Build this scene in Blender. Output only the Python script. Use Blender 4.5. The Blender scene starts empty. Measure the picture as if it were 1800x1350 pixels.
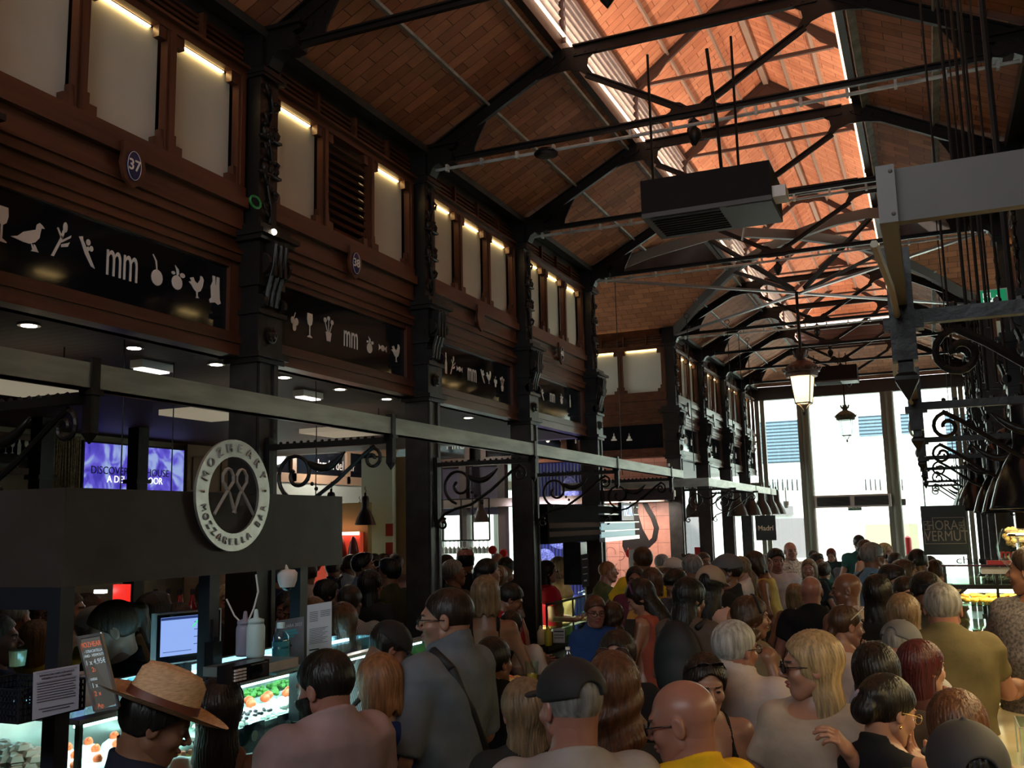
import bpy, math, random, os
import numpy as np
from math import pi, sin, cos, radians as rad, sqrt, atan2, hypot
from mathutils import Vector, Matrix
random.seed(7); RNG = np.random.default_rng(7)
SC = bpy.context.scene
COL = SC.collection
# ---------------------------------------------------------------- camera
F_PX = 1680.0; YAW, PITCH, ROLL = rad(23.3273), rad(8.407), rad(1.2956); EYE = (0.0, 0.0, 2.1)
_f = Vector((-sin(YAW)*cos(PITCH), cos(YAW)*cos(PITCH), sin(PITCH))); _r = Vector((cos(YAW), sin(YAW), 0)); _d = _f.cross(_r)
R2 = _r*cos(ROLL) + _d*sin(ROLL); D2 = -_r*sin(ROLL) + _d*cos(ROLL)
cam = bpy.data.objects.new('camera', bpy.data.cameras.new('camera')); COL.objects.link(cam)
m = Matrix((R2, -D2, -_f)).transposed().to_4x4(); m.translation = Vector(EYE); cam.matrix_world = m
cam.data.sensor_width = 36.0; cam.data.lens = 36.0*F_PX/1800.0; cam.data.clip_start = 0.05; cam.data.clip_end = 300
SC.camera = cam
def ray(x, y):                       # direction in the hall of a point of the photograph
    return _f + R2*((x-900)/F_PX) + D2*((y-675)/F_PX)
def at(x, y, ax, val):
    d = ray(x, y); t = (val-EYE[ax])/d[ax]; return Vector(EYE)+d*t
def atd(x, y, depth): return Vector(EYE)+ray(x, y)*depth
# ---------------------------------------------------------------- world, sun, exposure
W = bpy.data.worlds.new('daylight'); SC.world = W; W.use_nodes = True
bg = W.node_tree.nodes['Background']; bg.inputs[0].default_value = (0.86, 0.95, 1.0, 1); bg.inputs[1].default_value = 4.0
sun = bpy.data.lights.new('sun', 'SUN'); sun.energy = 7; sun.angle = rad(1.0); sun.color = (1.0, 0.94, 0.84)
so = bpy.data.objects.new('sun', sun); COL.objects.link(so); so.rotation_euler = (rad(48), 0, rad(-62)); so.location = (-12, -4, 20)
SC.view_settings.view_transform = 'Standard'; SC.view_settings.look = 'None'; SC.view_settings.gamma = 1.0
SC.view_settings.exposure = 1.15; SC.view_settings.use_curve_mapping = False
cy = SC.cycles
cy.max_bounces = 7; cy.diffuse_bounces = 4; cy.glossy_bounces = 3; cy.transmission_bounces = 6; cy.transparent_max_bounces = 10
cy.caustics_reflective = False; cy.caustics_refractive = False; cy.use_denoising = True; cy.sample_clamp_indirect = 6.0
cy.use_adaptive_sampling = True; cy.adaptive_threshold = 0.03
def area(name, loc, rot, sx, sy, power, color=(1, 1, 1), portal=False, spread=180):
    l = bpy.data.lights.new(name, 'AREA'); l.shape = 'RECTANGLE'; l.size = sx; l.size_y = sy; l.energy = power; l.color = color
    l.spread = rad(spread)
    if portal: l.cycles.is_portal = True
    o = bpy.data.objects.new(name, l); COL.objects.link(o); o.location = loc; o.rotation_euler = rot; return o
def spot(name, loc, power, color, ang=120, blend=0.6, size=0.04, rot=(0, 0, 0)):
    l = bpy.data.lights.new(name, 'SPOT'); l.energy = power; l.color = color; l.spot_size = rad(ang); l.spot_blend = blend; l.shadow_soft_size = size
    o = bpy.data.objects.new(name, l); COL.objects.link(o); o.location = loc; o.rotation_euler = rot; return o
def point(name, loc, power, color, size=0.05):
    l = bpy.data.lights.new(name, 'POINT'); l.energy = power; l.color = color; l.shadow_soft_size = size
    o = bpy.data.objects.new(name, l); COL.objects.link(o); o.location = loc; return o
# daylight enters through the glazed end of the hall and the louvred lantern: sampling portals for the sky
area('end_window_portal', (-1.4, 24.1, 2.6), (rad(-90), 0, 0), 5.2, 5.0, 1, portal=True)
area('lantern_portal_left', (-2.75, 11, 6.27), (0, rad(-90), 0), 0.6, 26, 1, portal=True)
area('lantern_portal_right', (-0.15, 11, 6.27), (0, rad(90), 0), 0.6, 26, 1, portal=True)
area('back_window_portal', (-1.4, -3.05, 4.6), (rad(90), 0, 0), 4.7, 1.2, 1, portal=True)
# ---------------------------------------------------------------- materials
MATS = {}
def srgb(r, g, b):
    f = lambda c: ((c/255+0.055)/1.055)**2.4 if c > 10 else c/255/12.92
    return (f(r), f(g), f(b))
def mat(name, color=(.5, .5, .5), rough=.5, metal=0.0, spec=.5, noise=0.0, scale=8.0, bump=0.0, emit=None, estr=0.0, trans=0.0, ior=1.45,
        stretch=(1, 1, 1), color2=None, alpha=1.0, sss=0.0, coat=0.0, detail=4):
    if name in MATS: return MATS[name]
    M = bpy.data.materials.new(name); M.use_nodes = True; nt = M.node_tree; b = nt.nodes['Principled BSDF']
    b.inputs['Base Color'].default_value = (*color, 1); b.inputs['Roughness'].default_value = rough; b.inputs['Metallic'].default_value = metal
    b.inputs['Specular IOR Level'].default_value = spec; b.inputs['IOR'].default_value = ior
    if trans: b.inputs['Transmission Weight'].default_value = trans
    if coat: b.inputs['Coat Weight'].default_value = coat; b.inputs['Coat Roughness'].default_value = .15
    if alpha < 1: b.inputs['Alpha'].default_value = alpha
    if emit: b.inputs['Emission Color'].default_value = (*emit, 1); b.inputs['Emission Strength'].default_value = estr
    if noise or bump or color2:
        tc = nt.nodes.new('ShaderNodeTexCoord'); mp = nt.nodes.new('ShaderNodeMapping'); mp.inputs['Scale'].default_value = stretch
        nz = nt.nodes.new('ShaderNodeTexNoise'); nz.inputs['Scale'].default_value = scale; nz.inputs['Detail'].default_value = detail
        nt.links.new(tc.outputs['Object'], mp.inputs[0]); nt.links.new(mp.outputs[0], nz.inputs['Vector'])
        if noise or color2:
            c2 = color2 or tuple(max(0, c*(1-noise)) for c in color)
            c1 = color if color2 else tuple(min(1, c*(1+noise)) for c in color)
            rp = nt.nodes.new('ShaderNodeValToRGB'); rp.color_ramp.elements[0].color = (*c2, 1); rp.color_ramp.elements[1].color = (*c1, 1)
            rp.color_ramp.elements[0].position = .35; rp.color_ramp.elements[1].position = .65
            nt.links.new(nz.outputs[0], rp.inputs[0]); nt.links.new(rp.outputs[0], b.inputs['Base Color'])
        if bump:
            bp = nt.nodes.new('ShaderNodeBump'); bp.inputs['Strength'].default_value = bump; bp.inputs['Distance'].default_value = .01
            nt.links.new(nz.outputs[0], bp.inputs['Height']); nt.links.new(bp.outputs[0], b.inputs['Normal'])
    MATS[name] = M; return M
def glass_mat(name, tint=(.9, 1, .97), gloss=.12, rough=.02):
    # thin pane: clear to light with a Fresnel reflection
    if name in MATS: return MATS[name]
    M = bpy.data.materials.new(name); M.use_nodes = True; nt = M.node_tree; nt.nodes.clear()
    o = nt.nodes.new('ShaderNodeOutputMaterial'); t = nt.nodes.new('ShaderNodeBsdfTransparent'); g = nt.nodes.new('ShaderNodeBsdfGlossy')
    mx = nt.nodes.new('ShaderNodeMixShader'); lw = nt.nodes.new('ShaderNodeLayerWeight'); lw.inputs[0].default_value = .5
    t.inputs[0].default_value = (*tint, 1); g.inputs['Roughness'].default_value = rough
    pw = nt.nodes.new('ShaderNodeMath'); pw.operation = 'POWER'; pw.inputs[1].default_value = 3.0; ad = nt.nodes.new('ShaderNodeMath'); ad.operation = 'MULTIPLY_ADD'; ad.inputs[1].default_value = .25+gloss; ad.inputs[2].default_value = .03+gloss*.2
    nt.links.new(lw.outputs['Facing'], pw.inputs[0]); nt.links.new(pw.outputs[0], ad.inputs[0]); nt.links.new(ad.outputs[0], mx.inputs[0]); nt.links.new(t.outputs[0], mx.inputs[1]); nt.links.new(g.outputs[0], mx.inputs[2]); nt.links.new(mx.outputs[0], o.inputs[0])
    MATS[name] = M; return M
def brick_mat(name, c1, c2, mortar, scale, bw, rh, msize=.006, rough=.75, bump=.5, use='UV', off=.5, vnoise=True):
    if name in MATS: return MATS[name]
    M = bpy.data.materials.new(name); M.use_nodes = True; nt = M.node_tree; b = nt.nodes['Principled BSDF']
    tc = nt.nodes.new('ShaderNodeTexCoord'); br = nt.nodes.new('ShaderNodeTexBrick')
    br.inputs['Color1'].default_value = (*c1, 1); br.inputs['Color2'].default_value = (*c2, 1); br.inputs['Mortar'].default_value = (*mortar, 1)
    br.inputs['Scale'].default_value = scale; br.inputs['Mortar Size'].default_value = msize; br.inputs['Brick Width'].default_value = bw; br.inputs['Row Height'].default_value = rh
    br.offset = off; br.inputs['Mortar Smooth'].default_value = .2; br.inputs['Bias'].default_value = 0
    nt.links.new(tc.outputs[use], br.inputs['Vector'])
    nz = nt.nodes.new('ShaderNodeTexNoise'); nz.inputs['Scale'].default_value = 9; nz.inputs['Detail'].default_value = 5
    nt.links.new(tc.outputs[use], nz.inputs['Vector'])
    mx = nt.nodes.new('ShaderNodeMix'); mx.data_type = 'RGBA'; mx.blend_type = 'MULTIPLY'; mx.inputs[0].default_value = .45
    nt.links.new(br.outputs[0], mx.inputs[6]); nt.links.new(nz.outputs[0], mx.inputs[7]); nt.links.new(mx.outputs[2], b.inputs['Base Color'])
    bp = nt.nodes.new('ShaderNodeBump'); bp.inputs['Strength'].default_value = bump; bp.inputs['Distance'].default_value = .006; bp.invert = True
    nt.links.new(br.outputs['Fac'], bp.inputs['Height']); nt.links.new(bp.outputs[0], b.inputs['Normal']); b.inputs['Roughness'].default_value = rough
    MATS[name] = M; return M
def stripe_mat(name, c1, c2, scale, axis='X', rough=.8, width=.5, dist=0.0, bump=0.0):
    if name in MATS: return MATS[name]
    M = bpy.data.materials.new(name); M.use_nodes = True; nt = M.node_tree; b = nt.nodes['Principled BSDF']
    tc = nt.nodes.new('ShaderNodeTexCoord'); w = nt.nodes.new('ShaderNodeTexWave'); w.bands_direction = axis; w.inputs['Scale'].default_value = scale
    w.inputs['Distortion'].default_value = dist; rp = nt.nodes.new('ShaderNodeValToRGB'); rp.color_ramp.interpolation = 'LINEAR'
    rp.color_ramp.elements[0].color = (*c1, 1); rp.color_ramp.elements[1].color = (*c2, 1); rp.color_ramp.elements[0].position = width-.08; rp.color_ramp.elements[1].position = width+.08
    nt.links.new(tc.outputs['Object'], w.inputs['Vector']); nt.links.new(w.outputs['Fac'], rp.inputs[0]); nt.links.new(rp.outputs[0], b.inputs['Base Color'])
    if bump:
        bp = nt.nodes.new('ShaderNodeBump'); bp.inputs['Strength'].default_value = bump; bp.inputs['Distance'].default_value = .01
        nt.links.new(w.outputs['Fac'], bp.inputs['Height']); nt.links.new(bp.outputs[0], b.inputs['Normal'])
    b.inputs['Roughness'].default_value = rough; MATS[name] = M; return M
def hair_mat(name, c, c2=None, scale=60, rough=.42):
    # strands run down the head: noise stretched along z, with matching bump
    if name in MATS: return MATS[name]
    c2 = c2 or tuple(x*.45 for x in c)
    M = mat(name, c, rough, spec=.4, color2=c2, scale=scale, bump=.7, stretch=(1, 1, .09), detail=3); return M
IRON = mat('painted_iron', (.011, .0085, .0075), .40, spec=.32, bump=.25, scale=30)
IRON_LIT = mat('brown_lit_iron', (.05, .027, .022), .5, bump=.2, scale=30)  # lit copy of the iron: the lantern's glow is put into a browner colour
STEEL = mat('brushed_grey_steel', (.30, .29, .26), .38, metal=.75, noise=.22, scale=5, stretch=(1, .5, 3), bump=.05)
DKSTEEL = mat('dark_weathered_steel', (.055, .044, .038), .5, metal=.3, color2=(.033, .022, .016), scale=3.2, bump=.1, detail=8)
GALV = mat('galvanised_purlin', (.42, .44, .42), .45, metal=.3, noise=.3, scale=7)
WOOD = mat('varnished_oak', (.115, .040, .019), .34, spec=.45, color2=(.055, .018, .008), scale=9, stretch=(1, .12, 1.6), bump=.12, detail=8)
WOOD_V = mat('varnished_oak_upright', (.11, .038, .018), .34, spec=.45, color2=(.05, .017, .008), scale=9, stretch=(1.5, 1.5, .12), bump=.12, detail=8)
PANE = mat('frosted_pane', (.60, .625, .57), .55, color2=(.51, .535, .49), scale=1.6, stretch=(1, 1, .5))
LED = mat('warm_led', (1, .8, .4), .5, emit=(1.0, .66, .26), estr=9.0)
BLKGLASS = mat('black_glass', (.006, .008, .012), .07, spec=.6)
WHITE = mat('white_vinyl', (.75, .72, .70), .5)
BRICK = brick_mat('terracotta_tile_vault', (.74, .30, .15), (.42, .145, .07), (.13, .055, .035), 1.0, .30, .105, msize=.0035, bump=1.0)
BRICK_L = brick_mat('terracotta_tile_lantern', (.82, .37, .22), (.64, .25, .14), (.30, .10, .05), 1.0, .30, .105, msize=.0035, bump=1.0)  # lighter copy of the vault tile; the lantern's brightness is in its colour
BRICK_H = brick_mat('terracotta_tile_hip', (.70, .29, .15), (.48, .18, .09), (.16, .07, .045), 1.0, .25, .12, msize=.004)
PLANK = stripe_mat('stained_ceiling_planks', (.022, .013, .010), (.055, .030, .022), 4.2, 'Y', rough=.6, width=.12)
DARK = mat('matt_black', (.012, .012, .013), .6)
BLACKM = mat('black_enamel', (.008, .008, .01), .22, spec=.6)
CHROME = mat('chrome', (.7, .72, .74), .12, metal=1.0)
GLASS = glass_mat('clear_glass')
GLASSG = glass_mat('green_edge_glass', (.78, .95, .9), .2)
# ---------------------------------------------------------------- mesh building
class MB:
    def __init__(s): s.v = []; s.f = []; s.uv = None
    def add(s, vs, fs):
        n = len(s.v); s.v.extend([tuple(p) for p in vs]); s.f.extend([tuple(i+n for i in f) for f in fs]); return s
    def box(s, x0, x1, y0, y1, z0, z1):
        return s.add([(x0, y0, z0), (x1, y0, z0), (x1, y1, z0), (x0, y1, z0), (x0, y0, z1), (x1, y0, z1), (x1, y1, z1), (x0, y1, z1)],
                     [(0, 3, 2, 1), (4, 5, 6, 7), (0, 1, 5, 4), (1, 2, 6, 5), (2, 3, 7, 6), (3, 0, 4, 7)])
    def bar(s, p0, p1, w, h, up=(0, 0, 1)):
        p0 = Vector(p0); p1 = Vector(p1); d = (p1-p0).normalized(); u = Vector(up)
        if abs(d.dot(u)) > .98: u = Vector((0, 1, 0))
        a = d.cross(u).normalized(); b = a.cross(d).normalized(); vs = []
        for p in (p0, p1):
            for i, j in ((-1, -1), (1, -1), (1, 1), (-1, 1)): vs.append(p+a*(i*w/2)+b*(j*h/2))
        return s.add(vs, [(0, 1, 2, 3), (7, 6, 5, 4), (0, 4, 5, 1), (1, 5, 6, 2), (2, 6, 7, 3), (3, 7, 4, 0)])
    def tube(s, pts, r, n=8, closed=False, taper=None):
        P = [Vector(p) for p in pts]; m_ = len(P); vs = []; a = None
        for i, p in enumerate(P):
            if closed: t = (P[(i+1) % m_]-P[i-1])
            else: t = P[min(i+1, m_-1)]-P[max(i-1, 0)]
            t = t.normalized() if t.length > 1e-9 else Vector((0, 0, 1))
            if a is None:
                a = t.cross(Vector((0, 0, 1)))
                if a.length < .1: a = t.cross(Vector((1, 0, 0)))
            a = (a-t*a.dot(t)).normalized(); b = t.cross(a); rr = r if taper is None else r*taper[i]
            for k in range(n):
                th = 2*pi*k/n; vs.append(p+a*(cos(th)*rr)+b*(sin(th)*rr))
        fs = []
        for i in range(m_ if closed else m_-1):
            j = (i+1) % m_
            for k in range(n): fs.append((i*n+k, i*n+(k+1) % n, j*n+(k+1) % n, j*n+k))
        if not closed: fs.append(tuple(range(n))[::-1]); fs.append(tuple((m_-1)*n+k for k in range(n)))
        return s.add(vs, fs)
    def lathe(s, prof, c=(0, 0, 0), n=20, sx=1, sy=1, rot=0, axis='z', cap=True):
        vs = []; c = Vector(c)
        for r, z in prof:
            for k in range(n):
                th = 2*pi*k/n+rot; p = (r*cos(th)*sx, r*sin(th)*sy, z)
                if axis == 'x': p = (p[2], p[0], p[1])
                if axis == 'y': p = (p[0], p[2], p[1])
                vs.append(c+Vector(p))
        fs = []; m_ = len(prof)
        for i in range(m_-1):
            for k in range(n): fs.append((i*n+k, i*n+(k+1) % n, (i+1)*n+(k+1) % n, (i+1)*n+k))
        if cap: fs.append(tuple(range(n))[::-1]); fs.append(tuple((m_-1)*n+k for k in range(n)))
        return s.add(vs, fs)
    def ball(s, c, r, n=10, m_=6, sx=1, sy=1, sz=1):
        return s.lathe([(max(1e-4, r*sin(pi*i/m_)), -r*cos(pi*i/m_)*sz) for i in range(m_+1)], c, n, sx, sy)
    def prism(s, poly, o, u, v, th):
        """flat outline poly [(a,b)] in the plane o + a u + b v, with thickness th along u x v"""
        o = Vector(o); u = Vector(u); v = Vector(v); w = u.cross(v).normalized()*th; n = len(poly)
        vs = [o+u*a+v*b for a, b in poly]+[o+u*a+v*b+w for a, b in poly]
        return s.add(vs, [tuple(range(n))[::-1], tuple(range(n, 2*n))]+[(i, (i+1) % n, n+(i+1) % n, n+i) for i in range(n)])
    def quad(s, a, b, c, d): return s.add([a, b, c, d], [(0, 1, 2, 3)])
    def rot_z(s, ang, c=(0, 0, 0)):
        ca, sa = cos(ang), sin(ang); s.v = [(c[0]+(x-c[0])*ca-(y-c[1])*sa, c[1]+(x-c[0])*sa+(y-c[1])*ca, z) for x, y, z in s.v]; return s
ORG = {}
def mesh_obj(name, mb, m_, org=(0, 0, 0), smooth=False):
    me = bpy.data.meshes.new(name); ox, oy, oz = org
    me.from_pydata([(x-ox, y-oy, z-oz) for x, y, z in mb.v], [], mb.f); me.materials.append(m_)
    if smooth: me.shade_smooth()
    if mb.uv:
        ul = me.uv_layers.new(name='UVMap')
        for i, l in enumerate(me.loops): ul.data[i].uv = mb.uv[l.vertex_index]
    me.update(); o = bpy.data.objects.new(name, me); COL.objects.link(o); return o
def tag(o, label=None, cat=None, group=None, kind=None):
    if label: o['label'] = label
    if cat: o['category'] = cat
    if group: o['group'] = group
    if kind: o['kind'] = kind
    return o
def thing(name, label, cat, loc, group=None, kind=None):
    o = bpy.data.objects.new(name, None); COL.objects.link(o); o.location = loc; o.empty_display_size = .05; ORG[o.name] = Vector(loc); return tag(o, label, cat, group, kind)
def part(par, name, mb, m_, label=None, smooth=False):
    org = ORG[par.name]; o = mesh_obj(name, mb, m_, org, smooth); o.parent = par; ORG[o.name] = org
    if label: o['label'] = label
    return o
def solo(name, label, cat, mb, m_, group=None, kind=None, smooth=False):
    xs = [p[0] for p in mb.v]; ys = [p[1] for p in mb.v]; zs = [p[2] for p in mb.v]
    org = Vector(((min(xs)+max(xs))/2, (min(ys)+max(ys))/2, min(zs)))
    o = mesh_obj(name, mb, m_, org, smooth); o.location = org; ORG[o.name] = org; return tag(o, label, cat, group, kind)
def struct(name, mb, m_, label=None, smooth=False):
    return tag(solo(name, None, None, mb, m_, smooth=smooth), label, None, None, 'structure')
def dup(root, loc, label=None, group=None):
    r = root.copy(); COL.objects.link(r); r.location = loc; ORG[r.name] = Vector(loc)
    if label: r['label'] = label
    if group: r['group'] = group
    for ch in list(root.children):
        c = ch.copy(); COL.objects.link(c); c.parent = r; ORG[c.name] = Vector(loc)
        for g in list(ch.children):
            d = g.copy(); COL.objects.link(d); d.parent = c
    return r
def text_mb(s, size, o, u, v, th=.004, align='CENTER', sx=1.0, bold=0.0, spacing=1.0):
    """lettering laid in the plane o + a u + b v"""
    cu = bpy.data.curves.new('lettering', 'FONT'); cu.body = s; cu.size = size; cu.align_x = align; cu.align_y = 'CENTER'; cu.resolution_u = 3; cu.offset = bold; cu.space_character = spacing
    ob = bpy.data.objects.new('lettering', cu); COL.objects.link(ob)
    dg = bpy.context.evaluated_depsgraph_get(); me = bpy.data.meshes.new_from_object(ob.evaluated_get(dg))
    o = Vector(o); u = Vector(u); v = Vector(v); w = u.cross(v).normalized()*th; mb = MB()
    vs = [p.co.copy() for p in me.vertices]; fs = [tuple(p.vertices) for p in me.polygons]; n = len(vs)
    mb.add([o+u*(p.x*sx)+v*p.y+w for p in vs], fs)
    from collections import Counter
    ec = Counter(); 
    for f in fs:
        for i in range(len(f)): ec[(f[i], f[(i+1) % len(f)])] += 1
    side = [(a, b) for (a, b) in ec if (b, a) not in ec]
    mb.add([o+u*(p.x*sx)+v*p.y for p in vs]+[o+u*(p.x*sx)+v*p.y+w for p in vs], [(a, b, b+n, a+n) for a, b in side])
    bpy.data.objects.remove(ob); bpy.data.meshes.remove(me); bpy.data.curves.remove(cu); return mb
ORD = ['first', 'second', 'third', 'fourth', 'fifth', 'sixth', 'seventh', 'eighth', 'ninth', 'tenth', 'eleventh', 'twelfth', 'thirteenth', 'fourteenth']
# ================================================================ the hall
UPLIGHT = 60.0
XL, XR = -3.8, 0.95; XC = (XL+XR)/2; HW = 2.325
YCOL = [0.43, 2.6, 4.76, 6.93, 9.1, 11.25, 15.5, 17.65, 19.8, 21.95]; YEND = 23.9; YBACK = -3.0
ZE, ZN, ZK, ZR = 5.33, 5.97, 6.56, 7.37; HN = 1.075          # eave, lantern foot, lantern eave, ridge; lantern half width
def mx(x): return 2*XC-x
# floor
mb = MB(); mb.box(-12, 7, YBACK, 24.2, -.1, 0)
FLOORM = brick_mat('grey_stone_floor', (.34, .33, .31), (.26, .25, .24), (.12, .12, .12), 1.0, .8, .4, msize=.004, rough=.28, bump=.1, use='Object', off=.5)
struct('floor', mb, FLOORM)
# tiled roof slopes: one slab per slope, uv in metres along the slope
def slab(name, pts, m_, th=.08, udir=None):
    P = [Vector(p) for p in pts]; n = (P[1]-P[0]).cross(P[2]-P[0]).normalized()
    if n.z < 0: n = -n
    u = Vector(udir).normalized(); v = n.cross(u).normalized(); mb = MB(); k = len(P)
    mb.add(P+[p+n*th for p in P], [tuple(range(k)), tuple(range(k, 2*k))[::-1]]+[(i, (i+1) % k, k+(i+1) % k, k+i) for i in range(k)])
    mb.uv = [(p.dot(u), p.dot(v)) for p in [Vector(q) for q in mb.v]]
    return struct(name, mb, m_)
for s, side in ((-1, 'left'), (1, 'right')):
    e, n_ = XC+s*HW, XC+s*HN; sl = (n_-e, 0, ZN-ZE)
    slab('ceiling_%s_near' % side, [(e, YBACK, ZE), (n_, YBACK, ZN), (n_, 12.5, ZN), (e, 11.25, ZE)], BRICK, udir=sl)
    slab('ceiling_%s_far' % side, [(e, 15.5, ZE), (n_, 14.25, ZN), (n_, 22.65, ZN), (e, YEND, ZE)], BRICK, udir=sl)
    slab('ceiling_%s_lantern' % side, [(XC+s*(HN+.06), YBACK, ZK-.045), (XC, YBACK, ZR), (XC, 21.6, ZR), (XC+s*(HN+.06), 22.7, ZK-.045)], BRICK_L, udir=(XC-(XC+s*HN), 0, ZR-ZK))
    xo = -9.5 if s < 0 else 6.0
    slab('ceiling_%s_wing_near' % side, [(xo, 11.25, ZE), (e, 11.25, ZE), (n_, 12.5, ZN), (xo, 12.5, ZN)], BRICK_H, udir=(1, 0, 0))
    slab('ceiling_%s_wing_far' % side, [(xo, 15.5, ZE), (e, 15.5, ZE), (n_, 14.25, ZN), (xo, 14.25, ZN)], BRICK_H, udir=(1, 0, 0))
    slab('ceiling_%s_wing_top_near' % side, [(xo, 12.45, ZK), (n_, 12.45, ZK), (n_, 13.375, ZR-.1), (xo, 13.375, ZR-.1)], BRICK_H, udir=(1, 0, 0))
    slab('ceiling_%s_wing_top_far' % side, [(xo, 14.3, ZK), (n_, 14.3, ZK), (n_, 13.375, ZR-.1), (xo, 13.375, ZR-.1)], BRICK_H, udir=(1, 0, 0))
slab('ceiling_end_hip', [(XL+.05, YEND, ZE), (XR-.05, YEND, ZE), (XC+HN, 22.65, ZN), (XC-HN, 22.65, ZN)], BRICK_H, udir=(1, 0, 0))
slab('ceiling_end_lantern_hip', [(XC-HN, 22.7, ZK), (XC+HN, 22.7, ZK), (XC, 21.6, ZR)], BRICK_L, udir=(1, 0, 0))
# outer roofs over the side aisles close the hall against the sky
mb = MB(); mb.box(-9.6, XL-.03, YBACK, 11.2, 5.5, 5.6); mb.box(-9.6, XL-.03, 15.55, 24, 5.5, 5.6); struct('trim_1', mb, DARK)
mb = MB(); mb.box(XR+.03, 6.1, YBACK, 11.2, 5.5, 5.6); mb.box(XR+.03, 6.1, 15.55, 24, 5.5, 5.6); struct('trim_2', mb, DARK)
# purlins and eave beams
for s, side in ((-1, 'left'), (1, 'right')):
    def sp(t, dz=-.02): return (XC+s*(HW-(HW-HN)*t), ZE+(ZN-ZE)*t+dz)
    for nm, t, w, m_ in (('mid', .47, .07, GALV), ('upper', .93, .075, GALV)):
        x, z = sp(t); mb = MB()
        for y0, y1 in ((YBACK, 11.25+(HW-HN)*t), (15.5-(HW-HN)*t, YEND-(HW-HN)*t)):
            mb.bar((x, y0, z), (x, y1, z), w, .02, up=(-s*(ZN-ZE), 0, (HW-HN)))
        tag(solo('roof_purlin', 'flat galvanised %s purlin strip along the %s tiled roof slope' % (nm, side), 'roof beam', mb, m_), kind='thing')
    x, z = sp(.0, 0); mb = MB()
    for y0, y1 in ((YBACK, 11.2), (15.55, YEND)):
        mb.bar((x+s*.02, y0, z-.03), (x+s*.02, y1, z-.03), .17, .05, up=(-s*.3, 0, 1)); mb.box(min(x+s*.12, x+s*.17), max(x+s*.12, x+s*.17), y0, y1, z-.16, z+.03)
    tag(solo('eave_gutter', 'dark zinc gutter at the foot of the %s tiled slope' % side, 'gutter', mb, mat('dark_zinc', (.06, .055, .05), .45, metal=.4, noise=.3, scale=6)), kind='thing')
    # lantern foot: sill beam, louvres, posts, lit upper edge
    xn = XC+s*HN; mb = MB(); mb.box(xn-.03, xn+.03, YBACK, 22.65, ZN-.04, ZN+.07); mb.box(xn-s*.02-.05, xn-s*.02+.05, YBACK, 22.65, ZK-.05, ZK); mb.box(xn+s*.09-.03, xn+s*.09+.03, YBACK, 22.65, ZN-.02, ZN+.03)
    tag(solo('lantern_sill', 'dark iron sill beam under the louvres of the %s side of the roof lantern' % side, 'roof beam', mb, IRON_LIT), kind='thing')
for s, side in ((-1, 'left'), (1, 'right')):
    for k, f_ in enumerate((.36, .72)):
        x, z = XC+s*(HN-HN*f_), ZK+(ZR-ZK)*f_-.015; mb = MB(); mb.bar((x, YBACK, z), (x, 22.7-1.1*f_, z), .05, .02, up=(-s*(ZR-ZK), 0, HN)); tag(solo('lantern_purlin', '%s grey purlin strip on the %s slope of the lantern ceiling' % (('lower', 'upper')[k], side), 'roof beam', mb, mat('lantern_purlin_grey', (.28, .22, .19), .5)), kind='thing')
    x0 = XL-.14 if s < 0 else XR-.02
    mb = MB(); mb.box(x0, x0+.16, YBACK, 11.2, 5.36, 5.6); mb.box(x0, x0+.16, 15.55, YEND, 5.36, 5.6); struct('trim_%d' % (6 if s < 0 else 7), mb, DARK)
mb = MB(); mb.box(XC-.03, XC+.03, YBACK, 21.6, ZR-.08, ZR-.02); tag(solo('ridge_beam', 'grey ridge beam of the lantern ceiling', 'roof beam', mb, MATS['lantern_purlin_grey']), kind='thing')
# added tubes and area lights along both lantern sills brighten its ceiling
UPL = mat('added_tube', (1, .8, .6), .5, emit=(1.0, .62, .40), estr=1.6)
for s, side in ((-1, 'left'), (1, 'right')):
    x = XC+s*(HN-.05); mb = MB(); mb.box(x-.012, x+.012, YBACK, 22.5, ZN+.075, ZN+.09); area('added_wash_'+side, (x-s*.03, 10.5, ZN+.11), (0, rad(180-s*30), 0), .05, 24, UPLIGHT, (1, .72, .50), spread=150); o_ = tag(solo('added_tube', 'slim warm light tube added along the %s sill of the roof lantern' % side, 'light tube', mb, UPL), kind='thing')
LOUVM = mat('pale_zinc_louvre', (.33, .29, .28), .5, noise=.12, scale=12)
def louvre(name, label, p0, p1, out, z0, z1, n=6, w=.10, m_=None, cat='louvre'):
    mb = MB(); out = Vector(out)
    for k in range(n):
        z = z0+(k+.5)*(z1-z0)/n; a = Vector(p0); b = Vector(p1); a.z = b.z = z
        mb.bar(a, b, w, .008, up=out*.62+Vector((0, 0, .78)))
    return tag(solo(name, label, cat, mb, m_ or LOUVM), kind='thing')
YB = [-1.7]+YCOL[:6]
for s, side in ((-1, 'left'), (1, 'right')):
    xn = XC+s*HN
    segs = [(YB[i], YB[i+1]) for i in range(len(YB)-1)]+[(11.25, 12.5), (14.25, 15.5), (15.5, 17.65), (17.65, 19.8), (19.8, 21.95), (21.95, 22.6)]
    for i, (y0, y1) in enumerate(segs):
        louvre('lantern_louvre', 'pale slatted louvre panel in the %s side of the roof lantern, %s from the camera' % (side, ORD[i]), (xn, y0+.05, 0), (xn, y1-.05, 0), (s, 0, 0), ZN+.07, ZK-.04)
    louvre('lantern_louvre', 'dark louvre closing the %s side of the lantern over the crossing' % side, (xn, 12.55, 0), (xn, 14.2, 0), (s, 0, 0), ZN, ZK-.1, 5, m_=IRON_LIT)
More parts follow.
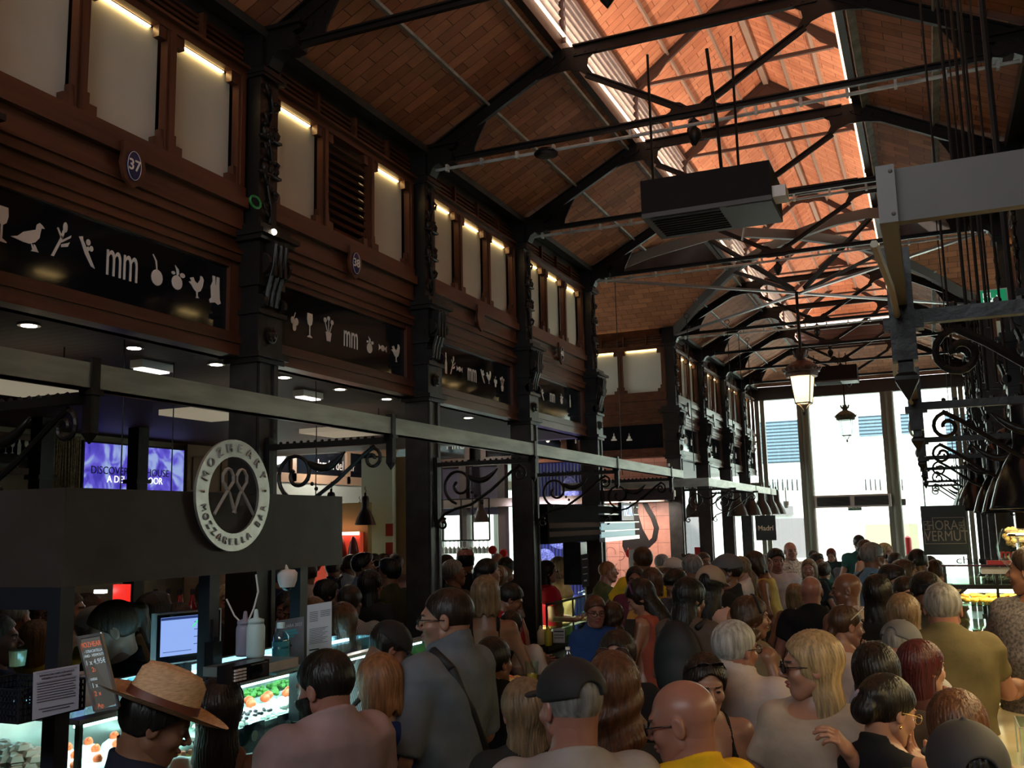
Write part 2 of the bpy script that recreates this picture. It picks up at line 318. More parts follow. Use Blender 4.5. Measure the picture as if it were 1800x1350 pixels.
mb = MB(); mb.box(XC-HN, XC+HN, 22.66, 22.68, ZN-.05, ZK-.13); [mb.box(XC-HN, XC+HN, 22.63, 22.66, z_, z_+.03) for z_ in (ZN, ZN+.1, ZN+.2, ZN+.3, ZN+.4)]; tag(solo('lantern_end_louvre', 'dark far end louvre of the roof lantern, boarded shut below a bright slit', 'panel', mb, IRON_LIT), kind='thing')  # end louvre closed by an added board so only the top slit shines
for s in (-1, 1):   # wing lantern side walls
    xo, xi = (-9.5, XC-HN) if s < 0 else (XC+HN, 6.0)
    mb = MB(); mb.box(xo, xi, 12.44, 12.5, ZN, ZK); mb.box(xo, xi, 14.25, 14.31, ZN, ZK); struct('trim_%d' % (3 if s < 0 else 4), mb, DKSTEEL)
# ------------------------------------------------ roof trusses
def arc(cx, cz, r, a0, a1, n=7): return [(cx+r*cos(rad(a0+(a1-a0)*i/n)), cz+r*sin(rad(a0+(a1-a0)*i/n))) for i in range(n+1)]
def plate(mb, poly, y, th=.016):    # poly in x,z at station y
    return mb.prism(poly, (0, y+th/2, 0), (1, 0, 0), (0, 0, 1), th)
def T(mb, a, b, h=.085, w=.06):     # tee section between (x,z) points at y=0
    mb.bar((a[0], 0, a[1]), (b[0], 0, b[1]), .014, h); 
    d = Vector((b[0]-a[0], 0, b[1]-a[1])).normalized(); nrm = Vector((-d.z, 0, d.x)); nrm = nrm if nrm.z > 0 else -nrm; o = nrm*(h/2)
    mb.bar((a[0]+o.x, 0, a[1]+o.z), (b[0]+o.x, 0, b[1]+o.z), w, .012); mb.bar((a[0]-o.x*.95, 0, a[1]-o.z*.95), (b[0]-o.x*.95, 0, b[1]-o.z*.95), w*.55, .01)
def make_truss(label):
    t = thing('roof_truss', label, 'roof truss', (0, 0, 0), 'iron trusses across the nave', 'thing')
    zt = 5.18
    for s in (-1, 1):
        X = lambda dx: XC+s*dx
        mb = MB(); T(mb, (X(2.31), 5.235), (X(1.05), 5.90), .10, .075); part(t, 'rafter', mb, IRON)
        mb = MB()                                      # eave gusset with a hollow inner edge
        g = [(2.34, 5.14), (1.92, 5.165)]+[(1.92+.02*k/5-0.0, 5.165) for k in ()]
        g += [(1.86, 5.20), (1.85, 5.26), (1.80, 5.36), (1.74, 5.46), (2.33, 5.17+.05)]
        plate(mb, [(X(a), b) for a, b in g], 0)
        for a, b in ((2.2, 5.19), (2.1, 5.2), (2.0, 5.2), (1.95, 5.3), (1.86, 5.36)): mb.ball((X(a), -.012, b), .012, 6, 4)
        part(t, 'gusset', mb, IRON)
        mb = MB()                                      # shoulder gusset
        g = [(1.42, 5.66), (1.28, 5.72), (1.14, 5.75), (1.0, 5.755), (.90, 5.72), (.84, 5.67), (.80, 5.69), (.84, 5.76), (.83, 5.82), (.78, 5.855), (.66, 5.87), (.66, 5.93), (1.08, 5.95), (1.42, 5.77)]
        plate(mb, [(X(a), b) for a, b in g], 0)
        for k in range(7): mb.ball((X(1.30-.09*k), -.012, 5.78+min(.09, .03*k)), .013, 6, 4)
        part(t, 'gusset', mb, IRON)
        mb = MB(); T(mb, (X(.85), 5.68), (X(.09), 5.235), .04, .045); part(t, 'diagonal_strut', mb, IRON)
        # upper frame of the lantern
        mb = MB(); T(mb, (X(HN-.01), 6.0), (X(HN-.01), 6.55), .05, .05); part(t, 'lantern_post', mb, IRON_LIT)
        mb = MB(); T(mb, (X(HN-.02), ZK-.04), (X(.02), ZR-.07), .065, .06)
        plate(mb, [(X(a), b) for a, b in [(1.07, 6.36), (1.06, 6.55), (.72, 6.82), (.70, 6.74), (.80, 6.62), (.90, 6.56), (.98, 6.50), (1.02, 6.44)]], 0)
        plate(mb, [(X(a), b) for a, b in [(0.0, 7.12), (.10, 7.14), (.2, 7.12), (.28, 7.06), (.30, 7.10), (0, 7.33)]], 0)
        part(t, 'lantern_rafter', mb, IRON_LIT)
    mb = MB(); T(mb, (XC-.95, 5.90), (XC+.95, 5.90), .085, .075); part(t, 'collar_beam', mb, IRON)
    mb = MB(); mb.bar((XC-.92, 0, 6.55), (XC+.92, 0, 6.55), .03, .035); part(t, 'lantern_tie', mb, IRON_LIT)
    mb = MB(); T(mb, (XC-2.3, zt), (XC+2.3, zt), .035, .06); part(t, 'tie_bar', mb, IRON)
    mb = MB(); g = [(-.26, 5.19), (-.18, 5.23), (-.15, 5.30), (-.10, 5.29), (-.05, 5.25), (.05, 5.25), (.10, 5.29), (.15, 5.30), (.18, 5.23), (.26, 5.19), (.1, 5.15), (-.1, 5.15)]
    plate(mb, [(XC+a, b) for a, b in g], 0); part(t, 'centre_gusset', mb, IRON)
    mb = MB(); mb.lathe([(.004, 5.15), (.02, 5.13), (.045, 5.11), (.02, 5.09), (.018, 5.07), (.045, 5.045), (.052, 5.01), (.04, 4.97), (.018, 4.94), (.003, 4.92)], (XC, 0, 0), 12); part(t, 'finial', mb, IRON, smooth=True)
    return t
t0 = make_truss('dark iron roof truss above the bay nearest the camera'); lab = ['', 'second', 'third', 'fourth', 'fifth', 'sixth', 'seventh, beyond the crossing', 'eighth', 'ninth', 'tenth, last before the glazed end']
for i, y in enumerate(YCOL):
    if i == 0: t0.location = (0, y, 0); continue
    dup(t0, (0, y, 0), 'dark iron roof truss with finial, %s from the camera' % lab[i])
# crossing: two diagonal half trusses meeting over the lamp
def diag(label, pa, pb):
    t = thing('crossing_truss', label, 'roof truss', ((pa[0]+pb[0])/2, (pa[1]+pb[1])/2, 5.2), 'diagonal trusses of the crossing', 'thing')
    a = Vector((pa[0], pa[1], 0)); b = Vector((pb[0], pb[1], 0)); d = (b-a); L = d.length; d.normalize()
    def P(t_, z): q = a+d*t_; return (q.x, q.y, z)
    n1 = 1.25*sqrt(2)
    pts = [(0.05, 5.22), (n1*.5, 5.58), (n1, 5.88), (n1+.6, 5.97), (L/2, 6.0), (L-n1-.6, 5.97), (L-n1, 5.88), (L-n1*.5, 5.58), (L-.05, 5.22)]
    mb = MB()
    for (t1, z1), (t2, z2) in zip(pts[:-1], pts[1:]): mb.bar(P(t1, z1), P(t2, z2), .07, .13)
    part(t, 'girder', mb, mat('grey_painted_iron', (.07, .065, .065), .45, bump=.2, scale=20))
    mb = MB(); mb.bar(P(.1, 5.17), P(L-.1, 5.17), .05, .03); part(t, 'tie_bar', mb, mat('bright_tie', (.16, .15, .15), .3, metal=.5))
    mb = MB()
    for q in ((n1, 5.83, L/2-.1, 5.22), (L-n1, 5.83, L/2+.1, 5.22)): mb.bar(P(q[0], q[1]), P(q[2], q[3]), .05, .05)
    part(t, 'strut', mb, IRON)
diag('long diagonal girder of the crossing rising from the near left column', (XL+.05, 11.25), (XR-.05, 15.5))
diag('long diagonal girder of the crossing rising from the far left column', (XL+.05, 15.5), (XR-.05, 11.25))
# conduits under some tie bars and a few ceiling pipes
for i, (y, z, lbl) in enumerate([(6.88, 5.09, 'second visible'), (9.05, 5.10, 'third visible'), (11.2, 5.11, 'near crossing'), (15.45, 5.11, 'far crossing')]):
    mb = MB(); mb.tube([(XC-2.2, y, z), (XC-.6, y, z-.02), (XC+.5, y, z-.015), (XC+2.2, y, z)], .014, 6)
    for k in range(14): mb.box(XC-2.1+k*.32, XC-2.08+k*.32, y-.02, y+.02, z-.03, z+.03)
    solo('cable_conduit', 'silvery cable conduit clipped under the %s tie bar' % lbl, 'conduit', mb, GALV)
mb = MB(); mb.tube([at(885, 20, 0, -2.6), at(930, 60, 0, -2.58), at(985, 130, 0, -2.55)], .008, 6); 
# ------------------------------------------------ columns
def scroll(mb, o, u, v, r, turns=1.4, th=.02, n=26, a0=90, sgn=1, w=None):
    o = Vector(o); u = Vector(u); v = Vector(v); pts = []
    for i in range(n+1):
        f = i/n; rr = r*(1-.78*f); a = rad(a0)+sgn*2*pi*turns*f; pts.append(o+u*(rr*cos(a))+v*(rr*sin(a)))
    mb.tube(pts, th, 6); return mb
def make_column(s, label, grp):
    """s=+1: the side facing the nave is +x"""
    t = thing('iron_column', label, 'column', (0, 0, 0), grp, 'thing')
    mb = MB(); mb.box(-.17, .17, -.17, .17, 0, .12); mb.box(-.15, .15, -.15, .15, .12, .85); mb.box(-.175, .175, -.175, .175, .85, .90); mb.box(-.15, .15, -.15, .15, .90, .95); mb.box(-.13, .13, -.13, .13, .95, 1.0); part(t, 'pedestal', mb, IRON)
    mb = MB(); mb.box(-.10, .10, -.10, .10, 1.0, 3.17)
    for k in (-1, 1): mb.box(-.115, -.09, .07*k-.02, .07*k+.02, 1.02, 3.12); mb.box(.09, .115, .07*k-.02, .07*k+.02, 1.02, 3.12)
    part(t, 'shaft', mb, mat('column_shaft_iron', (.020, .017, .015), .42, noise=.35, scale=9, bump=.35))
    mb = MB(); mb.box(-.13, .13, -.13, .13, 3.12, 3.15); mb.box(-.15, .15, -.15, .15, 3.15, 3.18); mb.box(-.12, .12, -.12, .12, 3.18, 3.42); mb.box(-.14, .14, -.14, .14, 3.42, 3.45)
    mb.box(-.11, .11, -.11, .11, 3.45, 3.62); mb.box(-.13, .13, -.13, .13, 3.60, 3.88); mb.box(-.17, .17, -.17, .17, 3.88, 3.91); mb.box(-.20, .20, -.19, .19, 3.91, 3.94); mb.box(-.15, .15, -.15, .15, 3.94, 3.99)
    for sy in (-1, 1):                                 # volutes and fluted console on the nave face
        mb.lathe([(.065, 0), (.07, .02), (.05, .04), (.03, .045)], (s*.12, sy*.10, 3.74), 14, axis='y'); mb.lathe([(.045, 0), (.05, .02), (.03, .03)], (s*.115, sy*.10-.01, 3.50), 12, axis='y')
    for q in range(3): mb.box(min(s*.12, s*(.2-.0)), max(s*.12, s*.2), -.07+.05*q, -.045+.05*q, 3.66, 3.88); mb.tube([(s*.20, -.057+.05*q, 3.86), (s*.185, -.057+.05*q, 3.72), (s*.14, -.057+.05*q, 3.58), (s*.125, -.057+.05*q, 3.48)], .016, 6)
    mb.lathe([(.05, 0), (.055, .012), (.03, .02), (.02, .03), (.002, .035)], (s*.12, 0, 3.30), 12, axis='x') if s > 0 else mb.lathe([(.05, -.035), (.055, -.02), (.002, 0)], (s*.12, 0, 3.30), 12, axis='x')
    for q in range(6): mb.ball((s*.135, .032*cos(q*pi/3), 3.30+.032*sin(q*pi/3)), .014, 6, 4)
    part(t, 'capital', mb, IRON)
    mb = MB(); mb.box(-.085, .085, -.09, .09, 3.99, 5.05); mb.box(-.12, .12, -.11, .11, 4.98, 5.02); mb.box(-.13, .13, -.12, .12, 5.0, 5.035); part(t, 'upper_shaft', mb, IRON)
    mb = MB()                                          # cast foliage and beaded bands on the nave face
    for zc in (4.38, 4.62):
        for q in (-1, 0, 1): mb.ball((s*.10, q*.055, zc), .026, 7, 5, sz=1.5); mb.ball((s*.10, q*.055, zc+.05), .014, 6, 4)
        mb.box(min(s*.08, s*.115), max(s*.08, s*.115), -.1, .1, zc-.045, zc-.03)
    for k in range(9):
        z = 4.06+k*.10; sg = 1 if k % 2 else -1
        mb.tube([(s*.092, 0, z), (s*.11, sg*.05, z+.03), (s*.112, sg*.07, z+.07), (s*.10, sg*.045, z+.09)], .011, 5); mb.ball((s*.105, sg*.04, z+.075), .016, 6, 4)
    mb.tube([(s*.10, .02*sin(k*1.1), 4.02+k*.06) for k in range(16)], .012, 5)
    part(t, 'cast_foliage', mb, IRON, smooth=True)
    mb = MB()                                          # scrolled bracket under the truss
    mb.box(-.10, .10, -.10, .10, 5.05, 5.28); pr_ = [(.06, 5.04), (.12, 5.06), (.15, 5.12), (.20, 5.15), (.27, 5.13), (.33, 5.15), (.34, 5.21), (.30, 5.25), (.36, 5.27), (.36, 5.31), (-.1, 5.31), (-.1, 5.04)]
    mb.prism([(a, b) for a, b in pr_], (0, .06 if s > 0 else -.06, 0), (s, 0, 0), (0, 0, 1), .12)
    mb.lathe([(.045, -.07), (.05, -.05), (.05, .05), (.045, .07)], (s*.29, 0, 5.19), 14, axis='y'); mb.box(min(s*-.12, s*.38), max(s*-.12, s*.38), -.09, .09, 5.29, 5.315)
    part(t, 'scroll_bracket', mb, IRON)
    return t
for s, X, side in ((1, XL, 'left'), (-1, XR, 'right')):
    c0 = make_column(s, 'black cast-iron column of the %s row, nearest the camera' % side, 'cast-iron columns of the %s row' % side)
    for i, y in enumerate(YCOL):
        if i == 0: c0.location = (X, y, 0); continue
        dup(c0, (X, y, 0), 'black cast-iron column with scrolled capital, %s from the camera in the %s row' % (ORD[i], side))
# ------------------------------------------------ icons painted on the signboards: outlines in a unit-high box
def ell(cx, cz, rx, rz, n=14, a0=0): return [(cx+rx*cos(2*pi*i/n+a0), cz+rz*sin(2*pi*i/n+a0)) for i in range(n)]
ICON = {
 'goblet': [[(-.17, 1), (.17, 1), (.19, .75), (.14, .56), (.03, .48), (.03, .1), (.17, .03), (.17, 0), (-.17, 0), (-.17, .03), (-.03, .1), (-.03, .48), (-.14, .56), (-.19, .75)]],
 'bird': [[(-.75, .28), (-.5, .36), (-.3, .55), (0, .68), (.15, .74), (.18, .92), (.28, 1), (.38, .95), (.48, .86), (.36, .84), (.33, .7), (.3, .5), (.15, .32), (-.05, .22), (-.3, .22)], [(0, .25), (.05, .22), (.14, .05), (.22, .02), (.0, .0), (.06, .06)], [(.1, .25), (.16, .22), (.26, .06), (.3, .02), (.12, .03)]],
 'asparagus': [[(-.3, 0), (-.22, 0), (.02, .5), (.1, .78), (.03, .78), (-.06, .5)], ell(.1, .86, .07, .14), [(0, .42), (.28, .62), (.3, .7), (.22, .64), (.02, .5)], [(0, .3), (.2, .36), (.26, .5), (.2, .46), (0, .38)], [(.04, .55), (-.12, .8), (-.16, .78), (0, .5)]],
 'carrot': [[(-.3, .95), (-.14, 1), (-.12, .88), (.05, .62), (.3, .2), (.42, 0), (.26, .05), (-.02, .42), (-.2, .8)], ell(.1, .85, .09, .11), ell(.24, .66, .08, .1), ell(.1, .62, .06, .08)],
 'cherry': [ell(.05, .25, .25, .27), [(.02, .5), (.06, .5), (.02, .8), (-.14, 1), (-.17, .98), (-.03, .78)]],
 'fruit': [ell(.0, .3, .3, .3), [(-.02, .58), (-.05, .8), (-.14, 1), (.08, .85), (.1, .68), (.02, .58)], ell(.3, .66, .14, .1, a0=.5), ell(-.22, .66, .1, .07)],
 'chicken': [[(-.4, .78), (-.2, .85), (-.12, .7), (.05, .62), (.2, .82), (.22, 1), (.34, .98), (.42, .85), (.36, .55), (.24, .34), (.08, .26), (.08, .1), (.16, .02), (-.02, 0), (.02, .08), (.0, .26), (-.14, .34), (-.3, .5), (-.46, .6), (-.3, .66)]],
 'legs': [[(-.25, 0), (-.3, .1), (-.2, .2), (-.24, .6), (-.14, .8), (-.16, 1), (-.02, 1), (0, .7), (.04, .7), (.06, 1), (.2, 1), (.2, .7), (.24, .2), (.3, .08), (.16, 0), (0, .06)]],
 'grapes': [ell(-.15, .55, .16, .2), ell(.17, .52, .16, .2), ell(0, .22, .16, .22), [(-.02, .7), (.1, 1), (.06, 1), (-.08, .7)]],
 'pot': [[(-.2, .36), (.2, .36), (.12, 0), (-.12, 0)], ell(-.24, .82, .1, .1), ell(0, .92, .1, .09), ell(.24, .8, .1, .1), [(-.02, .36), (.02, .36), (.03, .85), (-.01, .85)], [(-.1, .36), (-.06, .36), (-.22, .75), (-.26, .75)], [(.06, .36), (.1, .36), (.26, .74), (.22, .74)]],
 'candy': [ell(0, .5, .28, .24), [(-.25, .5), (-.6, .75), (-.55, .5), (-.6, .25)], [(.25, .5), (.6, .75), (.55, .5), (.6, .25)]],
 'bottle': [[(-.1, 0), (.1, 0), (.1, .5), (.04, .66), (.04, 1), (-.04, 1), (-.04, .66), (-.1, .5)]],
 'cow': [[(-.5, .9), (-.4, 1), (-.25, .85), (.45, .85), (.5, .5), (.45, 0), (.36, 0), (.34, .35), (-.1, .35), (-.12, 0), (-.22, 0), (-.24, .5), (-.45, .7)]],
 'cake': [[(-.4, 0), (.4, 0), (.36, .22), (.16, .28), (.2, .5), (.06, .6), (.06, .85), (0, 1), (-.06, .85), (-.06, .6), (-.2, .5), (-.16, .28), (-.36, .22)]],
 'dish': [[(-.5, .1), (.5, .1), (.5, .2), (.3, .26), (.2, .55), (.08, .62), (.08, .8), (-.08, .8), (-.08, .62), (-.2, .55), (-.3, .26), (-.5, .2)]],
}
def icon_mb(mb, kind, o, u, v, h):
    for poly in ICON[kind]: mb.prism([(a*h, (b-.5)*h) for a, b in poly], o, u, v, .003)
class Frame:
    def __init__(s, o, u, n): s.o = Vector(o); s.u = Vector(u); s.n = Vector(n)
    def p(s, a, z, d=0): q = s.o+s.u*a+s.n*d; return Vector((q.x, q.y, z))
    def box(s, mb, a0, a1, z0, z1, d0, d1):
        P = [s.p(a, z, d) for z in (z0, z1) for a, d in ((a0, d0), (a1, d0), (a1, d1), (a0, d1))]
        return mb.add(P, [(0, 3, 2, 1), (4, 5, 6, 7), (0, 1, 5, 4), (1, 2, 6, 5), (2, 3, 7, 6), (3, 0, 4, 7)])
BLUE = mat('blue_enamel', (.012, .02, .09), .25)
def bay(fr, L, label, grp, nwin=3, slats=None, number=None, shield=True, graphics=None, led=True, sign=True, z_off=0):
    g = .11; t = thing('stall_facade', label, 'stall front', fr.p(L/2, 3.16), grp, 'thing')
    mb = MB(); B = lambda a0, a1, z0, z1, d0, d1: fr.box(mb, a0, a1, z0+z_off, z1+z_off, d0, d1)
    a0, a1 = g, L-g
    B(a0, a1, 4.17, 4.24, 0, .06); B(a0, a1, 4.10, 4.17, 0, .085); B(a0, a1, 4.0, 4.10, 0, .045); B(a0, a1, 3.955, 4.0, 0, .07); B(a0, a1, 3.90, 3.955, 0, .055); B(a0, a1, 3.83, 3.90, 0, .03)
    B(a0, a1, 3.80, 3.83, 0, .065); B(a0, a1, 3.75, 3.80, 0, .05); B(a0, a1, 3.71, 3.75, 0, .03); B(a0, a1, 3.29, 3.31, 0, .03); B(a0, a1, 3.24, 3.29, 0, .05); B(a0, a1, 3.18, 3.24, 0, .04); B(a0, a1, 3.16, 3.18, -.1, .065)
    B(a0, a1, 4.97, 5.04, 0, .055); B(a0, a1, 5.02, 5.04, 0, .09)
    for z in (5.07, 5.11, 5.15, 5.19): B(a0, a1, z, z+.02, -.02, .02)
    for k in range(4): B(a0+(a1-a0)*(k+.15)/4, a0+(a1-a0)*(k+.15)/4+.03, 5.04, 5.22, -.01, .05)
    B(a0, a1, 3.71, 4.2, -.05, 0)
    part(t, 'moulded_frame', mb, WOOD)
    for q0 in (a0, a1-.10): mb = MB(); B(q0, q0+.10, 3.29, 3.73, 0, .035); part(t, 'sign_stile', mb, WOOD_V)
    st = .075
    ww = (a1-a0-st*(nwin+1))/nwin
    for k in range(nwin+1): mb = MB(); B(a0+k*(ww+st), a0+k*(ww+st)+st, 4.22, 4.99, 0, .05); B(a0+k*(ww+st)+.02, a0+k*(ww+st)+st-.02, 4.24, 4.97, .05, .062); part(t, 'stile', mb, WOOD_V)
    for k in range(nwin):
        w0 = a0+st+k*(ww+st); mb = MB()
        for x0, x1, x2, x3 in ((w0, w0+.07, w0, w0+.025), (w0+ww-.07, w0+ww, w0+ww-.025, w0+ww)):
            mb = MB(); B(x0, x1, 4.24, 4.30, 0, .045); B(x2, x3, 4.30, 4.36, 0, .04); part(t, 'corner_trim', mb, WOOD_V); mb = MB(); B(x0+.005, x1-.005, 4.90, 4.97, 0, .045); part(t, 'corner_trim', mb, WOOD_V)
        mb = MB()
        B(w0+.07, w0+ww-.07, 4.24, 4.25, 0, .04); part(t, 'sill_strip', mb, WOOD_V)
    for k in range(nwin):
        w0 = a0+st+k*(ww+st); mb = MB()
        if slats == k:
            for q in range(11):
                z = 4.28+q*.065; P0 = fr.p(w0, z+z_off, .0); P1 = fr.p(w0+ww, z+z_off, .0); mb.bar(P0, P1, .05, .008, up=fr.n*.8+Vector((0, 0, .6)))
            part(t, 'slatted_shutter', mb, WOOD, 'brown slatted shutter in place of the middle pane'); mb = MB(); fr.box(mb, w0, w0+ww, 4.24, 4.97, -.2, -.19); part(t, 'dark_backing', mb, DARK); continue
        B(w0, w0+ww, 4.24, 4.97, -.035, -.025); part(t, 'frosted_pane', mb, PANE)
        if led:
            mb = MB(); B(w0+.075, w0+ww-.075, 4.962, 4.968, -.022, -.008); part(t, 'light_strip', mb, LED)
    if sign:
        mb = MB(); B(a0+.10, a1-.10, 3.31, 3.71, -.02, .006); sg = part(t, 'black_glass_sign', mb, BLKGLASS)
        if graphics:
            mb = MB()
            for kind, a, z, h in graphics:
                if kind.startswith('T:'): q = text_mb(kind[2:], h, fr.p(a, z+z_off, .007), fr.u, (0, 0, 1), .003, sx=.5 if 'mm' in kind else .8); part(sg, 'painted_word', q, WHITE)
                else: mb = MB(); icon_mb(mb, kind, fr.p(a, z+z_off, .007), fr.u, (0, 0, 1), h); part(sg, 'painted_symbol', mb, WHITE)
    if shield:
        c = L/2; mb = MB(); poly = [(-.075, .12), (.075, .12), (.07, .08), (.085, 0), (.06, -.08), (0, -.125), (-.06, -.08), (-.085, 0), (-.07, .08)]
        mb.prism(poly, fr.p(c, 4.04+z_off, .085), fr.u, (0, 0, 1), .02); sh = part(t, 'number_shield', mb, WOOD)
        if number:
            mb = MB(); mb.prism(ell(0, 0, .052, .085, 24), fr.p(c, 4.04+z_off, .105), fr.u, (0, 0, 1), .006); part(sh, 'number_plate', mb, BLUE)
            mb = MB(); q = text_mb(number, .085, fr.p(c, 4.04+z_off, .112), fr.u, (0, 0, 1), .002, bold=.001); mb.add(q.v, q.f)
            N = 30; P = [fr.p(c+.047*cos(2*pi*i/N), 4.04+z_off+.079*sin(2*pi*i/N), .112) for i in range(N)]; mb.tube(P, .0015, 4, True); part(sh, 'number', mb, WHITE)
    return t
def sy_(px, py, X): p = at(px, py, 0, X); return p.y, p.z
GR = {
 0: [('goblet', 5, 393, .17), ('bird', 57, 414, .15), ('asparagus', 110, 421, .19), ('carrot', 152, 442, .15), ('T:mm', 217, 461, .30), ('cherry', 276, 474, .17), ('fruit', 313, 488, .14), ('chicken', 347, 503, .14), ('legs', 380, 510, .17)],
 1: [('grapes', 519, 565, .13), ('goblet', 546, 572, .17), ('pot', 579, 578, .18), ('T:mm', 618, 593, .26), ('fruit', 651, 606, .13), ('candy', 674, 612, .10), ('chicken', 697, 620, .15)],
 2: [('cow', 771, 636, .13), ('bottle', 785, 638, .19), ('asparagus', 797, 642, .17), ('candy', 809, 649, .10), ('T:mm', 831, 656, .26), ('carrot', 849, 661, .13), ('chicken', 860, 663, .13), ('grapes', 872, 671, .11), ('pot', 884, 675, .15)],
 3: [('goblet', 933, 688, .13), ('carrot', 954, 693, .13), ('T:mm', 972, 697, .22), ('fruit', 988, 701, .12), ('bottle', 1003, 705, .15)]}
nums = {0: '37', 1: '38', 3: '40'}
spans = [(YCOL[i], YCOL[i+1]) for i in range(0, 5)]+[(15.5, 17.65), (17.65, 19.8), (19.8, 21.95), (21.95, YEND)]
names_l = ['wooden stall front before the bay numbered 37', 'varnished wooden stall front numbered 37 with bird and cherry symbols', 'wooden stall front numbered 38 with slatted middle shutter', 'wooden stall front with plain shield and cow and bottle symbols', 'wooden stall front with number plate, just before the crossing',
           'left stall front first beyond the crossing', 'left stall front second beyond the crossing', 'left stall front third beyond the crossing', 'left stall front last before the glazed end']
for i, (y0, y1) in enumerate(spans):
    gi = i-1; gr = None
    fr = Frame((XL-.06, y0, 0), (0, 1, 0), (1, 0, 0))
    if gi in GR: gr = [(k, at(px, py, 0, XL-.045).y-y0, at(px, py, 0, XL-.045).z, h) for k, px, py, h in GR[gi]]
    elif i > 4: gr = [('goblet', .6, 3.51, .15), ('T:mm', 1.05, 3.52, .25), ('fruit', 1.5, 3.51, .14)]
    bay(fr, y1-y0, names_l[i], 'wooden stall fronts of the left side', slats=1 if gi == 1 else None, number=nums.get(gi), graphics=gr)
for i, (y0, y1) in enumerate(spans):
    fr = Frame((XR+.06, y1, 0), (0, -1, 0), (-1, 0, 0))
    bay(fr, y1-y0, 'varnished wooden stall front of the right side, %s from the camera' % ORD[i], 'wooden stall fronts of the right side', graphics=[('T:mm', 1.05, 3.52, .25)])
# wing walls at the crossing (upper storey only), far side carries the long tapas board
def wing_bay(x0, x1, y, lab_, gr=None, face=-1, nwin=2, grp='wooden fronts of the left wing'):
    fr = Frame((x0, y, 0), (1, 0, 0), (0, -1, 0)) if face < 0 else Frame((x1, y, 0), (-1, 0, 0), (0, 1, 0))
    return bay(fr, x1-x0, lab_, grp, nwin=nwin, graphics=gr, shield=False, z_off=.0)
def gx(lst, x0, y): return [(k, at(px, py, 1, y-.01).x-x0, at(px, py, 1, y-.01).z, h) for k, px, py, h in lst]
wing_bay(-5.55, -3.75, 15.45, 'wooden front with the end of the TAPAS board beside the column', gx([('T:Tapas', 1030, 770, .27), ('cake', 1079, 768, .13), ('cake', 1106, 768, .13)], -5.55, 15.45))
wing_bay(-7.4, -5.55, 15.45, 'wooden front with olive and dish symbols left of the word tapas', gx([('fruit', 963, 772, .12), ('dish', 990, 770, .12)], -7.4, 15.45))
wing_bay(-9.3, -7.4, 15.45, 'wooden front with a white word seen under the long steel beam', gx([('T:Pintxos', 812, 781, .27), ('fruit', 765, 787, .13)], -9.3, 15.45))
for k, (x0, x1) in enumerate(((-9.3, -7.4), (-7.4, -5.55), (-5.55, -3.75))): wing_bay(x0, x1, 11.3, 'near wall of the left wing, %s front from the outside' % ORD[k], None, 1)
for k, (x0, x1) in enumerate(((.9, 2.7), (2.7, 4.5), (4.5, 6.0))):
    wing_bay(x0, x1, 15.45, 'far wall of the right wing, %s front from the nave' % ORD[k], None, grp='wooden fronts of the right wing')
    wing_bay(x0, x1, 11.3, 'near wall of the right wing, %s front from the nave' % ORD[k], None, 1, grp='wooden fronts of the right wing')
# wall above/behind fronts so that no sky shows
mb = MB()
for X in (XL-.16, XR+.12): mb.box(X, X+.04, YBACK, 11.2, 5.2, 5.55); mb.box(X, X+.04, 15.5, YEND, 5.2, 5.55)
mb.box(-9.5, XL, 11.2, 11.25, 5.2, 5.5); mb.box(-9.5, XL, 15.5, 15.55, 5.2, 5.5); mb.box(XR, 6, 11.2, 11.25, 5.2, 5.5); mb.box(XR, 6, 15.5, 15.55, 5.2, 5.5)
struct('trim_5', mb, WOOD)
mb = MB(); mb.box(XL-.3, XL-.26, YBACK, 11.2, 3.2, 5.5); mb.box(XL-.3, XL-.26, 15.55, YEND, 3.2, 5.5); mb.box(-9.5, XL-.1, 11.15, 11.19, 3.2, 5.5); mb.box(-9.5, XL-.1, 15.56, 15.6, 3.2, 5.5); struct('wall_left_upper', mb, DARK)
mb = MB(); mb.box(XR+.26, XR+.3, YBACK, 11.2, 3.2, 5.5); mb.box(XR+.26, XR+.3, 15.55, YEND, 3.2, 5.5); mb.box(XR+.1, 6, 11.15, 11.19, 3.2, 5.5); mb.box(XR+.1, 6, 15.56, 15.6, 3.2, 5.5); struct('wall_right_upper', mb, DARK)
# aisle ceilings
mb = MB(); mb.box(-9.5, XL-.1, YBACK, 11.2, 3.16, 3.2); struct('ceiling_left_aisle', mb, PLANK)
mb = MB(); mb.box(-9.5, XL-.1, 15.5, YEND, 3.16, 3.2); struct('ceiling_left_far_aisle', mb, WOOD)
mb = MB(); mb.box(XR+.1, 6, YBACK, 11.2, 3.16, 3.2); mb.box(XR+.1, 6, 15.5, YEND, 3.16, 3.2); struct('ceiling_right_aisle', mb, PLANK)
